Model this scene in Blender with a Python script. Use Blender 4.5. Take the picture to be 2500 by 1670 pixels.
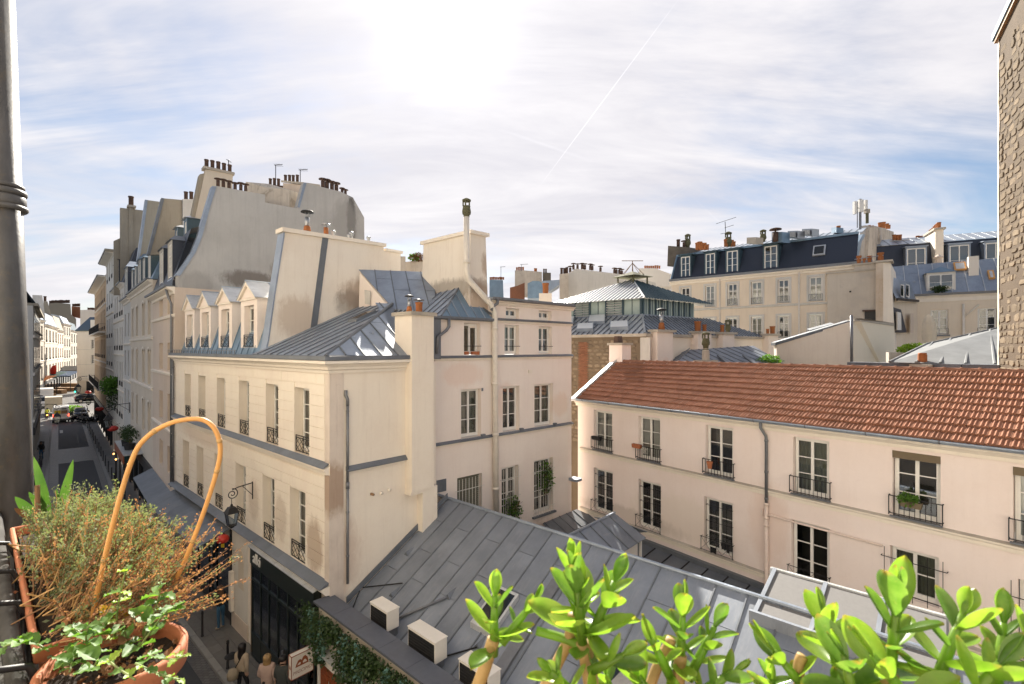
import bpy, bmesh, math, random
from mathutils import Vector, Matrix, noise
random.seed(7)
R = math.radians
for o in list(bpy.data.objects): bpy.data.objects.remove(o)
SC = bpy.context.scene
COL = SC.collection
H = 11.2            # camera height above the street
FPX = 1180.0        # focal length in photograph pixels (2500 wide)
HZ = 850.0          # horizon row

# ---------------------------------------------------------------- camera
cam = bpy.data.cameras.new('camera'); camo = bpy.data.objects.new('camera', cam); COL.objects.link(camo)
cam.sensor_width = 36.0; cam.lens = 36.0*FPX/2500.0
cam.shift_y = (HZ-835.0)/2500.0
cam.clip_start = 0.05; cam.clip_end = 3000
camo.location = (0, 0, H); camo.rotation_euler = (R(90), 0, 0)
cam.dof.use_dof = True; cam.dof.focus_distance = 17.0; cam.dof.aperture_fstop = 9.0
SC.camera = camo

# ---------------------------------------------------------------- light
SUN_AZ, SUN_EL = R(-7.9), R(33.5)
SUNV = Vector((math.sin(SUN_AZ)*math.cos(SUN_EL), math.cos(SUN_AZ)*math.cos(SUN_EL), math.sin(SUN_EL)))
sl = bpy.data.lights.new('sun', 'SUN'); slo = bpy.data.objects.new('sun', sl); COL.objects.link(slo)
sl.energy = 5.0; sl.angle = R(0.6); sl.color = (1.0, 0.93, 0.82)
slo.rotation_euler = (-SUNV).to_track_quat('-Z', 'Y').to_euler()
slo.location = (0, 20, 60)

def build_world():
    w = bpy.data.worlds.new('World'); SC.world = w; w.use_nodes = True
    nt = w.node_tree; N = nt.nodes; L = nt.links
    for n in list(N): N.remove(n)
    def nd(t, **k):
        n = N.new(t)
        for a, b in k.items(): setattr(n, a, b)
        return n
    def math_(op, a, b=None, clamp=False):
        n = nd('ShaderNodeMath', operation=op); n.use_clamp = clamp
        for i, v in enumerate((a, b)):
            if v is None: continue
            if isinstance(v, (int, float)): n.inputs[i].default_value = v
            else: L.new(v, n.inputs[i])
        return n.outputs[0]
    out = nd('ShaderNodeOutputWorld'); bg = nd('ShaderNodeBackground')
    sky = nd('ShaderNodeTexSky', sky_type='NISHITA'); sky.sun_disc = False
    sky.sun_elevation = SUN_EL; sky.sun_rotation = SUN_AZ
    sky.air_density = 1.0; sky.dust_density = 0.6; sky.ozone_density = 2.0
    skys = nd('ShaderNodeVectorMath', operation='SCALE'); L.new(sky.outputs[0], skys.inputs[0]); skys.inputs['Scale'].default_value = 0.042
    tc = nd('ShaderNodeTexCoord'); d = tc.outputs['Generated']
    sep = nd('ShaderNodeSeparateXYZ'); L.new(d, sep.inputs[0])
    zz = math_('ADD', math_('MAXIMUM', sep.outputs[2], 0.0), 0.16)
    cx = math_('DIVIDE', sep.outputs[0], zz); cy = math_('DIVIDE', sep.outputs[1], zz)
    cmb = nd('ShaderNodeCombineXYZ'); L.new(cx, cmb.inputs[0]); L.new(cy, cmb.inputs[1])
    def noise_(scale, detail, rough, sx, sy, rot, dist=0.0, off=0.0):
        mp = nd('ShaderNodeMapping'); mp.inputs['Scale'].default_value = (sx, sy, 1); mp.inputs['Rotation'].default_value = (0, 0, R(rot))
        mp.inputs['Location'].default_value = (off, off*.7, 0)
        L.new(cmb.outputs[0], mp.inputs[0])
        n = nd('ShaderNodeTexNoise'); n.inputs['Scale'].default_value = scale; n.inputs['Detail'].default_value = detail
        n.inputs['Roughness'].default_value = rough; n.inputs['Distortion'].default_value = dist
        L.new(mp.outputs[0], n.inputs['Vector']); return n.outputs[0]
    n1 = noise_(0.55, 5, 0.55, 1.0, 1.0, 20, 0.6, 3.1)      # big banks
    n2 = noise_(1.1, 7, 0.62, 0.5, 1.9, -24, 0.9, 7.7)      # wisps
    n3 = noise_(2.6, 6, 0.6, 0.45, 1.5, 28, 0.5, 1.7)
    m = math_('ADD', math_('MULTIPLY', n1, 0.95), math_('ADD', math_('MULTIPLY', n2, 0.42), math_('MULTIPLY', n3, 0.2)))
    # thin veil: denser towards the sun
    dot = nd('ShaderNodeVectorMath', operation='DOT_PRODUCT'); L.new(d, dot.inputs[0]); dot.inputs[1].default_value = SUNV
    cosd = math_('MAXIMUM', dot.outputs['Value'], 0.0)
    g1 = math_('POWER', cosd, 3.5); g2 = math_('POWER', cosd, 60.0); g3 = math_('POWER', cosd, 420.0)
    m = math_('ADD', m, math_('MULTIPLY', g1, 0.16))
    mask = nd('ShaderNodeMapRange'); mask.inputs['From Min'].default_value = 0.62; mask.inputs['From Max'].default_value = 0.94
    mask.interpolation_type = 'SMOOTHSTEP'; L.new(m, mask.inputs['Value'])
    # clouds' own brightness: grey-lavender bellies, white tops, brighter near the sun
    sh = nd('ShaderNodeMapRange'); sh.inputs['From Min'].default_value = 0.36; sh.inputs['From Max'].default_value = 0.64
    sh.inputs['To Min'].default_value = 0.0; sh.inputs['To Max'].default_value = 1.0; L.new(math_('ADD', math_('MULTIPLY', n2, 0.6), math_('ADD', math_('MULTIPLY', n3, 0.25), math_('MULTIPLY', n1, 0.15))), sh.inputs['Value'])
    cc = nd('ShaderNodeMixRGB'); L.new(sh.outputs[0], cc.inputs[0])
    cc.inputs[1].default_value = (0.235, 0.232, 0.258, 1); cc.inputs[2].default_value = (0.355, 0.345, 0.35, 1)
    mix = nd('ShaderNodeMixRGB'); L.new(mask.outputs[0], mix.inputs[0]); L.new(skys.outputs[0], mix.inputs[1]); L.new(cc.outputs[0], mix.inputs[2])
    # contrails: thin great-circle arcs
    def pixdir(px, py): return Vector(((px-1250)/FPX, 1, (HZ-py)/FPX)).normalized()
    cur = mix.outputs[0]
    for (a, b, wdt, amt) in (((1660, -6), (1315, 458), 0.0012, 0.28), ((1860, 640), (1690, 480), 0.0022, 0.16), ((1210, 312), (1450, 395), 0.004, 0.25), ((1530, 560), (1700, 440), 0.0014, 0.2)):
        A, B = pixdir(*a), pixdir(*b); nrm = A.cross(B).normalized(); mid = (A+B).normalized(); half = A.dot(mid)
        d1 = nd('ShaderNodeVectorMath', operation='DOT_PRODUCT'); L.new(d, d1.inputs[0]); d1.inputs[1].default_value = nrm
        d2 = nd('ShaderNodeVectorMath', operation='DOT_PRODUCT'); L.new(d, d2.inputs[0]); d2.inputs[1].default_value = mid
        line = math_('SUBTRACT', 1.0, math_('DIVIDE', math_('ABSOLUTE', d1.outputs['Value']), wdt), True)
        seg = math_('MULTIPLY', math_('SUBTRACT', d2.outputs['Value'], half), 60.0, True)
        f = math_('MULTIPLY', math_('MULTIPLY', line, seg), math_('MULTIPLY', math_('ADD', n3, 0.4), amt), True)
        mm = nd('ShaderNodeMixRGB'); L.new(f, mm.inputs[0]); L.new(cur, mm.inputs[1]); mm.inputs[2].default_value = (0.62, 0.61, 0.62, 1); cur = mm.outputs[0]
    glow = math_('ADD', math_('MULTIPLY', g1, 0.015), math_('ADD', math_('MULTIPLY', g2, 0.05), math_('MULTIPLY', g3, 0.45)))
    gl = nd('ShaderNodeMixRGB', blend_type='ADD'); gl.inputs[0].default_value = 1.0; L.new(cur, gl.inputs[1])
    gc = nd('ShaderNodeCombineXYZ')
    for i, s in enumerate((1.0, 0.97, 0.92)): L.new(math_('MULTIPLY', glow, s), gc.inputs[i])
    L.new(gc.outputs[0], gl.inputs[2])
    L.new(gl.outputs[0], bg.inputs['Color']); bg.inputs['Strength'].default_value = 1.0
    L.new(bg.outputs[0], out.inputs[0])
build_world()
SC.view_settings.view_transform = 'Standard'; SC.view_settings.look = 'None'
SC.view_settings.gamma = 1.0; SC.view_settings.use_curve_mapping = False
SC.view_settings.exposure = 1.52
SC.render.engine = 'CYCLES'
SC.cycles.max_bounces = 7; SC.cycles.diffuse_bounces = 4; SC.cycles.transparent_max_bounces = 12

# ---------------------------------------------------------------- materials
MATS = {}
def newmat(name):
    m = bpy.data.materials.new(name); m.use_nodes = True
    nt = m.node_tree; b = nt.nodes['Principled BSDF']; MATS[name] = m
    return m, nt, b
def ramp(nt, fac, c0, c1, p0=0.3, p1=0.7):
    r = nt.nodes.new('ShaderNodeValToRGB'); r.color_ramp.elements[0].position = p0; r.color_ramp.elements[1].position = p1
    r.color_ramp.elements[0].color = (*c0, 1); r.color_ramp.elements[1].color = (*c1, 1)
    nt.links.new(fac, r.inputs[0]); return r.outputs[0]
def tnoise(nt, vec, scale, detail=4, rough=0.55, mscale=None, dist=0.0):
    if mscale:
        mp = nt.nodes.new('ShaderNodeMapping'); mp.inputs['Scale'].default_value = mscale; nt.links.new(vec, mp.inputs[0]); vec = mp.outputs[0]
    n = nt.nodes.new('ShaderNodeTexNoise'); n.inputs['Scale'].default_value = scale; n.inputs['Detail'].default_value = detail
    n.inputs['Roughness'].default_value = rough; n.inputs['Distortion'].default_value = dist
    nt.links.new(vec, n.inputs['Vector']); return n.outputs[0]
def mixc(nt, fac, a, b, mode='MIX'):
    n = nt.nodes.new('ShaderNodeMixRGB'); n.blend_type = mode
    for i, v in enumerate((fac, a, b)):
        if isinstance(v, (int, float)): n.inputs[i].default_value = v
        elif isinstance(v, tuple): n.inputs[i].default_value = (*v, 1)
        else: nt.links.new(v, n.inputs[i])
    return n.outputs[0]
def mval(nt, op, a, b=0.0):
    n = nt.nodes.new('ShaderNodeMath'); n.operation = op
    for i, v in enumerate((a, b)):
        if isinstance(v, (int, float)): n.inputs[i].default_value = v
        else: nt.links.new(v, n.inputs[i])
    return n.outputs[0]
def bump(nt, b, hgt, strength=0.3, dist=0.01):
    n = nt.nodes.new('ShaderNodeBump'); n.inputs['Strength'].default_value = strength; n.inputs['Distance'].default_value = dist
    nt.links.new(hgt, n.inputs['Height']); nt.links.new(n.outputs[0], b.inputs['Normal'])
def coords(nt, kind='Object', rnd=False):
    v = nt.nodes.new('ShaderNodeTexCoord').outputs[kind]
    if rnd:
        oi = nt.nodes.new('ShaderNodeObjectInfo'); c = nt.nodes.new('ShaderNodeVectorMath'); c.operation = 'MULTIPLY_ADD'
        nt.links.new(oi.outputs['Random'], c.inputs[0]); c.inputs[1].default_value = (37.0, 19.0, 23.0); nt.links.new(v, c.inputs[2]); v = c.outputs[0]
    return v
def orand(nt): return nt.nodes.new('ShaderNodeObjectInfo').outputs['Random']
def mul(c, k): return tuple(min(1.0, x*k) for x in c)

def plaster(name, col, dark=None, stain=0.35, rough=0.9, streak=0.3, bumpd=0.006, patch=None, spots=()):
    m, nt, b = newmat(name); v = coords(nt)
    dark = dark or mul(col, 0.72)
    n1 = tnoise(nt, v, 0.45, 6, 0.6); n2 = tnoise(nt, v, 1.4, 6, 0.65, (2.2, 2.2, 0.16)); n3 = tnoise(nt, v, 9.0, 6, 0.7)
    c = mixc(nt, ramp_f(nt, n1, 0.42, 0.75, stain), col, dark)
    c = mixc(nt, ramp_f(nt, n2, 0.5, 0.85, streak), c, mul(dark, 0.85))
    c = mixc(nt, ramp_f(nt, n3, 0.35, 0.75, 0.22), c, mul(col, 1.10))
    c = mixc(nt, ramp_f(nt, tnoise(nt, v, 2.4, 5, 0.7, (3.2, 3.2, 0.22)), 0.56, 0.8, streak*1.1), c, mul(dark, 0.8))
    c = mixc(nt, ramp_f(nt, tnoise(nt, v, 3.0, 8, 0.75, None, 1.5), 0.60, 0.72, stain*0.45), c, mul(dark, 0.9))
    if patch:
        n4 = tnoise(nt, v, 0.9, 7, 0.7, None, 0.4); c = mixc(nt, ramp_f(nt, n4, 0.56, 0.62, 0.75), c, patch)
    for (ctr, rad, sc, amt) in spots:      # weathering with a place of its own: soot, rust and damp marks
        sub = nt.nodes.new('ShaderNodeVectorMath'); sub.operation = 'SUBTRACT'; nt.links.new(v, sub.inputs[0]); sub.inputs[1].default_value = ctr
        dv = nt.nodes.new('ShaderNodeVectorMath'); dv.operation = 'DIVIDE'; nt.links.new(sub.outputs[0], dv.inputs[0]); dv.inputs[1].default_value = rad
        ln = nt.nodes.new('ShaderNodeVectorMath'); ln.operation = 'LENGTH'; nt.links.new(dv.outputs[0], ln.inputs[0])
        nz = tnoise(nt, v, 2.6, 7, 0.72, (1.5, 1.5, 0.7), 0.6)
        f = mval(nt, 'SUBTRACT', mval(nt, 'ADD', nz, 0.55), ln.outputs['Value']); c = mixc(nt, ramp_f(nt, f, -0.05, 0.35, amt), c, sc)
    nt.links.new(c, b.inputs['Base Color']); b.inputs['Roughness'].default_value = rough
    b.inputs['Specular IOR Level'].default_value = 0.25
    bump(nt, b, tnoise(nt, v, 38.0, 5, 0.7), 0.35, bumpd)
    return m
def ramp_f(nt, fac, p0, p1, top):
    mr = nt.nodes.new('ShaderNodeMapRange'); mr.inputs['From Min'].default_value = p0; mr.inputs['From Max'].default_value = p1
    mr.inputs['To Max'].default_value = top; nt.links.new(fac, mr.inputs['Value']); mr.clamp = True
    return mr.outputs[0]
def zincmat(name, col, metal=0.35, rough=0.42, vary=0.25, streakc=None):
    m, nt, b = newmat(name); v = coords(nt)
    n1 = tnoise(nt, v, 1.2, 6, 0.6); n2 = tnoise(nt, v, 3.0, 8, 0.75, (3.5, .55, .8), 0.8)
    c = mixc(nt, ramp_f(nt, n1, 0.3, 0.7, 1.0), mul(col, 0.8), mul(col, 1.15))
    c = mixc(nt, ramp_f(nt, n2, 0.5, 0.78, 0.7), c, streakc or mul(col, 1.45))
    r = orand(nt); c = mixc(nt, mval(nt, 'MULTIPLY', r, vary), c, mul(col, 0.55))
    nt.links.new(c, b.inputs['Base Color']); b.inputs['Metallic'].default_value = metal
    rr = ramp_f(nt, n2, 0.3, 0.8, 1.0); mr = nt.nodes.new('ShaderNodeMapRange'); mr.inputs['To Min'].default_value = rough-0.1; mr.inputs['To Max'].default_value = rough+0.2
    nt.links.new(rr, mr.inputs['Value']); nt.links.new(mr.outputs[0], b.inputs['Roughness'])
    bump(nt, b, n1, 0.25, 0.03); return m
def flat(name, col, rough=0.6, metal=0.0, vary=0.0, nscale=12.0, namt=0.25, bumps=0.0, spec=0.5):
    m, nt, b = newmat(name); v = coords(nt, rnd=True)
    n1 = tnoise(nt, v, nscale, 5, 0.6); c = mixc(nt, ramp_f(nt, n1, 0.35, 0.75, namt), col, mul(col, 0.55))
    if vary: c = mixc(nt, mval(nt, 'MULTIPLY', orand(nt), vary), c, mul(col, 0.45))
    nt.links.new(c, b.inputs['Base Color']); b.inputs['Roughness'].default_value = rough; b.inputs['Metallic'].default_value = metal
    b.inputs['Specular IOR Level'].default_value = spec
    if bumps: bump(nt, b, tnoise(nt, v, nscale*3, 5, 0.7), 0.5, bumps)
    return m
def glassmat(name, tint, fac=0.1):
    m, nt, b = newmat(name); nt.nodes.remove(b)
    out = [n for n in nt.nodes if n.type == 'OUTPUT_MATERIAL'][0]
    tr = nt.nodes.new('ShaderNodeBsdfTransparent'); tr.inputs[0].default_value = (*tint, 1)
    gl = nt.nodes.new('ShaderNodeBsdfGlossy'); gl.inputs['Roughness'].default_value = 0.03; gl.inputs[0].default_value = (.9, .93, .95, 1)
    lw = nt.nodes.new('ShaderNodeFresnel'); lw.inputs[0].default_value = 1.5
    ms = nt.nodes.new('ShaderNodeMixShader')
    f = mval(nt, 'ADD', lw.outputs[0], fac); nt.links.new(f, ms.inputs[0]); nt.links.new(tr.outputs[0], ms.inputs[1]); nt.links.new(gl.outputs[0], ms.inputs[2])
    nt.links.new(ms.outputs[0], out.inputs[0])
    v = coords(nt); bp = nt.nodes.new('ShaderNodeBump'); bp.inputs['Strength'].default_value = 0.04; nt.links.new(tnoise(nt, v, 2.0, 2), bp.inputs['Height'])
    nt.links.new(bp.outputs[0], gl.inputs['Normal']); return m
def leafmat(name, c0, c1, trans=0.5, rough=0.4, nscale=8.0, edge=None):
    m, nt, b = newmat(name); out = [n for n in nt.nodes if n.type == 'OUTPUT_MATERIAL'][0]; v = coords(nt, rnd=True)
    c = mixc(nt, ramp_f(nt, tnoise(nt, v, nscale, 4), 0.3, 0.7, 1.0), c0, c1)
    if edge:
        sx = nt.nodes.new('ShaderNodeSeparateXYZ'); nt.links.new(coords(nt), sx.inputs[0])
        c = mixc(nt, ramp_f(nt, mval(nt, 'ABSOLUTE', sx.outputs[0]), .13, .26, .55), c, edge); c = mixc(nt, ramp_f(nt, sx.outputs[1], .90, 1.0, .7), c, (.40, .20, .06))
        c = mixc(nt, mval(nt, 'MULTIPLY', orand(nt), .55), c, mul(c0, .7)); c = mixc(nt, ramp_f(nt, tnoise(nt, coords(nt, rnd=True), 5, 6, .7), .62, .70, .35), c, (.30, .27, .09))
    nt.links.new(c, b.inputs['Base Color']); b.inputs['Roughness'].default_value = rough
    t = nt.nodes.new('ShaderNodeBsdfTranslucent'); tcx = mixc(nt, 1.0, c, (1.5, 1.6, 0.8), 'MULTIPLY'); nt.links.new(tcx, t.inputs[0])
    ms = nt.nodes.new('ShaderNodeMixShader'); ms.inputs[0].default_value = trans
    nt.links.new(b.outputs[0], ms.inputs[1]); nt.links.new(t.outputs[0], ms.inputs[2]); nt.links.new(ms.outputs[0], out.inputs[0])
    return m

CREAM = (0.84, 0.755, 0.635); PINKC = (0.845, 0.735, 0.675)
BRN = (0.34, 0.22, 0.14); SOOT = (0.17, 0.14, 0.115); DAMP = (0.60, 0.46, 0.36)
plaster('cream', CREAM, (0.68, 0.55, 0.44), 0.45, streak=0.25, spots=[((16.4, 0, 5.0), (1, 1, 1.6), DAMP, .6)])
plaster('cream_block', (0.845, 0.765, 0.645), (0.74, 0.605, 0.515), 0.55, streak=0.22, spots=[((15.35, 0, 5.2), (.55, 1, .9), BRN, .6), ((12.9, 0, 5.5), (.5, 1, .8), BRN, .32), ((10.6, 0, 5.6), (.5, 1, .8), BRN, .3), ((4.5, 0, 7.3), (3.5, 1, .5), DAMP, .5)])
plaster('cream_wing', (0.85, 0.755, 0.67), (0.76, 0.63, 0.545), 0.55, streak=0.2, spots=[((3.4, 0, 9.0), (.6, 1, .8), (.78, .58, .46), .5), ((6.8, 0, 8.6), (.6, 1, .6), (.78, .58, .44), .5), ((1.2, 0, 10.2), (1, 1, .5), (.78, .58, .47), .5), ((5.5, 0, 2.9), (2.5, 1, .7), DAMP, .6)])
plaster('quoin', (0.70, 0.61, 0.52), (0.46, 0.37, 0.31), 0.8, streak=0.6, spots=[((16.3, 0, 7.1), (1, 1, .8), BRN, .7)])
plaster('chimney_plaster', (0.80, 0.73, 0.63), (0.60, 0.48, 0.37), 0.4, streak=0.3, bumpd=0.012, spots=[((10.9, 4.4, 13.4), (1, 1.3, .8), BRN, .6), ((10.9, 3.7, 13.1), (1, .8, .6), SOOT, .5), ((10.9, 1.5, 12.4), (1, .9, .9), (.5, .38, .28), .6), ((2.0, 1.6, 13.6), (1.2, 2.4, .5), SOOT, .6), ((2.3, .3, 13.0), (.7, .8, 1.0), BRN, .6), ((2.6, .2, 14.6), (.3, .3, .55), BRN, .6)])
plaster('pink', PINKC, (0.74, 0.60, 0.52), 0.5, streak=0.16, spots=[((8.95, 0, 5.2), (.7, 1, 1.5), (.72, .55, .46), .5), ((5.5, 0, 4.5), (2.5, 1, .9), (.76, .66, .56), .6), ((3, 0, 3.9), (3, 1, .4), (.5, .42, .35), .45)])
plaster('trim', (0.83, 0.75, 0.64), (0.62, 0.54, 0.43), 0.3, streak=0.2)
plaster('grey_wall', (0.52, 0.50, 0.465), (0.36, 0.345, 0.32), 0.65, streak=0.4, bumpd=0.05, spots=[((0, 3.6, 15.1), (9, 1.6, .55), SOOT, .75), ((0, 5.6, 15.7), (9, .9, 1.0), SOOT, .7), ((0, 9.9, 19.6), (9, .35, 2.2), (.08, .075, .07), .85), ((0, 1.0, 14.6), (9, .9, .7), (.3, .28, .26), .5), ((0, 9.5, 19.5), (9, 1.0, 1.6), (.36, .34, .31), .6)])
plaster('buff_wall', (0.37, 0.325, 0.255), (0.25, 0.215, 0.165), 0.6, streak=0.55, bumpd=0.015)
plaster('weathered_wall', (0.60, 0.53, 0.44), (0.33, 0.27, 0.21), 0.75, streak=0.75, bumpd=0.015, patch=(0.34, 0.29, 0.23))
plaster('beige', (0.66, 0.575, 0.465), (0.50, 0.42, 0.33), 0.4, streak=0.3)
plaster('pinkstone', (0.64, 0.53, 0.43), (0.48, 0.385, 0.31), 0.5, streak=0.35)
plaster('orange_stone', (0.62, 0.445, 0.285), (0.46, 0.315, 0.19), 0.4, streak=0.4)
plaster('offwhite', (0.72, 0.67, 0.595), (0.55, 0.50, 0.44), 0.3, streak=0.3)
plaster('pale_grey', (0.60, 0.575, 0.53), (0.42, 0.40, 0.36), 0.45, streak=0.5)
plaster('stone_cap', (0.48, 0.43, 0.36), (0.25, 0.21, 0.165), 0.8, streak=0.3)
plaster('mortar', (0.19, 0.145, 0.10), (0.10, 0.075, 0.055), 0.7, bumpd=0.03)
flat('stone', (0.34, 0.265, 0.185), 0.9, vary=0.9, nscale=7, namt=0.55, bumps=0.03, spec=0.2)
flat('brick', (0.33, 0.15, 0.09), 0.9, vary=0.6, nscale=9, namt=0.4, bumps=0.01, spec=0.2)
zincmat('zinc', (0.30, 0.345, 0.41), 0.4, 0.38, 0.35)
zincmat('zinc_front', (0.225, 0.25, 0.29), 0.25, 0.5, 0.3, (0.36, 0.365, 0.375))
zincmat('zinc_blue', (0.19, 0.275, 0.36), 0.4, 0.42, 0.35)
zincmat('zinc_pale', (0.56, 0.57, 0.57), 0.35, 0.33, 0.2)
zincmat('lead', (0.17, 0.185, 0.205), 0.3, 0.5, 0.25)
flat('slate', (0.030, 0.038, 0.058), 0.5, nscale=20, namt=0.5, bumps=0.004, vary=0.3)
flat('slate_side', (0.045, 0.085, 0.11), 0.45, nscale=10, namt=0.5)
flat('iron', (0.022, 0.02, 0.02), 0.5, spec=0.4)
flat('white_iron', (0.72, 0.68, 0.60), 0.5)
flat('white_paint', (0.80, 0.77, 0.71), 0.45, namt=0.12)
flat('pipe_cream', (0.77, 0.70, 0.60), 0.5, nscale=5)
flat('pipe_grey', (0.20, 0.205, 0.215), 0.4, 0.4, nscale=6, namt=0.5)
flat('pipe_pink', (0.76, 0.62, 0.53), 0.55)
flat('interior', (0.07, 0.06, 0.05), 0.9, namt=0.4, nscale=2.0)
flat('curtain', (0.62, 0.585, 0.52), 0.95, nscale=3)
flat('curtain_olive', (0.24, 0.235, 0.175), 0.9, nscale=3)
flat('shutter', (0.16, 0.12, 0.07), 0.7, nscale=14)
flat('terracotta', (0.46, 0.155, 0.065), 0.75, nscale=16, namt=0.4, bumps=0.003, vary=0.2)
flat('pot_orange', (0.42, 0.15, 0.05), 0.85, nscale=9, namt=0.6, vary=0.35)
flat('pot_dark', (0.10, 0.06, 0.045), 0.9, nscale=9, namt=0.6)
flat('galv', (0.42, 0.43, 0.44), 0.35, 0.7, nscale=9, namt=0.3)
flat('moss', (0.13, 0.125, 0.07), 0.95, nscale=20, namt=0.7, bumps=0.02)
flat('tile', (0.37, 0.18, 0.115), 0.85, vary=0.45, nscale=9, namt=0.55, bumps=0.005, spec=0.15)
flat('asphalt', (0.045, 0.045, 0.047), 0.75, nscale=3.0, namt=0.4, bumps=0.01)
flat('pavement', (0.15, 0.142, 0.13), 0.7, nscale=2.0, namt=0.5, bumps=0.006)
flat('flagstone', (0.17, 0.16, 0.145), 0.65, nscale=4.0, namt=0.5, bumps=0.006, vary=0.45)
flat('sett', (0.155, 0.145, 0.13), 0.6, nscale=6.0, namt=0.5, bumps=0.01, vary=0.5)
flat('kerb', (0.26, 0.25, 0.23), 0.7, nscale=4.0, vary=0.25)
flat('road_paint', (0.62, 0.60, 0.56), 0.7, nscale=9, namt=0.6)
flat('shop_green', (0.012, 0.018, 0.016), 0.35, nscale=4)
flat('shop_dark', (0.012, 0.011, 0.011), 0.5)
flat('wood_red', (0.28, 0.072, 0.022), 0.5, nscale=9, namt=0.5)
flat('wood', (0.30, 0.17, 0.08), 0.6, nscale=9, namt=0.5)
flat('white_plastic', (0.74, 0.69, 0.61), 0.5, nscale=4, namt=0.15)
flat('black', (0.008, 0.008, 0.008), 0.6)
flat('car_black', (0.006, 0.006, 0.008), 0.15)
flat('car_white', (0.62, 0.61, 0.58), 0.3)
flat('car_beige', (0.46, 0.42, 0.33), 0.6, nscale=3)
flat('car_glass', (0.012, 0.016, 0.02), 0.06)
flat('tyre', (0.012, 0.012, 0.012), 0.85)
flat('yellow', (0.62, 0.42, 0.02), 0.5); flat('hi_vis', (0.55, 0.60, 0.03), 0.6); flat('red', (0.50, 0.03, 0.015), 0.5, nscale=20, namt=0.4)
flat('orange', (0.62, 0.20, 0.05), 0.6); flat('green_sign', (0.01, 0.16, 0.08), 0.4); flat('teal', (0.012, 0.06, 0.055), 0.6); flat('blue', (0.03, 0.06, 0.12), 0.6)
flat('skin', (0.50, 0.30, 0.21), 0.6, namt=0.1); flat('hair_dark', (0.015, 0.011, 0.009), 0.5); flat('hair_blond', (0.36, 0.22, 0.09), 0.5, nscale=40); flat('hair_brown', (0.12, 0.06, 0.03), 0.5, nscale=40)
flat('cloth_black', (0.012, 0.012, 0.013), 0.9); flat('denim', (0.035, 0.10, 0.17), 0.9, nscale=20); flat('cloth_pink', (0.50, 0.35, 0.28), 0.9, nscale=10, namt=0.3); flat('cloth_beige', (0.42, 0.33, 0.23), 0.9, nscale=10, namt=0.3)
flat('cloth_grey', (0.055, 0.06, 0.055), 0.9, nscale=30, namt=0.5); flat('cloth_tan', (0.30, 0.24, 0.16), 0.9, nscale=12)
flat('soil', (0.030, 0.020, 0.013), 1.0, nscale=40, namt=0.8, bumps=0.01)
flat('ledge', (0.085, 0.082, 0.078), 0.95, nscale=14, namt=0.75, bumps=0.006, spec=0.1)
flat('twig', (0.22, 0.12, 0.055), 0.85, nscale=30); flat('dry_leaf', (0.20, 0.095, 0.035), 0.85, nscale=20)
flat('bamboo', (0.68, 0.34, 0.10), 0.45, nscale=14, namt=0.35)
flat('parasol', (0.72, 0.62, 0.47), 0.9, nscale=5)
flat('stem_tan', (0.50, 0.30, 0.11), 0.6, nscale=30, namt=0.5)
leafmat('succulent', (0.15, 0.28, 0.03), (0.25, 0.37, 0.06), 0.5, 0.3, 4, (.34, .42, .10))
leafmat('succulent_dark', (0.09, 0.19, 0.03), (0.16, 0.27, 0.06), 0.42, 0.25, 4, (.26, .36, .10))
leafmat('leaf_green', (0.06, 0.15, 0.02), (0.15, 0.27, 0.05), 0.45, 0.55, 25)
leafmat('leaf_lance', (0.035, 0.09, 0.018), (0.07, 0.14, 0.03), 0.3, 0.5, 12)
leafmat('thyme', (0.13, 0.165, 0.085), (0.22, 0.24, 0.14), 0.3, 0.8, 30)
leafmat('thyme_dry', (0.33, 0.145, 0.08), (0.44, 0.23, 0.14), 0.3, 0.9, 30)
leafmat('ivy_dark', (0.020, 0.045, 0.012), (0.05, 0.085, 0.02), 0.25, 0.5, 20)
leafmat('ivy_blue', (0.10, 0.21, 0.17), (0.17, 0.30, 0.26), 0.2, 0.6, 20)
leafmat('vine', (0.20, 0.32, 0.03), (0.30, 0.42, 0.05), 0.4, 0.5, 20)
glassmat('glass', (0.72, 0.76, 0.76), 0.10)
glassmat('glass_green', (0.50, 0.62, 0.58), 0.08)
glassmat('lamp_glass', (0.88, 0.88, 0.84), 0.03)
def emit(name, col, s):
    m, nt, b = newmat(name); b.inputs['Base Color'].default_value = (*col, 1); b.inputs['Emission Color'].default_value = (*col, 1); b.inputs['Emission Strength'].default_value = s
emit('lamp_warm', (1.0, 0.45, 0.12), 2.0); emit('lamp_red', (1.0, 0.06, 0.03), 3.0); emit('lamp_green', (0.05, 0.9, 0.45), 1.6); emit('lamp_orange', (1.0, 0.3, 0.05), 4.0)

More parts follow.
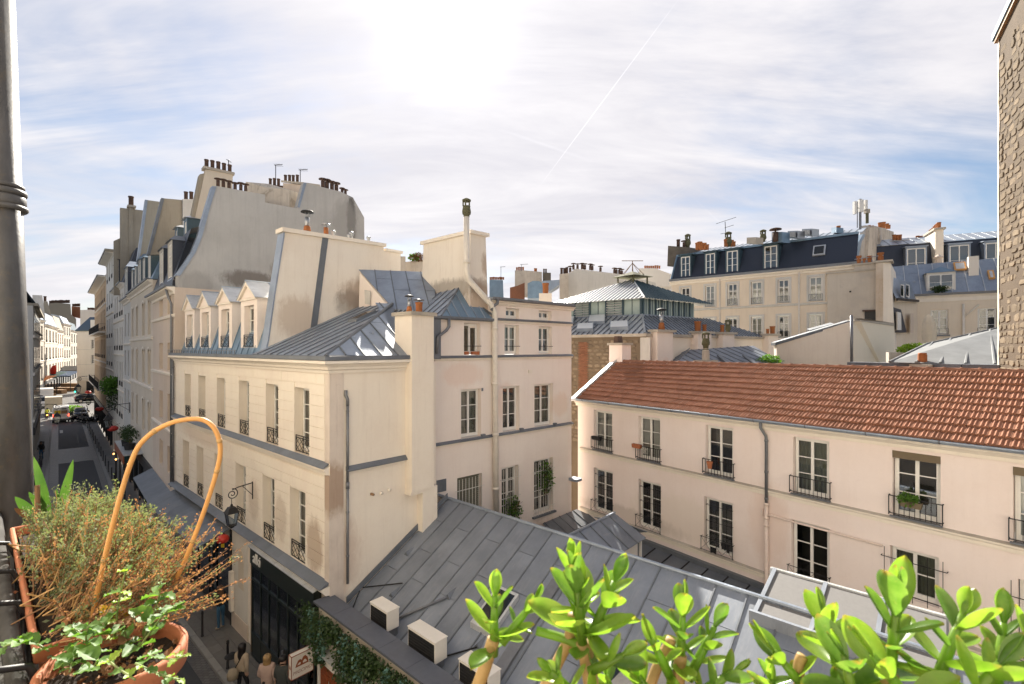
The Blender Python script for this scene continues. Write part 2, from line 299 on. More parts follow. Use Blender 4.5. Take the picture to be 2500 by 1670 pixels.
# ---------------------------------------------------------------- helpers
def hx(px): return (px-1250.0)/FPX
def at(px, py, Y): return Vector((hx(px)*Y, Y, H+(HZ-py)/FPX*Y))
def hit(px, py, z): 
    Y = (z-H)*FPX/(HZ-py); return Vector((hx(px)*Y, Y, z))
class MB:
    def __init__(s): s.v = []; s.f = []; s.mi = []; s.cur = 0
    def add(s, vs, fs):
        o = len(s.v); s.v.extend([tuple(v) for v in vs])
        for f in fs: s.f.append([i+o for i in f]); s.mi.append(s.cur)
        return s
    def box(s, x0, x1, y0, y1, z0, z1):
        return s.add([(x0,y0,z0),(x1,y0,z0),(x1,y1,z0),(x0,y1,z0),(x0,y0,z1),(x1,y0,z1),(x1,y1,z1),(x0,y1,z1)],
                     [(0,3,2,1),(4,5,6,7),(0,1,5,4),(1,2,6,5),(2,3,7,6),(3,0,4,7)])
    def hexa(s, p): return s.add(p, [(0,3,2,1),(4,5,6,7),(0,1,5,4),(1,2,6,5),(2,3,7,6),(3,0,4,7)])
    def poly(s, pts): return s.add(pts, [tuple(range(len(pts)))])
    def prism(s, pts, ax, a, b):
        n = len(pts)
        mk = {'x': lambda p, t: (t, p[0], p[1]), 'y': lambda p, t: (p[0], t, p[1]), 'z': lambda p, t: (p[0], p[1], t)}[ax]
        vs = [mk(p, a) for p in pts]+[mk(p, b) for p in pts]
        return s.add(vs, [tuple(range(n-1, -1, -1)), tuple(range(n, 2*n))]+[(i, (i+1) % n, n+(i+1) % n, n+i) for i in range(n)])
    def slab(s, pts, off):
        n = len(pts); off = Vector(off); vs = [Vector(p) for p in pts]; vs = vs+[p+off for p in vs]
        return s.add(vs, [tuple(range(n-1, -1, -1)), tuple(range(n, 2*n))]+[(i, (i+1) % n, n+(i+1) % n, n+i) for i in range(n)])
    def tube(s, path, r, n=8, cap=True, closed=False):
        path = [Vector(p) for p in path]; m = len(path); rs = r if isinstance(r, (list, tuple)) else [r]*m
        vs = []; up = None
        for i, p in enumerate(path):
            t = (path[min(i+1, m-1)]-path[max(i-1, 0)])
            if t.length < 1e-9: t = Vector((0, 0, 1))
            t.normalize()
            if up is None: up = Vector((0, 0, 1)) if abs(t.z) < 0.9 else Vector((1, 0, 0))
            a = t.cross(up)
            if a.length < 1e-6: a = t.cross(Vector((0.3, 1, 0.2)))
            a.normalize(); b = a.cross(t).normalized(); up = b
            for k in range(n):
                an = 2*math.pi*k/n; vs.append(p+(a*math.cos(an)+b*math.sin(an))*rs[i])
        fs = []
        for i in range(m-1):
            for k in range(n): fs.append((i*n+k, i*n+(k+1) % n, (i+1)*n+(k+1) % n, (i+1)*n+k))
        if cap: fs.append(tuple(range(n-1, -1, -1))); fs.append(tuple(range((m-1)*n, m*n)))
        return s.add(vs, fs)
    def lathe(s, prof, c=(0, 0, 0), n=12):
        vs = []; m = len(prof)
        for r, z in prof:
            for k in range(n):
                a = 2*math.pi*k/n; vs.append((c[0]+r*math.cos(a), c[1]+r*math.sin(a), c[2]+z))
        fs = []
        for i in range(m-1):
            for k in range(n): fs.append((i*n+k, i*n+(k+1) % n, (i+1)*n+(k+1) % n, (i+1)*n+k))
        fs.append(tuple(range(n-1, -1, -1))); fs.append(tuple(range((m-1)*n, m*n)))
        return s.add(vs, fs)
    def sweep(s, path, prof, closed=False):
        """profile (out, z) carried along a plan polyline; out is to the right of travel"""
        m = len(path); n = len(prof); vs = []
        for i in range(m):
            p = Vector(path[i][:2])
            a = (Vector(path[i][:2])-Vector(path[i-1][:2])).normalized() if i > 0 else None
            b = (Vector(path[i+1][:2])-p).normalized() if i < m-1 else None
            if a is None: a = b
            if b is None: b = a
            na = Vector((a.y, -a.x)); nb = Vector((b.y, -b.x)); mt = (na+nb)
            if mt.length < 1e-6: mt = na
            mt.normalize(); mt = mt/max(0.3, mt.dot(na))
            for o, z in prof: vs.append((p.x+mt.x*o, p.y+mt.y*o, z))
        fs = []
        for i in range(m-1):
            for k in range(n): fs.append((i*n+k, i*n+(k+1) % n, (i+1)*n+(k+1) % n, (i+1)*n+k))
        fs.append(tuple(range(n-1, -1, -1))); fs.append(tuple(range((m-1)*n, m*n)))
        return s.add(vs, fs)
    def mesh(s, name, smooth=False, mats=None, recalc=True):
        me = bpy.data.meshes.new(name); me.from_pydata(s.v, [], s.f)
        if recalc:
            bm = bmesh.new(); bm.from_mesh(me); bmesh.ops.recalc_face_normals(bm, faces=bm.faces); bm.to_mesh(me); bm.free()
        for mt in (mats or []): me.materials.append(MATS[mt])
        if any(s.mi): me.polygons.foreach_set('material_index', s.mi)
        if smooth: me.polygons.foreach_set('use_smooth', [True]*len(me.polygons))
        me.update(); return me
    def obj(s, name, mat, parent=None, smooth=False, loc=None, recalc=True):
        mats = [mat] if isinstance(mat, str) else mat
        return link(name, s.mesh(name, smooth, mats, recalc), parent, loc)
def link(name, data, parent=None, loc=None, rot=None, scale=None):
    o = bpy.data.objects.new(name, data); COL.objects.link(o)
    if parent is not None: o.parent = parent
    if loc is not None: o.location = loc
    if rot is not None: o.rotation_euler = rot
    if scale is not None: o.scale = scale
    return o
def tag(o, label, cat=None, group=None, kind=None):
    if label: o['label'] = label
    if cat: o['category'] = cat
    if group: o['group'] = group
    if kind: o['kind'] = kind
    return o
def thing(name, label, cat, loc=(0, 0, 0), rz=0.0, group=None):
    o = bpy.data.objects.new(name, None); COL.objects.link(o); o.empty_display_size = 0.2
    o.location = loc; o.rotation_euler = (0, 0, rz); return tag(o, label, cat, group)
def kids(o): return [c for c in bpy.data.objects if c.parent == o]
def copy_tree(o, parent=None, table=None):
    if table is None:
        table = {}
        for c in bpy.data.objects:
            if c.parent: table.setdefault(c.parent.name, []).append(c)
    c = o.copy(); COL.objects.link(c); c.parent = parent
    for ch in table.get(o.name, []): copy_tree(ch, c, table)
    return c
class Fr:
    """facade frame: origin on the ground, u left-to-right along the wall, w inward, z up"""
    def __init__(s, x, y, dx, dy):
        l = math.hypot(dx, dy); s.o = (x, y); s.d = (dx/l, dy/l); s.n = (-dy/l, dx/l); s.rz = math.atan2(dy, dx)
    def u(s, px, w=0.0):
        k = hx(px); return (k*(s.o[1]+w*s.n[1])-s.o[0]-w*s.n[0])/(s.d[0]-k*s.d[1])
    def uz(s, px, py, w=0.0):
        u = s.u(px, w); Y = s.o[1]+u*s.d[1]+w*s.n[1]; return u, H+(HZ-py)/FPX*Y
    def wz(s, px, py, u):
        k = hx(px); w = (k*(s.o[1]+u*s.d[1])-s.o[0]-u*s.d[0])/(s.n[0]-k*s.n[1])
        Y = s.o[1]+u*s.d[1]+w*s.n[1]; return w, H+(HZ-py)/FPX*Y
    def W(s, u, w, z=0.0): return Vector((s.o[0]+u*s.d[0]+w*s.n[0], s.o[1]+u*s.d[1]+w*s.n[1], z))
    def loc(s, P):
        x, y = P[0]-s.o[0], P[1]-s.o[1]; return Vector((x*s.d[0]+y*s.d[1], x*s.n[0]+y*s.n[1], P[2]))
    def root(s, name, label, cat, group=None): return thing(name, label, cat, (s.o[0], s.o[1], 0), s.rz, group)

def wall_mesh(u0, u1, z0, z1, holes, depth=0.28, y=0.0):
    mb = MB(); us = sorted({u0, u1, *[h[0] for h in holes], *[h[1] for h in holes]}); zs = sorted({z0, z1, *[h[2] for h in holes], *[h[3] for h in holes]})
    us = [u for u in us if u0-1e-6 <= u <= u1+1e-6]; zs = [z for z in zs if z0-1e-6 <= z <= z1+1e-6]
    for i in range(len(us)-1):
        for j in range(len(zs)-1):
            cu, cz = (us[i]+us[i+1])/2, (zs[j]+zs[j+1])/2
            if any(h[0] < cu < h[1] and h[2] < cz < h[3] for h in holes): continue
            mb.poly([(us[i], y, zs[j]), (us[i+1], y, zs[j]), (us[i+1], y, zs[j+1]), (us[i], y, zs[j+1])])
    for a, b, c, d in [h[:4] for h in holes]:
        e = y+depth
        mb.poly([(a,y,c),(a,e,c),(a,e,d),(a,y,d)]); mb.poly([(b,y,c),(b,y,d),(b,e,d),(b,e,c)])
        mb.poly([(a,y,d),(a,e,d),(b,e,d),(b,y,d)]); mb.poly([(a,y,c),(b,y,c),(b,e,c),(a,e,c)])
    return mb
WCACHE = {}
def window(parent, u0, u1, z0, z1, y, cols=2, rows=3, fw=0.05, room='interior', curtain=None, frame='white_paint', glass='glass', panes=True, name='window', ajar=0.0, depth=0.6):
    w, h = round(u1-u0, 2), round(z1-z0, 2); key = (w, h, cols, rows, fw, panes)
    if key not in WCACHE:
        mb = MB(); t = 0.055; bar = 0.028
        mb.box(0, fw, 0, t, 0, h); mb.box(w-fw, w, 0, t, 0, h); mb.box(fw, w-fw, 0, t, h-fw, h); mb.box(fw, w-fw, 0, t, 0, fw*1.5)
        lw = (w-2*fw)/cols; cells = []
        for c in range(cols):
            a, b = fw+c*lw, fw+(c+1)*lw; lf = 0.042
            mb.box(a, a+lf, -0.008, t-0.01, fw*1.5, h-fw); mb.box(b-lf, b, -0.008, t-0.01, fw*1.5, h-fw)
            mb.box(a+lf, b-lf, -0.008, t-0.01, h-fw-lf, h-fw); mb.box(a+lf, b-lf, -0.008, t-0.01, fw*1.5, fw*1.5+lf*1.4)
            za, zb = fw*1.5+lf*1.4, h-fw-lf; rh = (zb-za)/rows
            for r in range(rows):
                if r: mb.box(a+lf, b-lf, 0.003, t-0.016, za+r*rh-bar/2, za+r*rh+bar/2)
                if panes: cells.append((a+lf, b-lf, za+r*rh+(bar/2 if r else 0), za+(r+1)*rh-(bar/2 if r < rows-1 else 0)))
            if not panes: cells.append((a+lf, b-lf, za, zb))
        pm = {}
        for c in cells:
            k = (round(c[1]-c[0], 3), round(c[3]-c[2], 3))
            if k not in pm: pm[k] = MB().poly([(0, 0, 0), (k[0], 0, 0), (k[0], 0, k[1]), (0, 0, k[1])]).mesh('pane', mats=[glass], recalc=False)
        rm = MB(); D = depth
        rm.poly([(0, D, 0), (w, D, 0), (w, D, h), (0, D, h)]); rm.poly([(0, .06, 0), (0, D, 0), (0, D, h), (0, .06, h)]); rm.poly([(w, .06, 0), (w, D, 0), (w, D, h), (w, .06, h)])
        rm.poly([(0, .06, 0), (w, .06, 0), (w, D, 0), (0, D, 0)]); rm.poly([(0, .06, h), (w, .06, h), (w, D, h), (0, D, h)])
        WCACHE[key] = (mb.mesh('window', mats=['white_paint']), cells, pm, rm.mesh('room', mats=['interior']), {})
    fm, cells, pm, rm, cm = WCACHE[key]
    if frame != 'white_paint': fm = fm.copy(); fm.materials[0] = MATS[frame]
    o = link(name, fm, parent, (u0, y, z0))
    for c in cells:
        pme = pm[(round(c[1]-c[0], 3), round(c[3]-c[2], 3))]
        if glass != 'glass' : pme = pme.copy(); pme.materials[0] = MATS[glass]
        link('pane', pme, o, (c[0], 0.022, c[2]))
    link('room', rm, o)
    if curtain:
        if curtain not in cm:
            k = MB(); nn = 14
            for sgn, a, b in ((0, fw, w*0.47), (1, w*0.53, w-fw)):
                for i in range(nn):
                    x0, x1 = a+(b-a)*i/nn, a+(b-a)*(i+1)/nn; y0, y1 = 0.13+0.018*math.sin(i*1.9), 0.13+0.018*math.sin((i+1)*1.9)
                    k.poly([(x0, y0, 0.02), (x1, y1, 0.02), (x1, y1, h-0.03), (x0, y0, h-0.03)])
            cm[curtain] = k.mesh('curtain', True, [curtain], False)
        link('curtain', cm[curtain], o)
    return o
def clip(poly, a, b, c):
    """keep a*x+b*y<=c of a 2D polygon"""
    out = []
    for i in range(len(poly)):
        p, q = poly[i], poly[(i+1) % len(poly)]; dp, dq = a*p[0]+b*p[1]-c, a*q[0]+b*q[1]-c
        if dp <= 0: out.append(p)
        if dp*dq < 0: t = dp/(dp-dq); out.append((p[0]+t*(q[0]-p[0]), p[1]+t*(q[1]-p[1])))
    return out
def zinc(parent, pts, along, spacing=0.62, row=2.2, mat='zinc', name='roof', stuff=False, batten=True, thick=0.012, bw=0.04, bh=0.035, bmat=None, phase=0.0):
    """standing-seam roof plane on a polygon (local 3D points); seams run at right angles to `along`"""
    pts = [Vector(p) for p in pts]; o = sum(pts, Vector())/len(pts)
    nrm = Vector()
    for i in range(len(pts)): nrm += (pts[i]-o).cross(pts[(i+1) % len(pts)]-o)
    nrm.normalize()
    if nrm.z < 0: nrm = -nrm
    al = Vector(along); al = (al-nrm*al.dot(nrm)).normalized(); up = nrm.cross(al)
    if up.z < 0: up = -up
    P2 = [((p-o).dot(al), (p-o).dot(up)) for p in pts]
    def lift(p, k): return o+al*p[0]+up*p[1]+nrm*k
    deck = MB().poly([lift(p, -0.012) for p in P2]).obj(name, mat, parent, recalc=False)
    a0, a1 = min(p[0] for p in P2), max(p[0] for p in P2); b0, b1 = min(p[1] for p in P2), max(p[1] for p in P2)
    n = max(1, round((a1-a0)/spacing)); sp = (a1-a0)/n
    big = MB(); bat = MB()
    for i in range(n):
        s0, s1 = a0+i*sp, a0+(i+1)*sp
        st = clip(clip(P2, -1, 0, -s0), 1, 0, s1)
        if len(st) >= 3:
            bb0, bb1 = min(p[1] for p in st), max(p[1] for p in st); off = (0.45 if i % 2 else 0.0)*row+phase
            cuts = []; c = b0+off+row*0.8
            while c < bb1-0.25:
                if c > bb0+0.25: cuts.append(c)
                c += row
            cuts = [bb0-1]+cuts+[bb1+1]
            for j in range(len(cuts)-1):
                q = clip(clip(st, 0, -1, -(cuts[j]+0.009)), 0, 1, cuts[j+1]-0.009)
                if len(q) < 3: continue
                k = 0.0 + (0.005 if j % 2 else 0.0); mb = big if stuff else MB()
                mb.slab([lift(p, k) for p in q], nrm*thick)
                if not stuff: mb.obj('zinc_sheet', mat, deck)
        if batten and i > 0:
            xs = []
            for e in range(len(P2)):
                p, q = P2[e], P2[(e+1) % len(P2)]
                if (p[0]-s0)*(q[0]-s0) < 0: t = (s0-p[0])/(q[0]-p[0]); xs.append(p[1]+t*(q[1]-p[1]))
            xs.sort()
            for e in range(0, len(xs)-1, 2):
                if xs[e+1]-xs[e] < 0.1: continue
                mb = bat if stuff else MB()
                mb.hexa([lift((s0-bw/2, xs[e]), 0), lift((s0+bw/2, xs[e]), 0), lift((s0+bw/2, xs[e+1]), 0), lift((s0-bw/2, xs[e+1]), 0),
                         lift((s0-bw*.35, xs[e]), bh+thick), lift((s0+bw*.35, xs[e]), bh+thick), lift((s0+bw*.35, xs[e+1]), bh+thick), lift((s0-bw*.35, xs[e+1]), bh+thick)])
                if not stuff: mb.obj('batten', bmat or mat, deck)
    if stuff:
        if big.v: tag(big.obj('zinc_sheets', mat, deck), None, kind='stuff')
        if bat.v: tag(bat.obj('battens', bmat or mat, deck), None, kind='stuff')
    return deck
POTM = {}
def pot_mesh(kind):
    if kind in POTM: return POTM[kind]
    mb = MB()
    if kind == 'clay': mb.lathe([(0.085, 0), (0.095, 0.03), (0.10, 0.28), (0.115, 0.30), (0.115, 0.34), (0.08, 0.34), (0.075, 0.2)], n=10); m = ['pot_orange']
    elif kind == 'dark': mb.lathe([(0.10, 0), (0.10, 0.38), (0.12, 0.40), (0.12, 0.46), (0.085, 0.46), (0.08, 0.3)], n=10); m = ['pot_dark']
    elif kind == 'cowl':
        mb.lathe([(0.13, 0), (0.10, 0.22), (0.09, 0.26)], n=10); mb.cur = 1; mb.lathe([(0.075, 0.24), (0.075, 0.55)], n=10)
        for k in range(4): mb.box(0.07*math.cos(k*1.57)-.008, 0.07*math.cos(k*1.57)+.008, 0.07*math.sin(k*1.57)-.008, 0.07*math.sin(k*1.57)+.008, 0.55, 0.72)
        mb.cur = 2; mb.lathe([(0.20, 0.70), (0.17, 0.745), (0.02, 0.79)], n=14); m = ['pot_orange', 'galv', 'black']
    elif kind == 'mushroom':
        mb.lathe([(0.095, 0), (0.095, 0.38)], n=10); mb.cur = 1; mb.lathe([(0.03, 0.36), (0.03, 0.52)], n=8); mb.lathe([(0.19, 0.50), (0.16, 0.54), (0.03, 0.57)], n=14); m = ['pot_orange', 'galv']
    elif kind == 'vent':
        mb.lathe([(0.06, 0), (0.06, 0.16), (0.10, 0.26), (0.10, 0.28), (0.02, 0.33)], n=10); m = ['galv']
    elif kind == 'rust':
        mb.lathe([(0.10, 0), (0.10, 0.34)], n=9); mb.lathe([(0.03, 0.34), (0.03, 0.44)], n=6); mb.lathe([(0.22, 0.42), (0.20, 0.46), (0.05, 0.50)], n=10); m = ['pot_dark']
    elif kind == 'moss':
        mb.lathe([(0.10, 0), (0.11, 0.10), (0.15, 0.14), (0.16, 0.22), (0.13, 0.36), (0.14, 0.40)], n=12)
        for k in range(5): mb.box(0.12*math.cos(k*1.257)-.02, 0.12*math.cos(k*1.257)+.02, 0.12*math.sin(k*1.257)-.02, 0.12*math.sin(k*1.257)+.02, 0.40, 0.55)
        mb.lathe([(0.15, 0.55), (0.16, 0.60), (0.05, 0.66)], n=12); m = ['moss']
    POTM[kind] = mb.mesh('chimney_pot', True, m); 
    for p in POTM[kind].polygons: p.use_smooth = True
    return POTM[kind]
def pot(parent, kind, loc, s=1.0): return link('chimney_pot', pot_mesh(kind), parent, loc, (0, 0, random.random()*6), (s, s, s*random.uniform(.92, 1.08)))
# ================================================================ frames of the near buildings
AX, AY, CX_, CY_ = -17.37, 24.9, -5.29, 14.03
FS = Fr(AX, AY, CX_-AX, CY_-AY)            # cream corner house, street side; corner at u = LS
LS = math.hypot(CX_-AX, CY_-AY)
FI = Fr(CX_, CY_, 0.674, 0.739)            # its side wall
FW = Fr(-2.77, 17.7, 5.54, 5.1)            # court wing
FP = Fr(3.19, 23.4, 0.609, -0.793)         # pink house
def to_fs(P): return FS.loc(P)
def fw_fs(u, w, z): return FS.loc(FW.W(u, w, z))

def lattice_rail(parent, u0, u1, y, z0, z1, mat='iron', n=2):
    mb = MB(); t = 0.011; w = (u1-u0)/n; zt = z1-0.07
    for z in (z0+0.02, zt, z1): mb.box(u0, u1, y-t, y+t, z-t, z+t)
    for i in range(n+1): mb.box(u0+i*w-t, u0+i*w+t, y-t, y+t, z0, z1)
    for i in range(n):
        a, b = u0+i*w, u0+(i+1)*w; zm = (z0+zt)/2; um = (a+b)/2
        for (p, q) in (((a, z0+.02), (b, zt)), ((a, zt), (b, z0+.02)), ((um, z0+.02), (b, zm)), ((b, zm), (um, zt)), ((um, zt), (a, zm)), ((a, zm), (um, z0+.02))):
            mb.tube([(p[0], y, p[1]), (q[0], y, q[1])], 0.009, 4)
    return mb.obj('railing', mat, parent)
def bar_rail(parent, u0, u1, y, z0, z1, step=0.115, mat='iron', back=0.0):
    mb = MB(); t = 0.011
    for z in (z0+0.05, z1): mb.box(u0, u1, y-t, y+t, z-t, z+t)
    n = max(2, round((u1-u0)/step))
    for i in range(n+1):
        u = u0+(u1-u0)*i/n; r = t if i in (0, n) else 0.007; mb.box(u-r, u+r, y-r, y+r, z0, z1)
    if back:
        for u in (u0, u1):
            for z in (z0+.05, z1): mb.box(u-t, u+t, y, y+back, z-t, z+t)
    return mb.obj('railing', mat, parent)
def cross_rail(parent, u0, u1, y, z0, z1, mat='iron'):
    mb = MB()
    for z in (z0+.03, z1): mb.tube([(u0-.04, y, z), (u1+.04, y, z)], 0.011, 5)
    for u in (u0, u1): mb.tube([(u, y, z0), (u, y, z1+.02)], 0.011, 5); mb.tube([(u, y, z1), (u, y+.2, z1)], .01, 4)
    n = 3; w = (u1-u0)/n
    for i in range(n):
        mb.tube([(u0+i*w, y, z0+.03), (u0+(i+1)*w, y, z1)], .006, 4); mb.tube([(u0+i*w, y, z1), (u0+(i+1)*w, y, z0+.03)], .006, 4)
    return mb.obj('railing', mat, parent)
def guard_grid(parent, u0, u1, y, z0, z1, mat, nv=7, zh=(0.2, 0.75), r=0.009, ext=0.12):
    mb = MB()
    for i in range(nv): mb.tube([(u0+(u1-u0)*i/(nv-1), y, z0), (u0+(u1-u0)*i/(nv-1), y, z1)], r, 5)
    for f in zh: mb.tube([(u0-ext, y+.015, z0+(z1-z0)*f), (u1+ext, y+.015, z0+(z1-z0)*f)], r*1.3, 5)
    for f in zh:
        for u in (u0-ext, u1+ext): mb.tube([(u, y+.015, z0+(z1-z0)*f), (u, y+.25, z0+(z1-z0)*f)], r*1.2, 5)
    return mb.obj('window_guard', mat, parent)

# ================================================================ cream corner house
def cream_house():
    B = FS.root('corner_house', 'cream corner house with dormered zinc roof and grooved stone street front', 'building')
    up = [(1.8, 2.82), (3.98, 5.02), (6.52, 7.57), (9.08, 10.12), (11.69, 12.74), (13.96, 15.01)]
    lo = [(1.53, 2.53), (3.74, 4.72), (6.23, 7.26), (8.73, 9.78), (11.4, 12.42), (13.65, 14.74)]
    zu, zl = (7.86, 9.95), (4.40, 6.68)
    holes = [(a, b, *zu) for a, b in up]+[(a, b, *zl) for a, b in lo]+[(0.3, 8.2, 0.0, 3.55), (11.1, 15.7, 0.0, 4.0)]
    wall_mesh(0, LS, 0, 10.52, holes, 0.34).obj('wall', 'cream', B)
    # grooved courses
    rnd = random.Random(3)
    for z0, z1, wins, wz in ((4.42, 7.40, lo, zl), (7.86, 10.44, up, zu)):
        n = round((z1-z0)/0.335); ch = (z1-z0)/n
        for r in range(n):
            a, b = z0+r*ch+0.011, z0+(r+1)*ch-0.011
            segs = []; cu = 0.24
            if b > wz[0] and a < wz[1]-0.05:
                for p, q in wins: segs.append((cu, p-0.002)); cu = q+0.002
                segs.append((cu, 15.98))
            else:
                k = 1 if r % 2 else 0; xs = [0.24]+[2.1+k*1.1+i*2.45 for i in range(6)]+[15.98]
                xs = [x for x in xs if x <= 15.98]; segs = [(xs[i]+.006, xs[i+1]-.006) for i in range(len(xs)-1)]
            for p, q in segs:
                zt = min(b, wz[1]) if False else b
                MB().box(p, q, -0.022, 0.004, a, zt).obj('course_block', 'cream_block', B)
    MB().box(16.0, LS+0.02, -0.03, 0.0, 4.3, 7.5).box(16.0, LS+.02, -0.02, 0, 7.85, 10.45).obj('corner_strip', 'quoin', B)
    for i, (a, b) in enumerate(up):
        window(B, a+.02, b-.02, zu[0]+.03, zu[1]-.02, 0.26, rows=4, curtain='curtain' if i < 4 else 'curtain_olive')
        lattice_rail(B, a+.02, b-.02, 0.03, zu[0]+.04, zu[0]+.55)
    for i, (a, b) in enumerate(lo):
        window(B, a+.02, b-.02, zl[0]+.03, zl[1]-.02, 0.26, rows=4, curtain='curtain_olive')
        lattice_rail(B, a+.02, b-.02, 0.03, zl[0]+.04, zl[0]+.58)
    # string course, ledge, cornice (street + side)
    side_end = FS.loc(FI.W(2.62, 0)); cpt = (LS, 0.0)
    MB().sweep([(0, 0), (LS-.02, 0)], [(0, 7.50), (0.10, 7.52), (0.12, 7.60), (0.16, 7.64), (0.16, 7.70), (0, 7.76)]).obj('string_course', 'trim', B)
    fl = MB()
    for i in range(16): fl.hexa([(i*1.013, -0.19, 7.706), (i*1.013+1.005, -0.19, 7.706), (i*1.013+1.005, -.004, 7.80), (i*1.013, -.004, 7.80), (i*1.013, -0.19, 7.72), (i*1.013+1.005, -0.19, 7.72), (i*1.013+1.005, -.004, 7.86), (i*1.013, -.004, 7.86)])
    fl.obj('string_flashing', 'lead', B)
    MB().sweep([(8.3, 0), (LS, 0)], [(0, 4.02), (0.12, 4.04), (0.22, 4.16), (0.26, 4.2), (0.26, 4.26), (0, 4.3)]).obj('ledge', 'trim', B)
    for i in range(16):
        u0 = i*1.016; MB().hexa([(u0, -0.31, 4.262), (u0+1.01, -0.31, 4.262), (u0+1.01, -.004, 4.33), (u0, -.004, 4.33), (u0, -0.31, 4.278), (u0+1.01, -0.31, 4.278), (u0+1.01, -.004, 4.41), (u0, -.004, 4.41)]).obj('ledge_sheet', 'lead', B)
    prof = [(0, 10.46), (0.05, 10.46), (0.06, 10.54), (0.12, 10.58), (0.13, 10.64), (0.22, 10.72), (0.30, 10.75), (0.30, 10.82), (0.24, 10.84), (0, 10.86)]
    path = [(-0.02, 0), cpt, (side_end.x, side_end.y)]
    MB().sweep(path, prof).obj('cornice', 'trim', B)
    MB().sweep(path, [(-.3, 10.85), (0.27, 10.846), (0.28, 10.86), (0.27, 10.97), (0.24, 10.97), (0.23, 10.875), (-.3, 10.88)]).obj('gutter', 'lead', B)
    # gutter guard with upright ribs along the dormers
    g = MB(); g.box(-0.05, 9.6, -0.30, -0.285, 11.10, 11.125)
    for i in range(33): g.box(0.0+i*.295, 0.022+i*.295, -0.30, -0.28, 10.96, 11.12)
    g.obj('gutter_guard', 'pipe_grey', B)
    # ---- side wall
    e = FS.loc(FI.W(3.9, 0)); MB().poly([(LS, 0, 0), (e.x, e.y, 0), (e.x, e.y, 10.6), (LS, 0, 10.6)]).obj('side_wall', 'cream', B)
    a, b = FS.loc(FI.W(0.0, -.02)), FS.loc(FI.W(0.42, -.02)); a2, b2 = FS.loc(FI.W(0.0, 0.02)), FS.loc(FI.W(0.42, 0.02))
    MB().hexa([(a.x, a.y, 3.2), (b.x, b.y, 3.2), (b2.x, b2.y, 3.2), (a2.x, a2.y, 3.2), (a.x, a.y, 10.46), (b.x, b.y, 10.46), (b2.x, b2.y, 10.46), (a2.x, a2.y, 10.46)]).obj('quoin_strip', 'quoin', B)
    def fi(u, w, z): p = FS.loc(FI.W(u, w)); return (p.x, p.y, z)
    p0, p1 = fi(0.5, 0, 0), fi(2.66, 0, 0)
    MB().sweep([p0, p1], [(0, 7.42), (.05, 7.44), (.07, 7.52), (0, 7.54)]).obj('side_string', 'trim', B)
    MB().sweep([p0, p1], [(0, 7.54), (.13, 7.53), (.14, 7.56), (.02, 7.68), (0, 7.68)]).obj('side_flashing', 'lead', B)
    pm = MB(); pm.tube([fi(.47, -.06, 9.95), fi(.47, -.06, 9.8), fi(.52, -.07, 9.68), fi(.52, -.07, 9.5)], .05, 8); pm.tube([fi(.52, -.07, 9.5), fi(.52, -.07, 7.2)], .042, 8)
    pm.tube([fi(.52, -.07, 7.22), fi(.52, -.07, 7.02)], .055, 8); pm.tube([fi(.52, -.07, 7.1), fi(.52, -.07, 4.2)], .04, 8)
    for z in (9.3, 6.3, 5.0): pm.tube([fi(.52, -.07, z), fi(.52, -.07, z+.05)], .05, 8)
    pm.obj('downpipe', 'pipe_grey', B, True)
    for u, z in ((1.35, 6.67), (1.7, 6.62), (2.0, 6.66)):
        MB().tube([fi(u, .0, z), fi(u, -.05 if u > 1.4 else -.14, z)], .055 if u > 1.4 else .04, 10).obj('vent_cap', 'trim' if u > 1.4 else 'wood', B, True)
    # ---- free-standing flue at the end of the side wall
    def bx(mb, u0, u1, w0, w1, z0, z1): mb.hexa([fi(u0, w0, z0), fi(u1, w0, z0), fi(u1, w1, z0), fi(u0, w1, z0), fi(u0, w0, z1), fi(u1, w0, z1), fi(u1, w1, z1), fi(u0, w1, z1)])
    st = MB(); bx(st, 2.62, 3.52, -.36, .6, 6.5, 12.28); bx(st, 3.1, 3.72, -.3, .6, 3.0, 6.5); bx(st, 2.6, 3.1, -.33, .2, 6.38, 6.5)
    sto = st.obj('chimney', 'cream', B)
    cp = MB(); bx(cp, 2.54, 3.6, -.44, .68, 12.28, 12.40); cp.obj('chimney_cap', 'stone_cap', sto)
    pot(sto, 'cowl', fi(2.85, .1, 12.40), .8); pot(sto, 'clay', fi(3.25, .1, 12.40), 1.15); 
    cl = MB(); p = fi(3.25, .1, 12.76); cl.lathe([(0.2, 0.07), (0.18, 0.10), (.03, .12)], p, 12); cl.lathe([(.05, 0), (.05, .08)], p, 8); cl.obj('pot_lid', 'pipe_grey', sto)
    # ---- mansard behind the dormers
    zinc(B, [(0, .25, 10.95), (10.42, .25, 10.95), (10.42, 1.0, 13.3), (0, 1.0, 13.3)], (1, 0, 0), .6, 3, 'zinc_blue', 'mansard')
    zinc(B, [(0, 1.0, 13.3), (10.42, 1.0, 13.3), (10.42, 4.6, 14.3), (0, 4.6, 14.3)], (1, 0, 0), .65, 2.2, 'zinc_blue', 'roof')
    for i, (c, hw) in enumerate(((1.3, .80), (3.75, .80), (6.45, .83), (9.15, .85))):
        u0, u1 = c-hw, c+hw; y = .32; zt = 13.18; wl, wr = c-.48, c+.5
        ms = wall_mesh(u0, u1, 10.92, zt, [(wl, wr, 11.22, 12.88)], .26, y)
        for u in (u0, u1): ms.poly([(u, y, 10.92), (u, y+1.6, 10.92), (u, y+1.6, zt), (u, y, zt)])
        d = ms.obj('dormer', 'cream_wing', B)
        f = .12; ap = zt+.62
        MB().prism([(u0+.06, zt), (u1-.06, zt), (c, ap-.1)], 'y', y-.02, y+.02).obj('pediment', 'cream_wing', d)
        mb = MB()
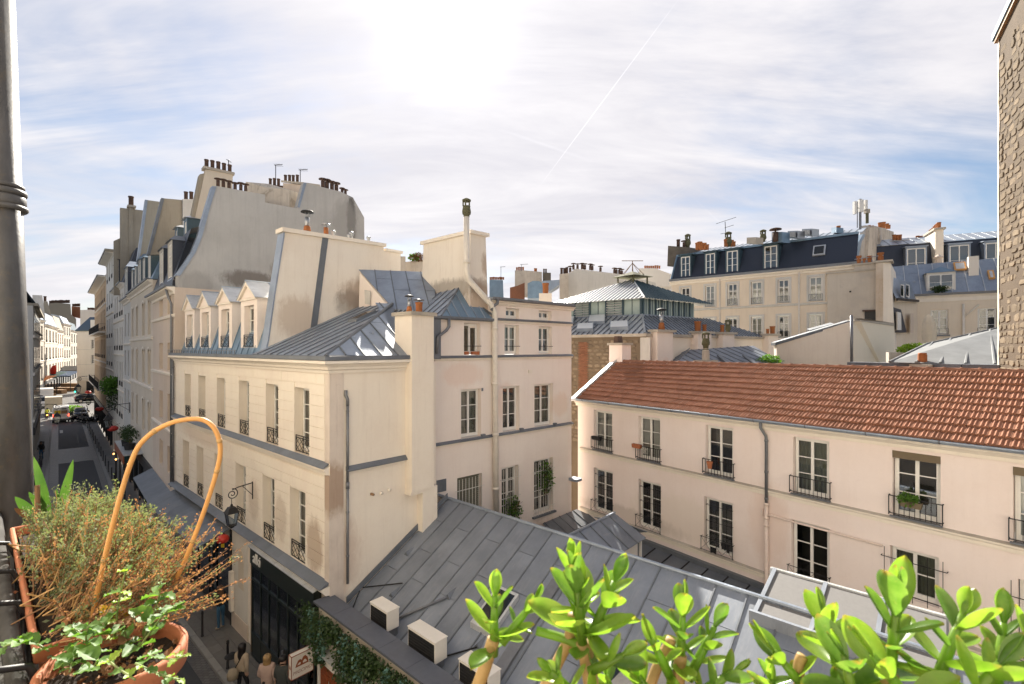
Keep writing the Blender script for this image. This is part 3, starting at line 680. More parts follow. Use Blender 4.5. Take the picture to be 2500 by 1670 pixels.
        for (p, q) in (((u0-.12, zt-.06), (c, ap)), ((u1+.12, zt-.06), (c, ap))):
            mb.prism([(p[0], p[1]), (q[0], q[1]), (q[0], q[1]-.13), (p[0]+(.12 if p[0] < c else -.12), p[1])], 'y', y-.12, y+.02)
        mb.box(u0-.02, u1+.02, y-.05, y, zt-.10, zt-.02); mb.obj('moulding', 'trim', d)
        for s, u in ((-1, u0-.14), (1, u1+.14)):
            zr = [(u, y-.14, zt-.05), (c, y-.14, ap+.02), (c, y+1.7, ap+.02), (u, y+1.7, zt-.05)]
            MB().slab(zr, (0, 0, .025)).obj('dormer_sheet', 'zinc_pale', d)  # pale base colour raised to paint in the sun glint on these sheets
            MB().hexa([(u, y+.72, zt-.03), (u, y+.76, zt-.03), (c, y+.76, ap+.045), (c, y+.72, ap+.045), (u, y+.72, zt+.01), (u, y+.76, zt+.01), (c, y+.76, ap+.085), (c, y+.72, ap+.085)]).obj('dormer_batten', 'zinc', d)
        MB().box(c-.03, c+.03, y-.14, y+1.7, ap+.03, ap+.075).obj('ridge_roll', 'zinc', d)
        window(B, wl+.02, wr-.02, 11.25, 12.86, y+.2, rows=3, curtain='curtain')
        lattice_rail(B, wl+.02, wr-.02, y-.02, 11.25, 11.72, n=1)
    # planters on dormer sills
    # ---- tall chimney wall across the roof
    cw = MB(); u1, u0 = 10.9, 10.45
    prf = [(0.28, 10.9), (0.40, 11.5), (0.62, 13.2), (0.92, 15.2), (0.98, 15.6), (5.3, 15.72), (5.3, 15.55), (6.2, 15.55), (6.2, 11.5), (0.28, 10.9)][:-1]
    cw.prism(prf, 'x', u0, u1); c_ = cw.obj('chimney_wall', 'chimney_plaster', B)
    MB().prism([(0.85, 15.6), (5.38, 15.72), (5.38, 15.86), (0.85, 15.76)], 'x', u0-.1, u1+.1).prism([(5.38, 15.55), (6.28, 15.55), (6.28, 15.66), (5.38, 15.66)], 'x', u0-.1, u1+.08).obj('chimney_coping', 'trim', c_)
    fr = MB()
    for (y0, z0, y1, z1) in ((.28, 10.9, .40, 11.5), (.40, 11.5, .62, 13.2), (.62, 13.2, .92, 15.2), (.92, 15.2, .97, 15.58)):
        fr.hexa([(u0-.06, y0-.05, z0), (u1+.02, y0-.05, z0), (u1+.02, y0, z0), (u0-.06, y0, z0), (u0-.06, y1-.05, z1), (u1+.02, y1-.05, z1), (u1+.02, y1, z1), (u0-.06, y1, z1)])
    fr.obj('edge_flashing', 'zinc', c_)
    s2 = [FS.wz(*p, 10.93) for p in ((788, 578), (802, 580), (772, 815), (757, 815))]
    MB().slab([(10.93, *q) for q in s2], (-.05, 0, 0)).obj('flashing_strip', 'lead', c_)
    for (px, kd, s) in ((750, 'cowl', 1.25), (796, 'mushroom', 1.0), (814, 'vent', 1.0), (852, 'vent', .9), (858, 'vent', 1.15), (900, 'vent', 1.0)):
        w, _ = FS.wz(px, 570, 10.68); pot(c_, kd, (10.68, w, 15.62+.028*(w-.9)+.08), s)
    # ---- hipped zinc roof of the corner
    ap = FS.loc(Vector((-4.70, 19.0, 0))); ap = (ap.x, ap.y, 12.95)
    eC = (LS+.15, -.2, 10.97); eL = (10.9, -.2, 10.97); topL = (10.9, ap[1], 12.97)
    zinc(B, [eL, eC, ap, topL], (1, 0, 0), .55, 2.6, 'zinc', 'roof', bmat='lead')
    se = fi(2.62, .0, 10.97); sf = fi(3.3, 2.9, 12.9)
    zinc(B, [eC, (se[0]+.15, se[1], 10.97), sf, ap], (se[0]-LS, se[1], 0), .6, 2.6, 'zinc', 'roof', bmat='lead')
    MB().tube([eC, ap], .06, 6).obj('hip_roll', 'lead', B)
    # skylight and little vents
    P = [(13.15, 2.3), (13.75, 2.3), (13.75, 3.1), (13.15, 3.1)]
    def onroof(u, y, k): 
        s = (12.96-10.97)/(ap[1]+.2); return (u, y, 10.97+s*(y+.2)+k)
    MB().slab([onroof(u, y, .0) for u, y in P], (0, 0, .12)).obj('skylight', 'lead', B)
    MB().poly([onroof(13.22, 2.38, .126), onroof(13.68, 2.38, .126), onroof(13.68, 3.02, .126), onroof(13.22, 3.02, .126)]).obj('skylight_pane', 'car_glass', B)
    for (a, b) in ((1.15, .75), (1.95, 1.0)):
        c = fi(a, b, 10.97+b*.66); MB().lathe([(.10, 0), (.09, .08), (.03, .12)], (c[0], c[1], c[2]), 8).obj('roof_vent', 'zinc', B)
    # ---- higher zinc slopes behind, little gable
    def L_(px, py, Y): return FS.loc(at(px, py, Y))
    zinc(B, [L_(876, 657, 20.45), L_(1062, 667, 21.6), L_(1062, 758, 19.3), L_(962, 757, 18.85)], FS.loc(at(1062, 667, 21.6))-FS.loc(at(876, 657, 20.45)), .6, 1.8, 'zinc', 'roof', bmat='lead')
    MB().slab([L_(878, 664, 20.5), L_(876, 752, 20.4), L_(955, 757, 18.95)], (.05, .1, 0)).obj('gable', 'cream_wing', B)
    MB().slab([L_(892, 708, 20.0), L_(893, 742, 20.0), L_(904, 744, 19.8), L_(905, 712, 19.8)], (-.02, -.03, 0)).obj('gable_window', 'curtain', B)
    # blue slopes between chimney wall and the grey neighbour
    zinc(B, [(4.8, 4.6, 14.3), (10.42, 4.6, 14.3), (10.42, 6.2, 14.8), (4.8, 6.2, 14.8)], (1, 0, 0), .6, 2, 'zinc_blue', 'roof')
    MB().box(0.02, LS-2, 10.6, 11.0, 0, 10.5).obj('back_wall', 'cream', B)
    # ---- downpipe at the left end
    dp = MB(); dp.tube([(.08, -.10, 10.8), (.08, -.10, 4.3)], .055, 8)
    for z in (10.2, 8.6, 7.2, 5.6): dp.tube([(.08, -.10, z), (.08, -.10, z+.08)], .07, 8)
    dp.obj('downpipe', 'pipe_grey', B, True)
    # ---- ground floor: archway pillar, green shop, glazed front
    MB().box(8.35, 10.0, -.02, 0.25, 0, 4.02).obj('pillar', 'offwhite', B)
    nb = MB(); pts = [(9.05, 2.1), (9.6, 2.1)]+[(9.325+.275*math.cos(a), 3.1+.34*math.sin(a)) for a in [math.pi*i/8 for i in range(9)]]
    nb.prism([(9.05, 1.9), (9.6, 1.9)]+[(9.325+.275*math.cos(a), 3.05+.34*math.sin(a)) for a in [math.pi*i/8 for i in range(9)]], 'y', -.028, -.022); nb.obj('niche', 'beige', B)
    MB().box(8.33, 10.02, -.04, -.02, 0, .75).obj('pillar_base', 'pinkstone', B)
    return B
HOUSE = cream_house()

def alki_shop():
    S = FS.root('glazed_shop', 'dark green shop front with white lettering under the cream corner house', 'shop front')
    u0, u1, y = 10.93, 15.8, -.27
    MB().box(u0, u1, y, -.03, 3.48, 4.06).obj('sign_board', 'shop_green', S)
    MB().hexa([(u0-.08, y-.05, 4.06), (u1+.05, y-.05, 4.06), (u1+.05, -.03, 4.14), (u0-.08, -.03, 4.14), (u0-.08, y-.05, 4.09), (u1+.05, y-.05, 4.09), (u1+.05, -.03, 4.20), (u0-.08, -.03, 4.20)]).obj('canopy', 'zinc_pale', S)
    cu = bpy.data.curves.new('t', 'FONT'); cu.body = 'alki'; cu.size = .52; cu.extrude = .012
    to = bpy.data.objects.new('t', cu); COL.objects.link(to); me = bpy.data.meshes.new_from_object(to); bpy.data.objects.remove(to)
    me.materials.clear(); me.materials.append(MATS['white_paint']); link('lettering', me, S, (u0+.28, y-.014, 3.60), (R(90), 0, 0))
    fr = MB(); us = [u0+.05, 11.75, 12.45, 13.2, 13.95, 14.65, 15.3, 15.75]
    for u in us: fr.box(u-.035, u+.035, y+.04, y+.10, .15, 3.48)
    for z, h in ((3.40, .08), (2.90, .07), (.95, .08), (.12, .08)): fr.box(u0, u1, y+.03, y+.11, z, z+h)
    fr.obj('frame', 'shop_green', S)
    MB().box(u0, 13.2, y+.05, y+.10, .18, .96).obj('stall_riser', 'shop_green', S)
    for i in range(len(us)-1):
        lo = .97+.06 if us[i+1] < 13.25 else .2
        MB().box(us[i]+.035, us[i+1]-.035, y+.065, y+.075, lo, 2.9).obj('pane', 'glass', S); MB().box(us[i]+.035, us[i+1]-.035, y+.065, y+.075, 2.97, 3.4).obj('pane', 'glass', S)
    MB().box(13.62, 13.66, y-.03, y+.03, .95, 1.45).obj('door_handle', 'galv', S)
    # the room behind the glass
    rm = MB(); rm.poly([(u0, 3.0, .1), (u1, 3.0, .1), (u1, 3.0, 3.6), (u0, 3.0, 3.6)]); rm.poly([(u0, .05, 3.6), (u1, .05, 3.6), (u1, 3, 3.6), (u0, 3, 3.6)]); rm.poly([(u0, .05, .1), (u0, 3, .1), (u0, 3, 3.6), (u0, .05, 3.6)]); rm.poly([(u1, .05, .1), (u1, 3, .1), (u1, 3, 3.6), (u1, .05, 3.6)])
    rm.obj('room', 'beige', S); MB().poly([(u0, -.2, .11), (u1, -.2, .11), (u1, 3, .11), (u0, 3, .11)]).obj('room_floor', 'wood', S)
    # brass pipe at the left
    MB().tube([(10.72, -.12, 3.9), (10.72, -.12, .1)], .05, 8).obj('pipe', 'wood', S, True)
    ch = thing('chair', 'black chair behind the shop window', 'chair', FS.W(12.4, .55, .11), FS.rz+.6)
    m = MB(); m.box(-.22, .22, -.22, .22, .44, .48); m.obj('seat', 'black', ch)
    m = MB(); m.prism([(-.2, .55), (.2, .55), (.22, .95), (-.22, .95)], 'y', .2, .23); m.obj('backrest', 'black', ch)
    for sx in (-.18, .18):
        for sy in (-.18, .18): MB().box(sx-.015, sx+.015, sy-.015, sy+.015, 0, .44).obj('leg', 'black', ch)
alki_shop()

def canopy_shop():
    S = FS.root('shop_canopy', 'zinc sheet canopy over the dark shop left of the whitewashed pillar', 'canopy')
    z0, z1 = 4.0, 3.55; n = 9; ua, ub = .3, 8.3
    for i in range(n):
        a, b = ua+(ub-ua)*i/n+.006, ua+(ub-ua)*(i+1)/n-.006
        MB().slab([(a, -.02, z0), (b, -.02, z0), (b, -1.25, z1), (a, -1.25, z1)], (0, 0, .03)).obj('zinc_sheet', 'lead', S)
    MB().box(ua, ub, -1.28, -1.24, z1-.16, z1+.03).obj('fascia', 'pipe_grey', S)
    MB().tube([(ua, -.10, z0+.07), (ub, -.10, z0+.07)], .025, 6).obj('rod', 'wood', S)
    for u in (ua+.05, 3.0, 5.6, ub-.05): MB().box(u-.06, u+.06, -.06, 0.0, 0, z0-.02).obj('post', 'shop_dark', S)
    rm = MB(); rm.poly([(ua, .9, 0), (ub, .9, 0), (ub, .9, 3.9), (ua, .9, 3.9)]); rm.obj('shop_back', 'shop_dark', S)
    for a, b in ((.45, 2.9), (3.1, 5.5), (5.7, 8.1)): MB().box(a, b, .12, .14, .6, 3.2).obj('pane', 'glass', S)
    MB().box(ua, ub, .05, .2, 0, .6).obj('stall_riser', 'shop_dark', S)
    m = MB()
    m.box(8.38, 8.62, -.16, -.03, .8, 2.35); tag(m.obj('menu_board', 'trim', None, loc=(0, 0, 0)), 'cream notice board fixed to the whitewashed pillar by the dark shop', 'board')
    o = bpy.data.objects['menu_board']; o.location = (FS.o[0], FS.o[1], 0); o.rotation_euler = (0, 0, FS.rz)
canopy_shop()

def street_lantern(P, rz, label, s=1.0, arm=1.25, group=None):
    T = thing('street_lantern', label, 'street lamp', P, rz, group)     # origin at wall, bracket sticks out along -y
    a = MB(); a.tube([(0, -.02, -.42), (0, -.02, .22)], .022, 6); a.tube([(0, -.02, .18), (0, -arm*.62, .12), (0, -arm*.86, .06)], .02, 6); a.tube([(0, -.02, -.28), (0, -arm*.45, .13)], .012, 5)
    sp = []; 
    for i in range(28):
        t = i/27; r = .17*(1-t)+.03; an = math.pi*.5+t*3.4*math.pi; sp.append((0, -arm*.86-math.cos(an)*r*1.0, -.09+math.sin(an)*r))
    a.tube(sp, .017, 5); a.tube([(0, -arm*.86-.02, -.26), (0, -arm*.86-.02, -.52)], .012, 5); a.obj('bracket', 'iron', T)
    c = (0, -arm*.86-.02, -.52); y = c[1]
    def fr(mb, r0, z0, r1, z1, n=4):
        vs = []
        for r, z in ((r0, z0), (r1, z1)):
            for k in range(n): an = math.pi/4+2*math.pi*k/n; vs.append((r*math.cos(an), y+r*math.sin(an), z))
        mb.add(vs, [(3, 2, 1, 0), (4, 5, 6, 7), (0, 1, 5, 4), (1, 2, 6, 5), (2, 3, 7, 6), (3, 0, 4, 7)])
    m = MB(); fr(m, .06, -.52, .03, -.44); fr(m, .26, -.72, .15, -.55); fr(m, .15, -.56, .06, -.52); fr(m, .29, -.75, .29, -.72); m.obj('lamp_roof', 'iron', T)
    m = MB()
    for k in range(4):
        an = math.pi/4+math.pi/2*k; m.tube([(.25*math.cos(an), y+.25*math.sin(an), -.74), (.16*math.cos(an), y+.16*math.sin(an), -1.2)], .012, 4)
    fr(m, .17, -1.22, .17, -1.19); fr(m, .05, -1.3, .12, -1.22); m.obj('cage', 'iron', T)
    for k in range(4):
        a0, a1 = math.pi/4+math.pi/2*k, math.pi/4+math.pi/2*(k+1)
        MB().poly([(.245*math.cos(a0), y+.245*math.sin(a0), -.75), (.245*math.cos(a1), y+.245*math.sin(a1), -.75), (.158*math.cos(a1), y+.158*math.sin(a1), -1.19), (.158*math.cos(a0), y+.158*math.sin(a0), -1.19)]).obj('pane', 'lamp_glass', T)
    T.scale = (s, s, s); return T
u_, z_ = FS.uz(*(400+.3317*660, 1150+.3317*120))
street_lantern(FS.W(u_, -.01, z_), FS.rz, 'black four-sided wall lantern with scrolled bracket on the cream corner house', 1.0, .82)
rl = MB(); rl.lathe([(.02, .16), (.10, .15), (.20, .09), (.23, 0), (.20, -.09), (.10, -.15), (.02, -.16)], n=18); 
rlo = thing('red_lantern', 'round red paper lantern hanging under the black wall lamp', 'lantern', FS.W(9.2, -.62, 3.98)); rl.obj('shade', 'red', rlo, True); MB().box(-.06, .06, -.005, .005, -.32, -.16).obj('tassel', 'yellow', rlo); MB().tube([(0, 0, .16), (0, .3, .42)], .006, 4).obj('hanger', 'iron', rlo)

# ================================================================ court wing
def wing():
    B = FW.root('court_wing', 'cream rear wing with white barred windows and a cream flue pipe', 'building')
    top = [(1.26, 2.06), (3.35, 4.17), (5.37, 6.22)]; mid = [(1.12, 2.1), (3.25, 4.2), (5.1, 6.3)]; bot = [(.94, 2.14, 4.55), (3.19, 4.14, 3.94), (5.08, 6.28, 3.86)]
    sm = [(3.42, 4.18), (5.38, 6.2)]
    holes = [(a, b, 10.93, 12.17) for a, b in top]+[(a, b, 7.72, 9.61) for a, b in mid]+[(a, b, c, 6.26) for a, b, c in bot]
    w1 = wall_mesh(-1.0, 2.62, 0, 12.33, [h for h in holes if h[1] < 2.7], .32)
    w2 = wall_mesh(2.62, 7.58, 0, 13.1, [h for h in holes if h[0] > 2.7]+[(a, b, 12.44, 12.87) for a, b in sm], .32)
    w2.poly([(7.58, 0, 0), (7.58, 4, 0), (7.58, 4, 13.1), (7.58, 0, 13.1)])
    w2.poly([(2.62, 0, 12.33), (2.62, 3, 12.33), (2.62, 3, 13.1), (2.62, 0, 13.1)])
    w1.v += []; o = len(w1.v); w1.v += w2.v; w1.f += [[i+o for i in f] for f in w2.f]; w1.mi += w2.mi
    w1.obj('wall', 'cream_wing', B)
    for i, (a, b) in enumerate(top): window(B, a+.01, b-.01, 10.95, 12.16, .2, rows=2 if i else 1, curtain='curtain' if i == 1 else None)
    for i, (a, b) in enumerate(mid): window(B, a+.01, b-.01, 7.74, 9.6, .2, rows=3, curtain='curtain_olive' if i != 1 else None)
    for i, (a, b) in enumerate(sm): window(B, a+.01, b-.01, 12.45, 12.86, .2, rows=1, curtain='curtain' if i else None)
    for i, (a, b, c) in enumerate(bot):
        if i == 0:
            sh = MB(); 
            for k in range(22): sh.hexa([(a+.02, .14, c+.02+k*.076), (b-.02, .14, c+.02+k*.076), (b-.02, .2, c+.06+k*.076), (a+.02, .2, c+.06+k*.076), (a+.02, .15, c+.01+k*.076+.0), (b-.02, .15, c+.01+k*.076), (b-.02, .21, c+.05+k*.076), (a+.02, .21, c+.05+k*.076)])
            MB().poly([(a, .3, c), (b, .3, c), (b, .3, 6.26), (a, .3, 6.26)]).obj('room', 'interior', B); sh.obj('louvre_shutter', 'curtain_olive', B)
        else: window(B, a+.01, b-.01, c+.02, 6.24, .2, rows=4)
        guard_grid(B, a+.05, b-.05, -.06, c-.02 if i else 4.5, 6.2, 'white_iron', 8, (.12, .47, .82) if i else (.25, .75), .011, .14)
        if i: MB().box(a-.12, b+.12, -.12, .02, c-.10, c-.02).obj('sill', 'lead', B)
    for a, b in top: MB().tube([(a-.03, -.03, 11.28), (b+.03, -.03, 11.28)], .013, 5).obj('rail', 'iron', B)
    # string courses
    for z, nm in ((10.85, 1), (7.66, 1), (12.36, 0)):
        ua = 2.62 if z > 12 else -.1
        MB().sweep([(ua, 0), (7.6, 0)], [(0, z-.12), (.05, z-.11), (.07, z-.03), (0, z-.03)]).obj('string_course', 'trim', B)
        MB().sweep([(ua, 0), (7.62, 0)], [(0, z-.03), (.12, z-.03), (.13, z-.01), (.02, z+.07), (0, z+.07)]).obj('flashing', 'lead', B)
    for a, b in mid: MB().box(b-.02, b+.16, -.10, .0, 7.68, 7.80).obj('sill_end', 'lead', B); MB().box(a-.04, b+.02, -.04, .03, 7.66, 7.72).obj('sill', 'white_paint', B)
    # eaves
    MB().sweep([(2.55, 0), (7.68, 0)], [(0, 12.95), (.06, 12.96), (.10, 13.04), (.18, 13.08), (.18, 13.12), (0, 13.13)]).obj('cornice', 'trim', B)
    MB().sweep([(2.5, 0), (7.5, 0)], [(0, 13.12), (.26, 13.12), (.30, 13.16), (.30, 13.25), (.26, 13.25), (.24, 13.18), (0, 13.2)]).obj('gutter', 'pipe_grey', B)
    zinc(B, [(2.6, -.1, 13.22), (7.55, -.1, 13.22), (7.55, 3.2, 13.6), (2.6, 3.2, 13.6)], (1, 0, 0), .6, 2, 'zinc', 'roof')
    MB().sweep([(-.2, 0), (2.6, 0)], [(0, 12.26), (.18, 12.26), (.22, 12.3), (.22, 12.38), (.18, 12.38), (.16, 12.32), (0, 12.34)]).obj('gutter', 'lead', B)
    # small hipped roof
    apx = (1.81, 1.0, 13.73); back = (1.81, 4.6, 13.73)
    zinc(B, [(0.1, -.18, 12.36), (2.58, -.18, 12.36), apx], (1, 0, 0), .42, 2, 'zinc_blue', 'roof', bmat='zinc')
    zinc(B, [(0.1, -.18, 12.36), apx, back, (0.1, 4.6, 12.36)], (0, 1, 0), .42, 1.6, 'zinc', 'roof', bmat='lead')
    zinc(B, [(2.58, -.18, 12.36), apx, back, (3.6, 4.6, 12.36)], (0, 1, 0), .42, 1.6, 'zinc', 'roof')
    MB().tube([(0.1, -.18, 12.38), apx], .04, 6).obj('hip_roll', 'lead', B); MB().tube([apx, back], .04, 6).obj('ridge_roll', 'lead', B)
    # chimney wall with coping, carrying the flue
    a = FW.loc(FW.W(1.76, 0)); k = 3.0
    dv = FS.d; 
    def q(u, t, z): P = FW.W(u, 0.25); return tuple(FW.loc(Vector((P.x-dv[0]*t, P.y-dv[1]*t, z))))
    st = MB(); st.hexa([q(1.66, -.05, 12.0), q(2.66, -.05, 12.0), q(2.66, 3.1, 12.0), q(1.66, 3.1, 12.0), q(1.78, 0, 15.72), q(2.54, 0, 15.72), q(2.54, 3.0, 15.72), q(1.78, 3.0, 15.72)])
    st = st.obj('chimney', 'chimney_plaster', B)
    MB().hexa([q(1.68, -.1, 15.72), q(2.66, -.1, 15.72), q(2.66, 3.12, 15.72), q(1.68, 3.12, 15.72), q(1.68, -.1, 15.86), q(2.66, -.1, 15.86), q(2.66, 3.12, 15.86), q(1.68, 3.12, 15.86)]).obj('chimney_cap', 'trim', st)
    # flue pipe
    def pz(px, py, w): u, z = FW.uz(px, py, w); return (u, w, z)
    path = [pz(1139, 530, .05), pz(1139, 662, .0), pz(1143, 682, -.03), pz(1198, 742, -.14), pz(1208, 762, -.15), pz(1208, 860, -.15), pz(1212, 1275, -.15)]
    MB().tube(path, .115, 14).obj('flue_pipe', 'pipe_cream', B, True)
    for (px, py) in ((1139, 640), (1208, 802), (1208, 936), (1210, 1060), (1211, 1192)):
        w = -.15 if py > 700 else .0; c = pz(px, py, w); MB().tube([(c[0], c[1], c[2]-.05), (c[0], c[1], c[2]+.05)], .135, 14).obj('pipe_collar', 'pipe_cream', B, True)
    c = pz(1139, 533, .05); pot(B, 'moss', (c[0], c[1], c[2]), 1.1)
    # rainwater elbow
    MB().tube([(2.75, -.25, 13.15), (2.75, -.25, 13.0), (2.55, -.2, 12.85), (2.5, -.16, 12.7)], .06, 8).obj('elbow', 'pipe_grey', B, True)
    MB().tube([(.42, -.2, 12.3), (.42, -.2, 12.0), (.3, -.2, 11.85), (-.05, -.16, 11.6), (-.08, -.14, 11.0)], .06, 8).obj('downpipe', 'pipe_grey', B, True)
    MB().box(-.2, .12, -.12, .0, 10.8, 12.3).obj('flashing_panel', 'lead', B)
    MB().box(2.12, 2.2, -.02, 0, 9.5, 9.62).obj('vent_grille', 'lead', B); MB().box(4.72, 4.92, -.05, 0, 10.12, 10.26).obj('alarm_box', 'trim', B)
    MB().box(.0, .42, -.03, 0.0, 5.9, 6.35).obj('patch', 'lead', B)
    return B
WING = wing()
def leaf_cloud(name, label, cat, n, fn, size, mat, group=None, parent=None, stems=None, smat='twig'):
    mb = MB()
    for _ in range(n):
        p, d = fn(); p = Vector(p); a = Vector((random.gauss(0, 1), random.gauss(0, 1), random.gauss(0, 1))).normalized()
        if d is not None: a = (a+Vector(d)*1.2).normalized()
        b = a.cross(Vector((random.gauss(0, 1), random.gauss(0, 1), random.gauss(0, 1)))).normalized(); s = size*random.uniform(.6, 1.4)
        mb.add([p, p+a*s*.5+b*s*.32, p+a*s, p+a*s*.5-b*s*.32], [(0, 1, 2, 3)])
    o = mb.obj(name, mat, parent, recalc=False)
    if label: tag(o, label, cat, group)
    else: o['kind'] = 'stuff'
    return o
def ball(c, r):
    def f():
        v = Vector((random.gauss(0, 1), random.gauss(0, 1), random.gauss(0, 1))).normalized()*(random.random()**.45)
        return (c[0]+v.x*r[0], c[1]+v.y*r[1], c[2]+v.z*r[2]), v
    return f
for (u, z, rz_, r, lb) in ((3.68, 4.5, .55, .42, 'bushy green plant filling the lower half of the middle barred window'), (5.7, 5.4, .75, .36, 'straggling green plant climbing through the tall barred window beside the pink house')):
    P = FW.W(u, -.02, z); T = thing('window_plant', lb, 'plant', P); n = 700
    leaf_cloud('foliage', None, None, n, ball((0, 0, 0), (r, .16, rz_)), .09, 'ivy_dark', parent=T)
    leaf_cloud('leaves', None, None, 260, ball((.05, -.05, 0), (r*1.05, .2, rz_*1.05)), .09, 'leaf_green', parent=T)
    m = MB()
    for k in range(7): m.tube([(random.uniform(-.2, .2), .02, -rz_), (random.uniform(-.3, .3), -.05, random.uniform(-.2, .3)), (random.uniform(-.1, .55), -.15, random.uniform(0, rz_))], .006, 4)
    m.obj('stems', 'twig', T)
for (u, nm, ln, lb) in ((1.42, 'flower_pot', .07, 'small orange flower pot on the wing sill left of the flue pipe'), (1.85, 'trough_planter', .16, 'orange trough on the wing sill left of the flue pipe')):
    m = MB(); m.prism([(-ln, 0), (ln, 0), (ln*1.15, .13), (-ln*1.15, .13)], 'y', -.06, .06); o = m.obj(nm, 'terracotta'); tag(o, lb, 'planter'); o.location = FW.W(u, .06, 10.94); o.rotation_euler = (0, 0, FW.rz)

flat('dull_panel', (0.17, 0.165, 0.16), .8)
# ================================================================ low zinc-roofed shop
def zinc_shop():
    B = FS.root('low_shop', 'single-storey shop with a wide grey zinc roof beside the cream corner house', 'building')
    u1 = 31.0; e = (0.42, 3.50); r = (4.45, 5.80)
    uL = LS+.06
    zinc(B, [(uL, *e), (u1, *e), (u1, *r), (uL, *r)], (1, 0, 0), .655, 2.05, 'zinc_front', 'roof', bmat='lead', bw=.045, bh=.03)
    zinc(B, [(uL-1.2, *r), (u1, *r), (u1, 6.2, 4.4), (uL-1.2, 6.2, 4.4)], (1, 0, 0), .655, 2.0, 'zinc_front', 'roof_back')
    MB().tube([(uL-.6, 4.45, 5.83), (u1, 4.45, 5.83)], .055, 8).obj('ridge_roll', 'zinc', B)
    MB().slab([(uL-.02, .5, 3.6), (uL-.02, 4.4, 5.82), (uL-.02, 4.4, 6.02), (uL-.02, .5, 3.8)], (.03, 0, 0)).obj('abutment_flashing', 'lead', B)
    # parapet
    MB().box(LS-.02, u1, -.32, .08, 2.55, 3.93).obj('parapet', 'beige', B)
    for i in range(14):
        a = LS-.12+i*1.1; MB().box(a+.004, a+1.096, -.44, .14, 3.93, 3.99).obj('coping_slab', 'slate_coping', B)
    MB().box(LS-.02, u1, .14, .42, 3.3, 3.42).obj('gutter', 'lead', B)
    # shop front under it
    MB().box(LS-.02, u1, -.50, -.30, 2.52, 2.80).obj('fascia', 'offwhite', B)
    MB().box(LS-.05, u1, -.60, -.30, 2.80, 2.85).obj('fascia_ledge', 'zinc_pale', B)
    for i in range(5): MB().box(LS+.12, u1, -.34, -.30, 1.98+i*.108, 2.08+i*.108).obj('board', 'wood_red', B)
    MB().box(LS-.02, LS+.10, -.36, -.2, 0, 2.52).obj('pilaster', 'offwhite', B)
    for i in range(15): MB().box(LS+.12, LS+.5, -.34, -.30, .02+i*.13, .145+i*.13).obj('board', 'wood_red', B)
    MB().box(LS+.5, LS+.95, -.28, -.1, 0, 1.98).obj('door_jamb', 'wood_red', B)
    us = [LS+1.0+i*1.0 for i in range(13)]
    for u in us: MB().box(u-.05, u+.05, -.32, -.22, 0, 1.98).obj('mullion', 'wood_red', B)
    for i in range(12): MB().box(us[i]+.05, us[i+1]-.05, -.27, -.26, .4, 1.98).obj('pane', 'glass', B)
    rm = MB(); rm.poly([(LS+.5, .8, 0), (u1, .8, 0), (u1, .8, 2.6), (LS+.5, .8, 2.6)]); rm.obj('room', 'interior', B)
    MB().box(LS+.5, u1, -.30, -.2, 0, .4).obj('stall_riser', 'wood_red', B)
    MB().tube([(LS+.28, -.4, .9), (LS+.28, -.4, 1.75)], .025, 8).obj('pull_handle', 'galv', B, True)
    # roof furniture: small vents, cable, skylights
    def on(u, y, k=0.0): return (u, y, e[1]+(y-e[0])*(r[1]-e[1])/(r[0]-e[0])+k)
    rv = [((990, 1352)), ((955, 1464)), ((1090, 1468)), ((1165, 1590))]
    for (px, py) in rv:
        # intersect the pixel ray with the roof plane
        best = min((abs((H+(HZ-py)/FPX*FS.W(u, y).y)-on(u, y)[2])+abs(1250+FPX*FS.W(u, y).x/FS.W(u, y).y-px)*.02, u, y) for u in [LS+.2+i*.1 for i in range(130)] for y in [.5+j*.1 for j in range(40)])
        u, y = best[1], best[2]; p = on(u, y, .012); q = on(u, y+.34, .012)
        MB().add([(p[0]-.11, p[1], p[2]), (p[0]+.11, p[1], p[2]), (p[0], p[1], p[2]+.13), (q[0], q[1], q[2]+.01)], [(0, 1, 2), (1, 3, 2), (0, 2, 3), (0, 3, 1)]).obj('roof_vent', 'lead', B)
        if px == 1090: MB().tube([(p[0], p[1], p[2]+.06), on(u-.9, y-.9, .07), on(u-1.6, y-1.5, .07), on(u-1.75, .46, .04)], .035, 8).obj('conduit', 'pipe_grey', B, True)
        if px == 955: MB().tube([on(u, y+.4, .05), on(u-1.3, y-.2, .05), on(LS+.4, .5, .05)], .018, 5).obj('cable', 'black', B)
        if px == 1165: MB().tube([(p[0], p[1], p[2]+.04), on(u-.8, y-.6, .05), on(u-1.0, .5, .05)], .02, 5).obj('cable', 'black', B)
    for (ua, ub, ya, yb) in ((20.6, 21.35, 1.5, 2.5), (24.3, 25.2, 1.1, 2.2), (25.9, 26.9, .9, 1.9)):
        MB().slab([on(ua, ya, .0), on(ub, ya, .0), on(ub, yb, .0), on(ua, yb, .0)], (0, 0, .16)).obj('skylight_curb', 'zinc_pale', B)
        MB().slab([on(ua+.07, ya+.07, .162), on(ub-.07, ya+.07, .162), on(ub-.07, yb-.07, .162), on(ua+.07, yb-.07, .162)], (0, 0, .006)).obj('skylight_pane', 'car_glass', B)
    MB().slab([on(21.9, .6, .0), on(22.2, .6, .0), on(22.2, 3.2, .0), on(21.9, 3.2, .0)], (0, 0, .1)).obj('cable_tray', 'pipe_grey', B)
    # white-framed glazed rooflight near the ridge
    T = FS.root('glazed_rooflight', 'white framed rooflight with pale panels straddling the grey zinc ridge', 'rooflight')
    def rl3(u, t, k=0.0): return (u, 4.0+t*1.5, 5.68+t*.34+k)
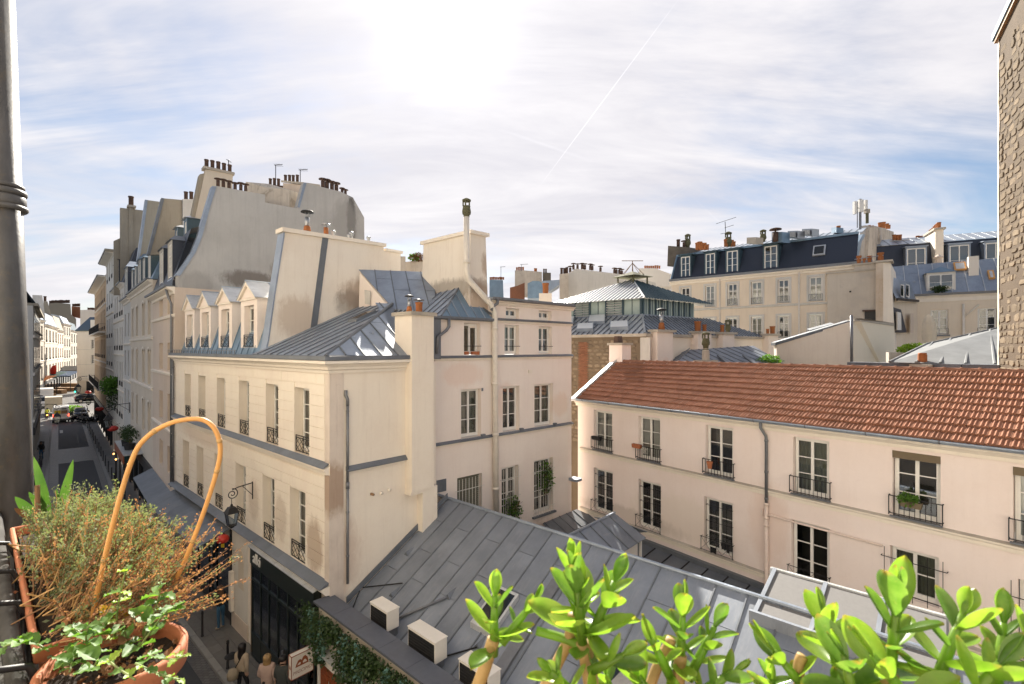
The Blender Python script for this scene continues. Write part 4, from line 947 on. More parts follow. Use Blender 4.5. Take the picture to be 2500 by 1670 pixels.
    for i in range(3):
        a = 26.6+i*1.0
        MB().slab([rl3(a+.04, 0), rl3(a+.96, 0), rl3(a+.96, 1), rl3(a+.04, 1)], (0, 0, .02)).obj('pane', 'dull_panel', T)
        MB().slab([rl3(a-.04, -.03), rl3(a+.04, -.03), rl3(a+.04, 1.03), rl3(a-.04, 1.03)], (0, 0, .06)).obj('bar', 'zinc_front', T)
    MB().box(26.5, 29.6, 3.9, 3.98, 5.45, 5.74).obj('front_rail', 'zinc_front', T); MB().box(26.5, 29.6, 5.52, 5.6, 5.0, 6.08).obj('back_rail', 'zinc_pale', T)
    return B
flat('slate_coping', (0.105, 0.115, 0.14), 0.5, nscale=6, namt=0.4, vary=0.3)
zinc_shop()
def ac_unit(px_pts, label, zt=4.36, h=.52):
    ps = [FS.loc(hit(x, y, zt)) for x, y in px_pts]
    u0, u1 = ps[0].x, ps[2].x; y0 = .22; y1 = y0+.38
    T = thing('air_conditioner', label, 'air conditioner', FS.W((u0+u1)/2, (y0+y1)/2, zt-h), FS.rz, 'air conditioning units behind the shop parapet'); w = (u1-u0)/2*.93
    MB().box(-w, w, -.18, .18, .03, h).obj('casing', 'white_plastic', T)
    MB().box(-w+.03, w-.03, -.19, -.181, .06, h-.05).obj('grille', 'black', T)
    for k in range(5): MB().box(-w+.05, w-.05, -.202, -.192, .09+k*.07, .10+k*.07).obj('louvre', 'iron', T)
    MB().box(-w-.015, w+.015, -.195, .195, h, h+.02).obj('lid', 'white_plastic', T)
    for s in (-1, 1): MB().box(s*w*.7-.03, s*w*.7+.03, -.2, .2, -.4, .03).obj('foot', 'pipe_grey', T)
    return T
zr_ = lambda x, y: (850+.3316*x, 1150+.3316*y)
ac_unit([zr_(75, 1000), zr_(180, 960), zr_(290, 1050)], 'pale air conditioner on the zinc roof, closest to the cream side wall')
ac_unit([zr_(335, 1190), zr_(440, 1155), zr_(625, 1290)], 'air conditioner with a planked lid between two others behind the parapet')
ac_unit([zr_(690, 1455), zr_(800, 1400), zr_(1000, 1560)], 'pale air conditioner with a black cable on its lid, farthest from the cream side wall')
def garland():
    T = FS.root('hanging_garland', 'dark green and blue-grey artificial garland hanging along the shop parapet', 'garland')
    for i in range(13):
        uc = LS-.15+i*.62; ln = .75+.35*math.sin(i*2.3)
        def f(uc=uc, ln=ln):
            t = random.random()**.8; return (uc+random.gauss(0, .24*(1-.55*t)), -.44-abs(random.gauss(0, .12)), 3.9-t*ln*1.35), (0, -.4, -.5)
        leaf_cloud('strand', None, None, 1100, f, .085, 'ivy_dark', parent=T)
        if i % 3 != 2:
            def g(uc=uc+.2, ln=ln):
                t = random.random(); return (uc+random.gauss(0, .08), -.50-abs(random.gauss(0, .07)), 3.85-t*ln*1.1), (0, -.5, 0)
            leaf_cloud('blue_strand', None, None, 240, g, .08, 'ivy_blue', parent=T)
garland()
def box_sign():
    u, z = LS-.28, 2.30
    T = thing('box_sign', 'white projecting box sign with a red-brown emblem over red-brown lettering', 'sign', FS.W(u, -.30, z), FS.rz)
    MB().box(-.09, .09, -.72, -.10, -.32, .32).obj('box', 'white_plastic', T)
    e = MB(); t = .008
    for x in (-.09, .09):
        for y in (-.72, -.10): e.box(x-t, x+t, y-t, y+t, -.325, .325)
        for z2 in (-.32, .32): e.box(x-t, x+t, -.72, -.10, z2-t, z2+t)
    for y in (-.72, -.10):
        for z2 in (-.32, .32): e.box(-.09, .09, y-t, y+t, z2-t, z2+t)
    e.obj('edge', 'wood_red', T); MB().box(-.02, .02, -.10, .04, -.02, .02).obj('bracket', 'iron', T)
    # emblem: two linked rounded triangles; lettering below (on both faces)
    for sx in (1, -1):
        em = MB()
        for (c, s, hh) in ((-.50, .115, .17), (-.36, .125, .22)):
            outer = [(c-s, -.02), (c+s, -.02), (c+s*.75, hh*.62), (c+s*.2, hh), (c-s*.3, hh*.9), (c-s*.8, hh*.35)]
            inner = [(c-s*.55, .025), (c+s*.6, .025), (c+s*.35, hh*.45), (c, hh*.5), (c-s*.4, hh*.28), (c-s*.5, hh*.15)]
            n = 6
            vs = [(sx*.0935, p[0], p[1]) for p in outer+inner]; em.add(vs, [(i, (i+1) % n, n+(i+1) % n, n+i) for i in range(n)])
        em.obj('emblem', 'wood_red', T, recalc=False)
        cu = bpy.data.curves.new('t', 'FONT'); cu.body = 'MIGCIMOR'; cu.size = .125; cu.shear = .25
        to = bpy.data.objects.new('t', cu); COL.objects.link(to); me = bpy.data.meshes.new_from_object(to); bpy.data.objects.remove(to)
        me.materials.clear(); me.materials.append(MATS['wood_red'])
        link('lettering', me, T, (sx*.0938, -.69 if sx > 0 else -.13, -.20), (R(90), 0, R(90*sx)))
    m = MB()
    for c in (-.03, .03): m.prism([(c-.025, -.05), (c+.025, -.05), (c+.01, .05), (c-.01, .05)], 'y', -.7235, -.7215)
    m.obj('end_emblem', 'wood_red', T)
box_sign()

# ================================================================ pink house
def pink_house():
    B = FP.root('pink_house', 'pale pink house with a red tiled roof and iron window rails', 'building')
    UR = 19.0
    up = [(1.03, 2.15), (3.59, 4.68), (6.67, 7.74), (9.73, 10.77), (12.35, 13.38), (14.72, 15.8), (17.2, 18.2)]
    lo = [(1.03, 2.18, 3.63), (3.59, 4.72, 3.63), (6.61, 7.74, 3.65), (9.68, 10.78, 3.66), (12.29, 13.35, 4.3), (14.8, 15.9, 3.7), (17.2, 18.2, 3.7)]
    holes = [(a, b, 6.50, 8.33) for a, b in up]+[(a, b, c, 5.64) for a, b, c in lo]
    w = wall_mesh(0.0, UR, 0, 8.62, holes, .24); w.poly([(0, 0, 0), (0, 5.4, 0), (0, 5.4, 8.62), (0, 2.7, 10.4), (0, 0, 8.62)]); w.obj('wall', 'pink', B)
    for i, (a, b) in enumerate(up):
        o = window(B, a+.02, b-.02, 6.53, 8.31, .15, rows=3, curtain=['curtain', 'curtain', None, 'curtain_olive', None, 'curtain', None][i])
        bar_rail(B, a-.06, b+.06, -.11, 6.54, 7.08, back=.11)
        MB().box(a-.05, b+.05, -.08, .1, 6.47, 6.51).obj('sill', 'lead', B)
        if i in (4, 5): MB().box(a, b, -.02, .12, 8.13, 8.33).obj('roller_blind', 'shutter', B)
    for i, (a, b, c) in enumerate(lo):
        window(B, a+.02, b-.02, c+.03, 5.62, .15, rows=3 if i != 4 else 2, curtain=[None, None, None, None, 'curtain_olive', None, None][i])
        if i < 3: guard_grid(B, a+.1, b-.05, -.03, c+.35, 5.55, 'iron', 6, (.12, .5, .88), .007, .02)
        if i != 4: cross_rail(B, a-.05, b+.04, -.13, c+.02, c+.52)
        if i >= 4: guard_grid(B, a-.1, b+.1, -.12, c-.05, 5.6, 'iron', 5, (.12, .8), .009, .08)
    # string courses with dark weathered tops, cornice, gutter
    for z in (6.40, 3.55):
        MB().sweep([(0.2, 0), (UR, 0)], [(0, z-.17), (.04, z-.16), (.05, z-.06), (.09, z-.02), (.09, z+.02), (0, z+.03)]).obj('string_course', 'trim', B)
        MB().sweep([(0.2, 0), (UR, 0)], [(0, z+.03), (.10, z+.024), (.10, z+.036), (0, z+.075)]).obj('string_top', 'stone_cap', B)
    MB().sweep([(-.1, 0), (UR, 0)], [(0, 8.42), (.05, 8.43), (.06, 8.52), (.14, 8.60), (.18, 8.62), (.18, 8.68), (0, 8.7)]).obj('cornice', 'trim', B)
    gt = []
    for k in range(9): an = math.pi+math.pi*k/8; gt.append((.27+.10*math.cos(an), 8.80+.11*math.sin(an)))
    for k in range(8, -1, -1): an = math.pi+math.pi*k/8; gt.append((.27+.085*math.cos(an), 8.80+.095*math.sin(an)))
    MB().sweep([(-.15, 0), (UR, 0)], gt).obj('gutter', 'zinc', B, True)
    for k in range(12): MB().sweep([(.6+k*1.6, 0), (.63+k*1.6, 0)], [(o-.27 and (o-.27)*1.06+.27, (z-8.8)*1.06+8.8) for o, z in gt]).obj('gutter_clip', 'pipe_grey', B)
    # downpipe
    u = 8.93; dp = MB(); dp.tube([(u-.12, -.26, 8.7), (u-.12, -.24, 8.52), (u, -.13, 8.25), (u, -.09, 8.1), (u, -.09, 5.95)], .05, 10); dp.obj('downpipe', 'pipe_grey', B, True)
    for z in (8.05, 7.0, 6.1): MB().tube([(u, -.09, z), (u, -.09, z+.07)], .062, 10).obj('pipe_collar', 'pipe_grey', B, True)
    dp = MB(); dp.tube([(u, -.09, 6.0), (u, -.09, 0.5)], .06, 10); dp.tube([(u+.02, -.09, 5.55), (u+.15, -.12, 5.63), (u+.5, -.1, 5.60), (u+3.2, -.06, 5.58)], .03, 8); dp.tube([(u-.16, -.05, 5.75), (u-.16, -.07, 5.5), (u, -.09, 5.3)], .03, 8); dp.obj('waste_pipe', 'pipe_pink', B, True)
    for z in (5.9, 5.45, 5.2): MB().tube([(u, -.09, z), (u, -.09, z+.08)], .078, 10).obj('pipe_collar', 'pipe_pink', B, True)
    MB().box(13.0, 13.22, -.03, 0, 2.2, 2.36).obj('vent_grille', 'lead', B)
    # ------------- tiled roof
    e = Vector((0, -.24, 8.78)); rg = Vector((0, 2.76, 10.52)); sl = rg-e; n = 10; cl = sl.length/n; sd = sl.normalized(); nn = Vector((0, -sd.z, sd.y))
    dk = MB().poly([(0.15, -.2, 8.72), (UR, -.2, 8.72), (UR, 2.76, 10.46), (.15, 2.76, 10.46)]).obj('roof', 'mortar', B, recalc=False)
    MB().poly([(0.15, 2.76, 10.46), (UR, 2.76, 10.46), (UR, 5.5, 8.8), (.15, 5.5, 8.8)]).obj('roof_back', 'tile', B, recalc=False)
    tw = .213
    def tile_geo(mb, ox, oy, oz, jit):
        # cross-section: pan, rounded roll, small side lip
        sec = [(0, .004), (.012, .004), (.020, .0), (.036, .0), (.046, .020), (.064, .030), (.082, .020), (.092, .0), (.128, .0), (.138, .020), (.156, .030), (.174, .020), (.186, .004), (.213, .004)]
        L = cl*1.13; vs = []
        for t, lift in ((0, .062), (1, .0)):
            for x, h in sec: p = Vector((ox+x, oy, oz))+sd*(t*L)+nn*(h+lift+jit); vs.append(p)
        for x, h in sec: p = Vector((ox+x, oy, oz))+sd*.004+nn*(h*.6+jit-.012); vs.append(p)
        m = len(sec); fs = [(i, i+1, m+i+1, m+i) for i in range(m-1)]+[(2*m+i, 2*m+i+1, i+1, i) for i in range(m-1)]
        mb.add(vs, fs)
    base = MB(); tile_geo(base, 0, 0, 0, 0); tm = base.mesh('roof_tile', False, ['tile'], False)
    cols = int((UR-.2)/tw); cand = []
    for c in range(cols):
        for r in range(n):
            P = FP.W(.2+c*tw, e.y+sd.y*cl*r, 0); x = 1250+FPX*P.x/P.y
            vis = x < 2520; cand.append((P.y if vis else 1e6+P.y, c, r))
    cand.sort(); rest = MB()
    for i, (_, c, r) in enumerate(cand):
        o = e+sd*(cl*r); j = random.uniform(0, .013)+.012*math.sin(c*.11+r*.7); x = .2+c*tw+random.uniform(-.007, .007)
        if i < 300: link('roof_tile', tm, dk, (x, o.y+nn.y*j, o.z+nn.z*j))
        else: tile_geo(rest, x, o.y, o.z, j)
    tag(rest.obj('roof_tiles', 'tile_many', dk, False, recalc=False), None, kind='stuff')
    for i in range(48):
        a = .1+i*.40
        mb = MB(); vs = []; 
        for t, rr in ((0, .125), (.07, .125), (.075, .11), (.42, .10)):
            for k in range(9): an = math.pi*k/8; vs.append((a+t, 2.76-rr*math.cos(an), 10.52+rr*.85*math.sin(an)))
        fs = [(s*9+k, s*9+k+1, (s+1)*9+k+1, (s+1)*9+k) for s in range(3) for k in range(8)]
        mb.add(vs, fs).obj('ridge_tile', 'tile', dk, True)
    # verge coping on the left gable
    MB().hexa([(-.22, -.35, 8.62), (.2, -.35, 8.72), (.2, 2.76, 10.58), (-.22, 2.76, 10.40), (-.22, -.35, 8.74), (.2, -.35, 8.86), (.2, 2.76, 10.72), (-.22, 2.76, 10.56)]).obj('verge', 'zinc_pale', B)
    # small chimney behind the verge
    c0, c1 = FP.loc(at(1466, 860, 26.3)), FP.loc(at(1503, 860, 26.3))
    s = MB().box(-.30, .55, 2.6, 3.3, 8.0, 11.35).obj('chimney', 'pink', B)
    MB().box(-.38, .63, 2.52, 3.38, 11.35, 11.47).obj('chimney_cap', 'stone_cap', s); MB().prism([(-.14, 11.47), (.2, 11.47), (.14, 11.82), (-.08, 11.82)], 'y', 2.75, 3.1).obj('chimney_pot', 'pot_dark', s)
    return B
m_, nt_, b_ = newmat('tile_many'); v_ = coords(nt_)
vo = nt_.nodes.new('ShaderNodeTexVoronoi'); vo.inputs['Scale'].default_value = 3.6; nt_.links.new(v_, vo.inputs['Vector'])
c_ = mixc(nt_, ramp_f(nt_, tnoise(nt_, v_, 11, 5, .6), .35, .75, .45), (0.37, 0.18, 0.115), (0.22, 0.105, 0.068))
sp_ = nt_.nodes.new('ShaderNodeSeparateColor'); nt_.links.new(vo.outputs['Color'], sp_.inputs[0])
c_ = mixc(nt_, mval(nt_, 'MULTIPLY', sp_.outputs[0], .42), c_, (0.17, 0.083, 0.053)); nt_.links.new(c_, b_.inputs['Base Color']); b_.inputs['Roughness'].default_value = .85; b_.inputs['Specular IOR Level'].default_value = .15
pink_house()
# things on the pink house's rails
def rail_thing(name, u, z, mbf, mat, label, cat, w=-.14):
    T = thing(name, label, cat, FP.W(u, w, z), FP.rz); mbf(MB()).obj('body', mat, T); return T
def trough(l, h=.16): return lambda m: m.prism([(-l*.9, 0), (l*.9, 0), (l, h), (-l, h)], 'y', -.09, .06)
rail_thing('trough_planter', 1.35, 6.98, trough(.25), 'black', 'black trough hooked on the pink house rail nearest the verge', 'planter')
rail_thing('trough_planter', 3.62, 6.98, trough(.22), 'terracotta', 'terracotta trough hooked on the rail of a curtained pink house window', 'planter')
t_ = rail_thing('flower_pot', 6.95, 6.78, lambda m: m.lathe([(.07, 0), (.10, .2), (.115, .2), (.115, .25), (.09, .25), (.085, .2)], n=12), 'terracotta', 'single terracotta pot hung on a pink house rail left of the downpipe', 'flower pot', -.2)
t_ = rail_thing('trough_planter', 12.8, 6.86, trough(.24), 'shutter', 'brown trough with a trailing plant under a pink house roller blind', 'planter')
leaf_cloud('foliage', None, None, 260, ball((-.05, -.03, .2), (.24, .12, .16)), .09, 'leaf_green', parent=t_)
t_ = thing('silver_plant', 'small silvery plant in the curtained pink house window beside the terracotta trough', 'plant', FP.W(4.02, -.13, 6.9), FP.rz)
leaf_cloud('foliage', None, None, 160, ball((0, 0, .05), (.13, .06, .15)), .05, 'curtain', parent=t_)
lw = thing('drying_laundry', 'black washing hung on the lower pink house rail left of the downpipe', 'laundry', FP.W(7.4, -.16, 4.16), FP.rz)
for (a, b, z) in ((-.02, .14, -.22), (.17, .30, -.3), (-.45, -.2, -.48)):
    MB().prism([(a, 0 if z > -.4 else -.25), (b, 0 if z > -.4 else -.25), (b-.02, z), ((a+b)/2, z+.04), (a+.02, z)], 'y', -.02, .0).obj('garment', 'cloth_black', lw)

# ================================================================ court roofs between the ridge and the pink house
def court_roofs():
    B = FP.root('court_shed', 'low dark zinc lean-to against the foot of the pink house', 'shed')
    zinc(B, [(1.5, -.15, 3.05), (9.2, -.15, 3.05), (8.2, -2.6, 2.5), (1.5, -2.6, 2.5)], (1, 0, 0), .75, 3, 'lead', 'roof', bmat='iron')
    MB().box(1.5, 9.2, -.2, -.02, 3.05, 3.22).obj('abutment_flashing', 'lead', B)
    MB().poly([(1.5, -2.55, 0), (8.2, -2.55, 0), (8.2, -2.55, 2.48), (1.5, -2.55, 2.48)]).obj('wall', 'cream', B)
    MB().box(9.2, 12.5, -1.6, -.02, 0, 3.1).obj('annex', 'offwhite', B)
    G = FS.root('court_pavilion_roof', 'small gabled zinc roof with a white post behind the zinc ridge', 'roof')
    A = FS.loc(hit(1505, 1271, 4.7)); Bp = FS.loc(hit(1388, 1314, 4.7)); u = (A.x+Bp.x)/2+.1; y0, y1 = 4.9, A.y
    zinc(G, [(u, y0, 4.95), (u, y1, 4.95), (u+1.15, y1+.25, 4.25), (u+1.15, y0, 4.25)], (0, 1, 0), .62, 3, 'zinc_front', 'roof', bmat='lead')
    zinc(G, [(u, y0, 4.95), (u, y1, 4.95), (u-1.15, y1+.25, 4.25), (u-1.15, y0, 4.25)], (0, 1, 0), .62, 3, 'zinc_front', 'roof', bmat='lead')
    zinc(G, [(u, y1, 4.95), (u+1.15, y1+.25, 4.25), (u+.4, y1+1.1, 4.25), (u-1.15, y1+.25, 4.25)], (1, 0, 0), .9, 3, 'zinc_front', 'roof')
    MB().tube([(u, y0, 4.98), (u, y1, 4.98)], .05, 6).obj('ridge_roll', 'zinc', G)
    MB().box(u+.95, u+1.03, y1+.1, y1+.18, 2.6, 4.24).obj('post', 'white_paint', G); MB().box(u-1.0, u+.95, y0, y1, 0, 4.2).obj('wall', 'offwhite', G)
    # dark zinc valley roof against the wing
    K = FW.root('court_valley_roof', 'dark zinc valley roof where the cream wing meets the pink house', 'roof')
    zinc(K, [(5.6, -.05, 3.45), (7.9, -.05, 3.5), (8.6, -1.6, 3.0), (5.2, -1.9, 2.6)], (1, 0, 0), .5, 3, 'lead', 'roof')
    MB().box(7.35, 7.75, -.5, -.02, 5.0, 5.12).obj('ledge', 'zinc', K)
court_roofs()
plaster('cream_smooth2', (0.84, 0.77, 0.67), (0.74, 0.66, 0.55), .3, streak=.2)
# ================================================================ ground and street
FR = Fr(AX, AY, 0.685, -0.729)             # street row beyond the corner house (u negative to the left)
def struct(o): o['kind'] = 'structure'; return o
g = MB(); g.poly([(-900, -300, -.02), (900, -300, -.02), (900, 1500, -.02), (-900, 1500, -.02)]); struct(g.obj('ground', 'pavement', recalc=False))
def brickmat(name, c1, c2, mort, scale, bw, bh, ms=.02, rough=.6):
    m, nt, b = newmat(name); v = coords(nt); bt = nt.nodes.new('ShaderNodeTexBrick'); nt.links.new(v, bt.inputs['Vector'])
    for k, c in (('Color1', c1), ('Color2', c2), ('Mortar', mort)): bt.inputs[k].default_value = (*c, 1)
    bt.inputs['Scale'].default_value = scale; bt.inputs['Mortar Size'].default_value = ms; bt.inputs['Brick Width'].default_value = bw; bt.inputs['Row Height'].default_value = bh
    c = mixc(nt, ramp_f(nt, tnoise(nt, v, 6, 5), .3, .7, .5), bt.outputs['Color'], mul(c1, .6)); nt.links.new(c, b.inputs['Base Color'])
    b.inputs['Roughness'].default_value = rough; bump(nt, b, bt.outputs['Fac'], -0.8, .01); return m
brickmat('setts', (.15, .14, .128), (.09, .085, .078), (.05, .047, .042), 1.0, .20, .13, .012, .5)
brickmat('paving', (.15, .142, .128), (.11, .104, .095), (.06, .056, .05), 1.0, .62, .42, .008, .6)
brickmat('ashlar_far', (.40, .355, .28), (.33, .29, .225), (.27, .235, .18), 1.0, .9, .42, .01, .9)
PR = [tuple(FS.W(45, 0))[:2], (AX, AY), tuple(FR.W(-84, 0))[:2]]
def strip(name, a, b, z, mat, path=PR, par=None):
    o = MB().sweep(path, [(-a, z-.03), (-a, z), (-b, z), (-b, z-.03)]).obj(name, mat, par); 
    return o
struct(strip('road', 1.36, 5.0, .0, 'asphalt'))
struct(strip('pavement', -.6, 1.16, .12, 'paving')); struct(strip('pavement', 5.2, 7.6, .12, 'paving'))
struct(strip('gutter_setts', 1.36, 1.80, .008, 'setts')); struct(strip('gutter_setts', 4.35, 5.0, .008, 'setts'))
struct(strip('crossing_setts', 1.36, 5.0, .012, 'setts', [tuple(FR.W(-34, 0))[:2], tuple(FR.W(-43, 0))[:2]]))
# kerb stones
kr = struct(strip('kerb', 1.16, 1.36, .085, 'kerb')); kl = struct(strip('kerb', 5.0, 5.2, .085, 'kerb'))
ks = MB().box(0, .98, -.2, 0, -.03, .125).mesh('kerb_stone', mats=['kerb'])
for u in range(0, 20): o = link('kerb_stone', ks, kr, FS.W(u, -1.158, 0), (0, 0, FS.rz))
for u in range(-60, 0): o = link('kerb_stone', ks, kr, FR.W(u, -1.158, 0), (0, 0, FR.rz))
# flagstones near the cream house
pv = bpy.data.objects['pavement']; fm = [MB().box(0, a, 0, .372, 0, .02).mesh('flagstone', mats=['flagstone']) for a in (.55, .7, .86)]
for r in range(3):
    u = 2.0+.3*r
    while u < 20:
        k = random.randrange(3); link('flagstone', fm[k], pv, FS.W(u, -1.15+r*.382, .118+random.uniform(0, .004)), (0, 0, FS.rz)); u += (.56, .71, .87)[k]
# wide crossing beyond the row: cobbled square
sq = [FR.W(-76, 9), FR.W(-76, -14), FR.W(-150, -30), FR.W(-150, 12)]
struct(MB().poly([(p.x, p.y, .02) for p in sq]).obj('square', 'setts', recalc=False))
# road arrow and wet patch
struct(MB().poly([tuple(FR.W(-57, -4.2, .014)), tuple(FR.W(-57, -3.9, .014)), tuple(FR.W(-60, -3.9, .014)), tuple(FR.W(-60, -4.2, .014))]).obj('road_marking', 'road_paint', recalc=False))
# bollards
def bollard_mesh():
    m = MB(); m.lathe([(.055, 0), (.055, .06), (.04, .08), (.038, .86), (.05, .88), (.05, .91), (.035, .93), (.045, .97), (.02, 1.0)], n=10); return m.mesh('street_bollard', True, ['iron'])
BM = bollard_mesh()
for u in [-59, -55.5, -52.3, -49.4, -46.6, -43.6, -40.8, -38, -35, -32.2, -29.4, -26.2, -23, -20.5, -18.2, -15, -12, -8.5, -5, -1.5]:
    o = link('street_bollard', BM, None, FR.W(u, -1.03-.008*abs(u+18), .12)); tag(o, 'slim black bollard in the row along the pavement of the arched houses', 'bollard', 'bollards along the right pavement')
for u in (1.8, 5.0, 8.32, 11.1, 14.2):
    o = link('street_bollard', BM, None, FS.W(u, -1.05, .12)); tag(o, 'slim black bollard in front of the cream corner house', 'bollard', 'bollards before the corner house')
for u in (-26, -30, -34, -38, -42):
    o = link('street_bollard', BM, None, FR.W(u, -5.5, .12), None, (1, 1, 1.1)); tag(o, 'black bollard on the pavement under the grey downpipe side', 'bollard', 'bollards along the left pavement')

# ================================================================ street row
def mansard(B, u0, u1, ze, zt, run, mat, lean=True):
    mb = MB(); mb.poly([(u0, -.05, ze), (u1, -.05, ze), (u1, run, zt), (u0, run, zt)]); mb.poly([(u0, run, zt), (u1, run, zt), (u1, 6, zt+1.2), (u0, 6, zt+1.2)])
    mb.poly([(u0, -.05, ze), (u0, run, zt), (u0, 6, zt+1.2), (u0, 6, ze)]); mb.poly([(u1, -.05, ze), (u1, run, zt), (u1, 6, zt+1.2), (u1, 6, ze)])
    return mb.obj('roof', mat, B)
def dormer(B, c, y, z0, z1, w, deep, cheek, roofm, fm='white_paint', arch=False, hip=True, panes=False, rows=2):
    mb = MB(); a, b = c-w/2, c+w/2; t = .09
    mb.box(a, a+t, y, y+.1, z0, z1); mb.box(b-t, b, y, y+.1, z0, z1); mb.box(a+t, b-t, y, y+.1, z1-.14, z1)
    d = mb.obj('dormer', fm, B)
    ck = MB()
    for u in (a, b): ck.box(u-.02 if u == a else u, u if u == a else u+.02, y+.02, y+deep, z0, z1)
    ck.obj('cheek', cheek, d)
    rf = MB(); o = .12
    if hip: rf.add([(a-o, y-o, z1), (b+o, y-o, z1), (b+o, y+deep, z1), (a-o, y+deep, z1), (c, y+.25, z1+w*.28), (c, y+deep, z1+w*.28)], [(0, 1, 4), (1, 2, 5, 4), (3, 0, 4, 5), (0, 3, 2, 1)])
    else: rf.hexa([(a-o, y-o, z1), (b+o, y-o, z1), (b+o, y+deep, z1+.1), (a-o, y+deep, z1+.1), (a-o, y-o, z1+.09), (b+o, y-o, z1+.09), (b+o, y+deep, z1+.25), (a-o, y+deep, z1+.25)])
    rf.obj('dormer_roof', roofm, d)
    window(B, a+t, b-t, z0+.08, z1-.14, y+.04, panes=panes, rows=rows)
    return d
def stack(B, u0, u1, y0, y1, z0, z1, mat, n, kind='dark', along='y', cap='stone_cap', s=1.0):
    o = MB().box(u0, u1, y0, y1, z0, z1).obj('chimney', mat, B); MB().box(u0-.07, u1+.07, y0-.07, y1+.07, z1, z1+.14).obj('chimney_cap', cap, o)
    for i in range(n):
        f = (i+.5)/n; pot(o, kind, ((u0+u1)/2 if along == 'y' else u0+(u1-u0)*f, y0+(y1-y0)*f if along == 'y' else (y0+y1)/2, z1+.14), s*random.uniform(.9, 1.15))
    return o
def shopband(B, u0, u1, mat, zt=3.6, n=3, aw=None):
    MB().box(u0+.1, u1-.1, -.12, .0, 3.0, zt).obj('sign_board', mat, B); fr = MB(); w = (u1-u0-.3)/n
    for i in range(n+1): fr.box(u0+.15+i*w-.06, u0+.15+i*w+.06, -.08, .06, .1, 3.0)
    fr.obj('shop_frame', mat, B)
    for i in range(n): MB().poly([(u0+.21+i*w, .05, .3), (u0+.09+(i+1)*w, .05, .3), (u0+.09+(i+1)*w, .05, 3.0), (u0+.21+i*w, .05, 3.0)]).obj('shop_pane', 'car_glass', B)
    if aw: MB().slab([(u0+.1, -.05, zt), (u1-.1, -.05, zt), (u1-.1, -1.0, zt-.45), (u0+.1, -1.0, zt-.45)], (0, 0, .04)).obj('awning', aw, B)
def house(name, label, u0, u1, eave, cols, rows, mat, fr=FR, shop='shop_dark', arch=False, trim='trim', rail=True, depth=.22, strings=(), panes=False, corn=.28, gf=True, nshop=3, aw=None, bal=None, rws=3):
    B = fr.root(name, label, 'building'); holes = [(a, b, c, d) for a, b in cols for c, d in rows]
    if gf: holes.append((u0+.1, u1-.1, 0.05, 3.2))
    w = wall_mesh(u0, u1, 0, eave, holes, depth); w.poly([(u0, 0, 0), (u0, 8, 0), (u0, 8, eave), (u0, 0, eave)]); w.poly([(u1, 0, 0), (u1, 8, 0), (u1, 8, eave), (u1, 0, eave)]); w.obj('wall', mat, B)
    for a, b in cols:
        for c, d in rows:
            window(B, a, b, c, d, depth-.04, panes=panes, rows=rws, curtain='curtain_olive' if random.random() < .5 else None)
            if rail: bar_rail(B, a-.02, b+.02, -.03, c, c+.45, .16)
            if arch:
                m = MB(); pts = [(math.cos(math.pi*k/8), math.sin(math.pi*k/8)) for k in range(9)]; r = (b-a)/2; cc = (a+b)/2
                m.add([(cc+p[0]*r, -.001, d-.02+p[1]*r*.42-.35) for p in pts]+[(a, -.001, d+.01), (b, -.001, d+.01)][::-1], [tuple(range(11))]) if False else None
                vs = []; 
                for p in pts: vs.append((cc+p[0]*(r+.16), -.05, d-r*.35+p[1]*r*.62+.02)); vs.append((cc+p[0]*(r+.0), -.05, d-r*.35+p[1]*r*.48))
                m.add(vs, [(2*k, 2*k+2, 2*k+3, 2*k+1) for k in range(8)]); m.obj('hood_mould', trim, B, recalc=False)
    MB().sweep([(u0, 0), (u1, 0)], [(0, eave-.35), (.06, eave-.33), (.08, eave-.2), (corn, eave-.08), (corn, eave), (0, eave+.02)]).obj('cornice', trim, B)
    MB().sweep([(u0, 0), (u1, 0)], [(0, eave+.02), (corn+.08, eave), (corn+.1, eave+.1), (0, eave+.06)]).obj('gutter', 'lead', B)
    for z in strings: MB().sweep([(u0, 0), (u1, 0)], [(0, z-.15), (.08, z-.13), (.12, z), (0, z+.04)]).obj('string_course', trim, B)
    if bal:
        for z in bal:
            MB().box(u0+.2, u1-.2, -.75, 0, z-.18, z).obj('balcony', trim, B); bar_rail(B, u0+.25, u1-.25, -.72, z, z+.95, .16, back=.7)
    if gf: shopband(B, u0, u1, shop, n=nshop, aw=aw)
    return B
# -- pinkish house next to the cream one, grey party wall, slate mansard
B2 = house('stone_house', 'pinkish stone house with black slate dormers and a high grey party wall', -7.9, 0, 14.35, [(-5.2, -3.9), (-2.3, -1.05)], [(12.95+.1, 14.2-.1), (9.98, 11.5), (7.1, 8.72), (4.4, 5.87)], 'pinkstone', shop='beige', rail=False, strings=(12.95, 9.85, 6.8), panes=True, corn=.35, nshop=2, aw='lead')
def party(B, fr, u, pts, thick, mat, name='party_wall', edge=None):
    q = [fr.wz(*p, u) for p in pts]; o = MB().prism(q, 'x', u-thick, u).obj(name, mat, B)
    return o, q
pts = [(434, 860), (434, 673), (472, 616), (488, 577), (507, 508), (523, 455), (527, 453.5), (647.5, 475), (647.5, 494), (725, 508.5), (743.5, 445.5), (833, 468), (862, 482), (889.5, 531), (890.5, 640), (890, 860)]
q = [FS.wz(*p, 0.0) for p in pts]; PL = [FR.loc(FS.W(-.02, a, b)) for a, b in q]; dn = FR.loc(FS.W(-.45, 0, 0))
o = MB().slab(PL, (dn.x, dn.y, 0)).obj('party_wall', 'grey_wall', B2)
ed = MB()
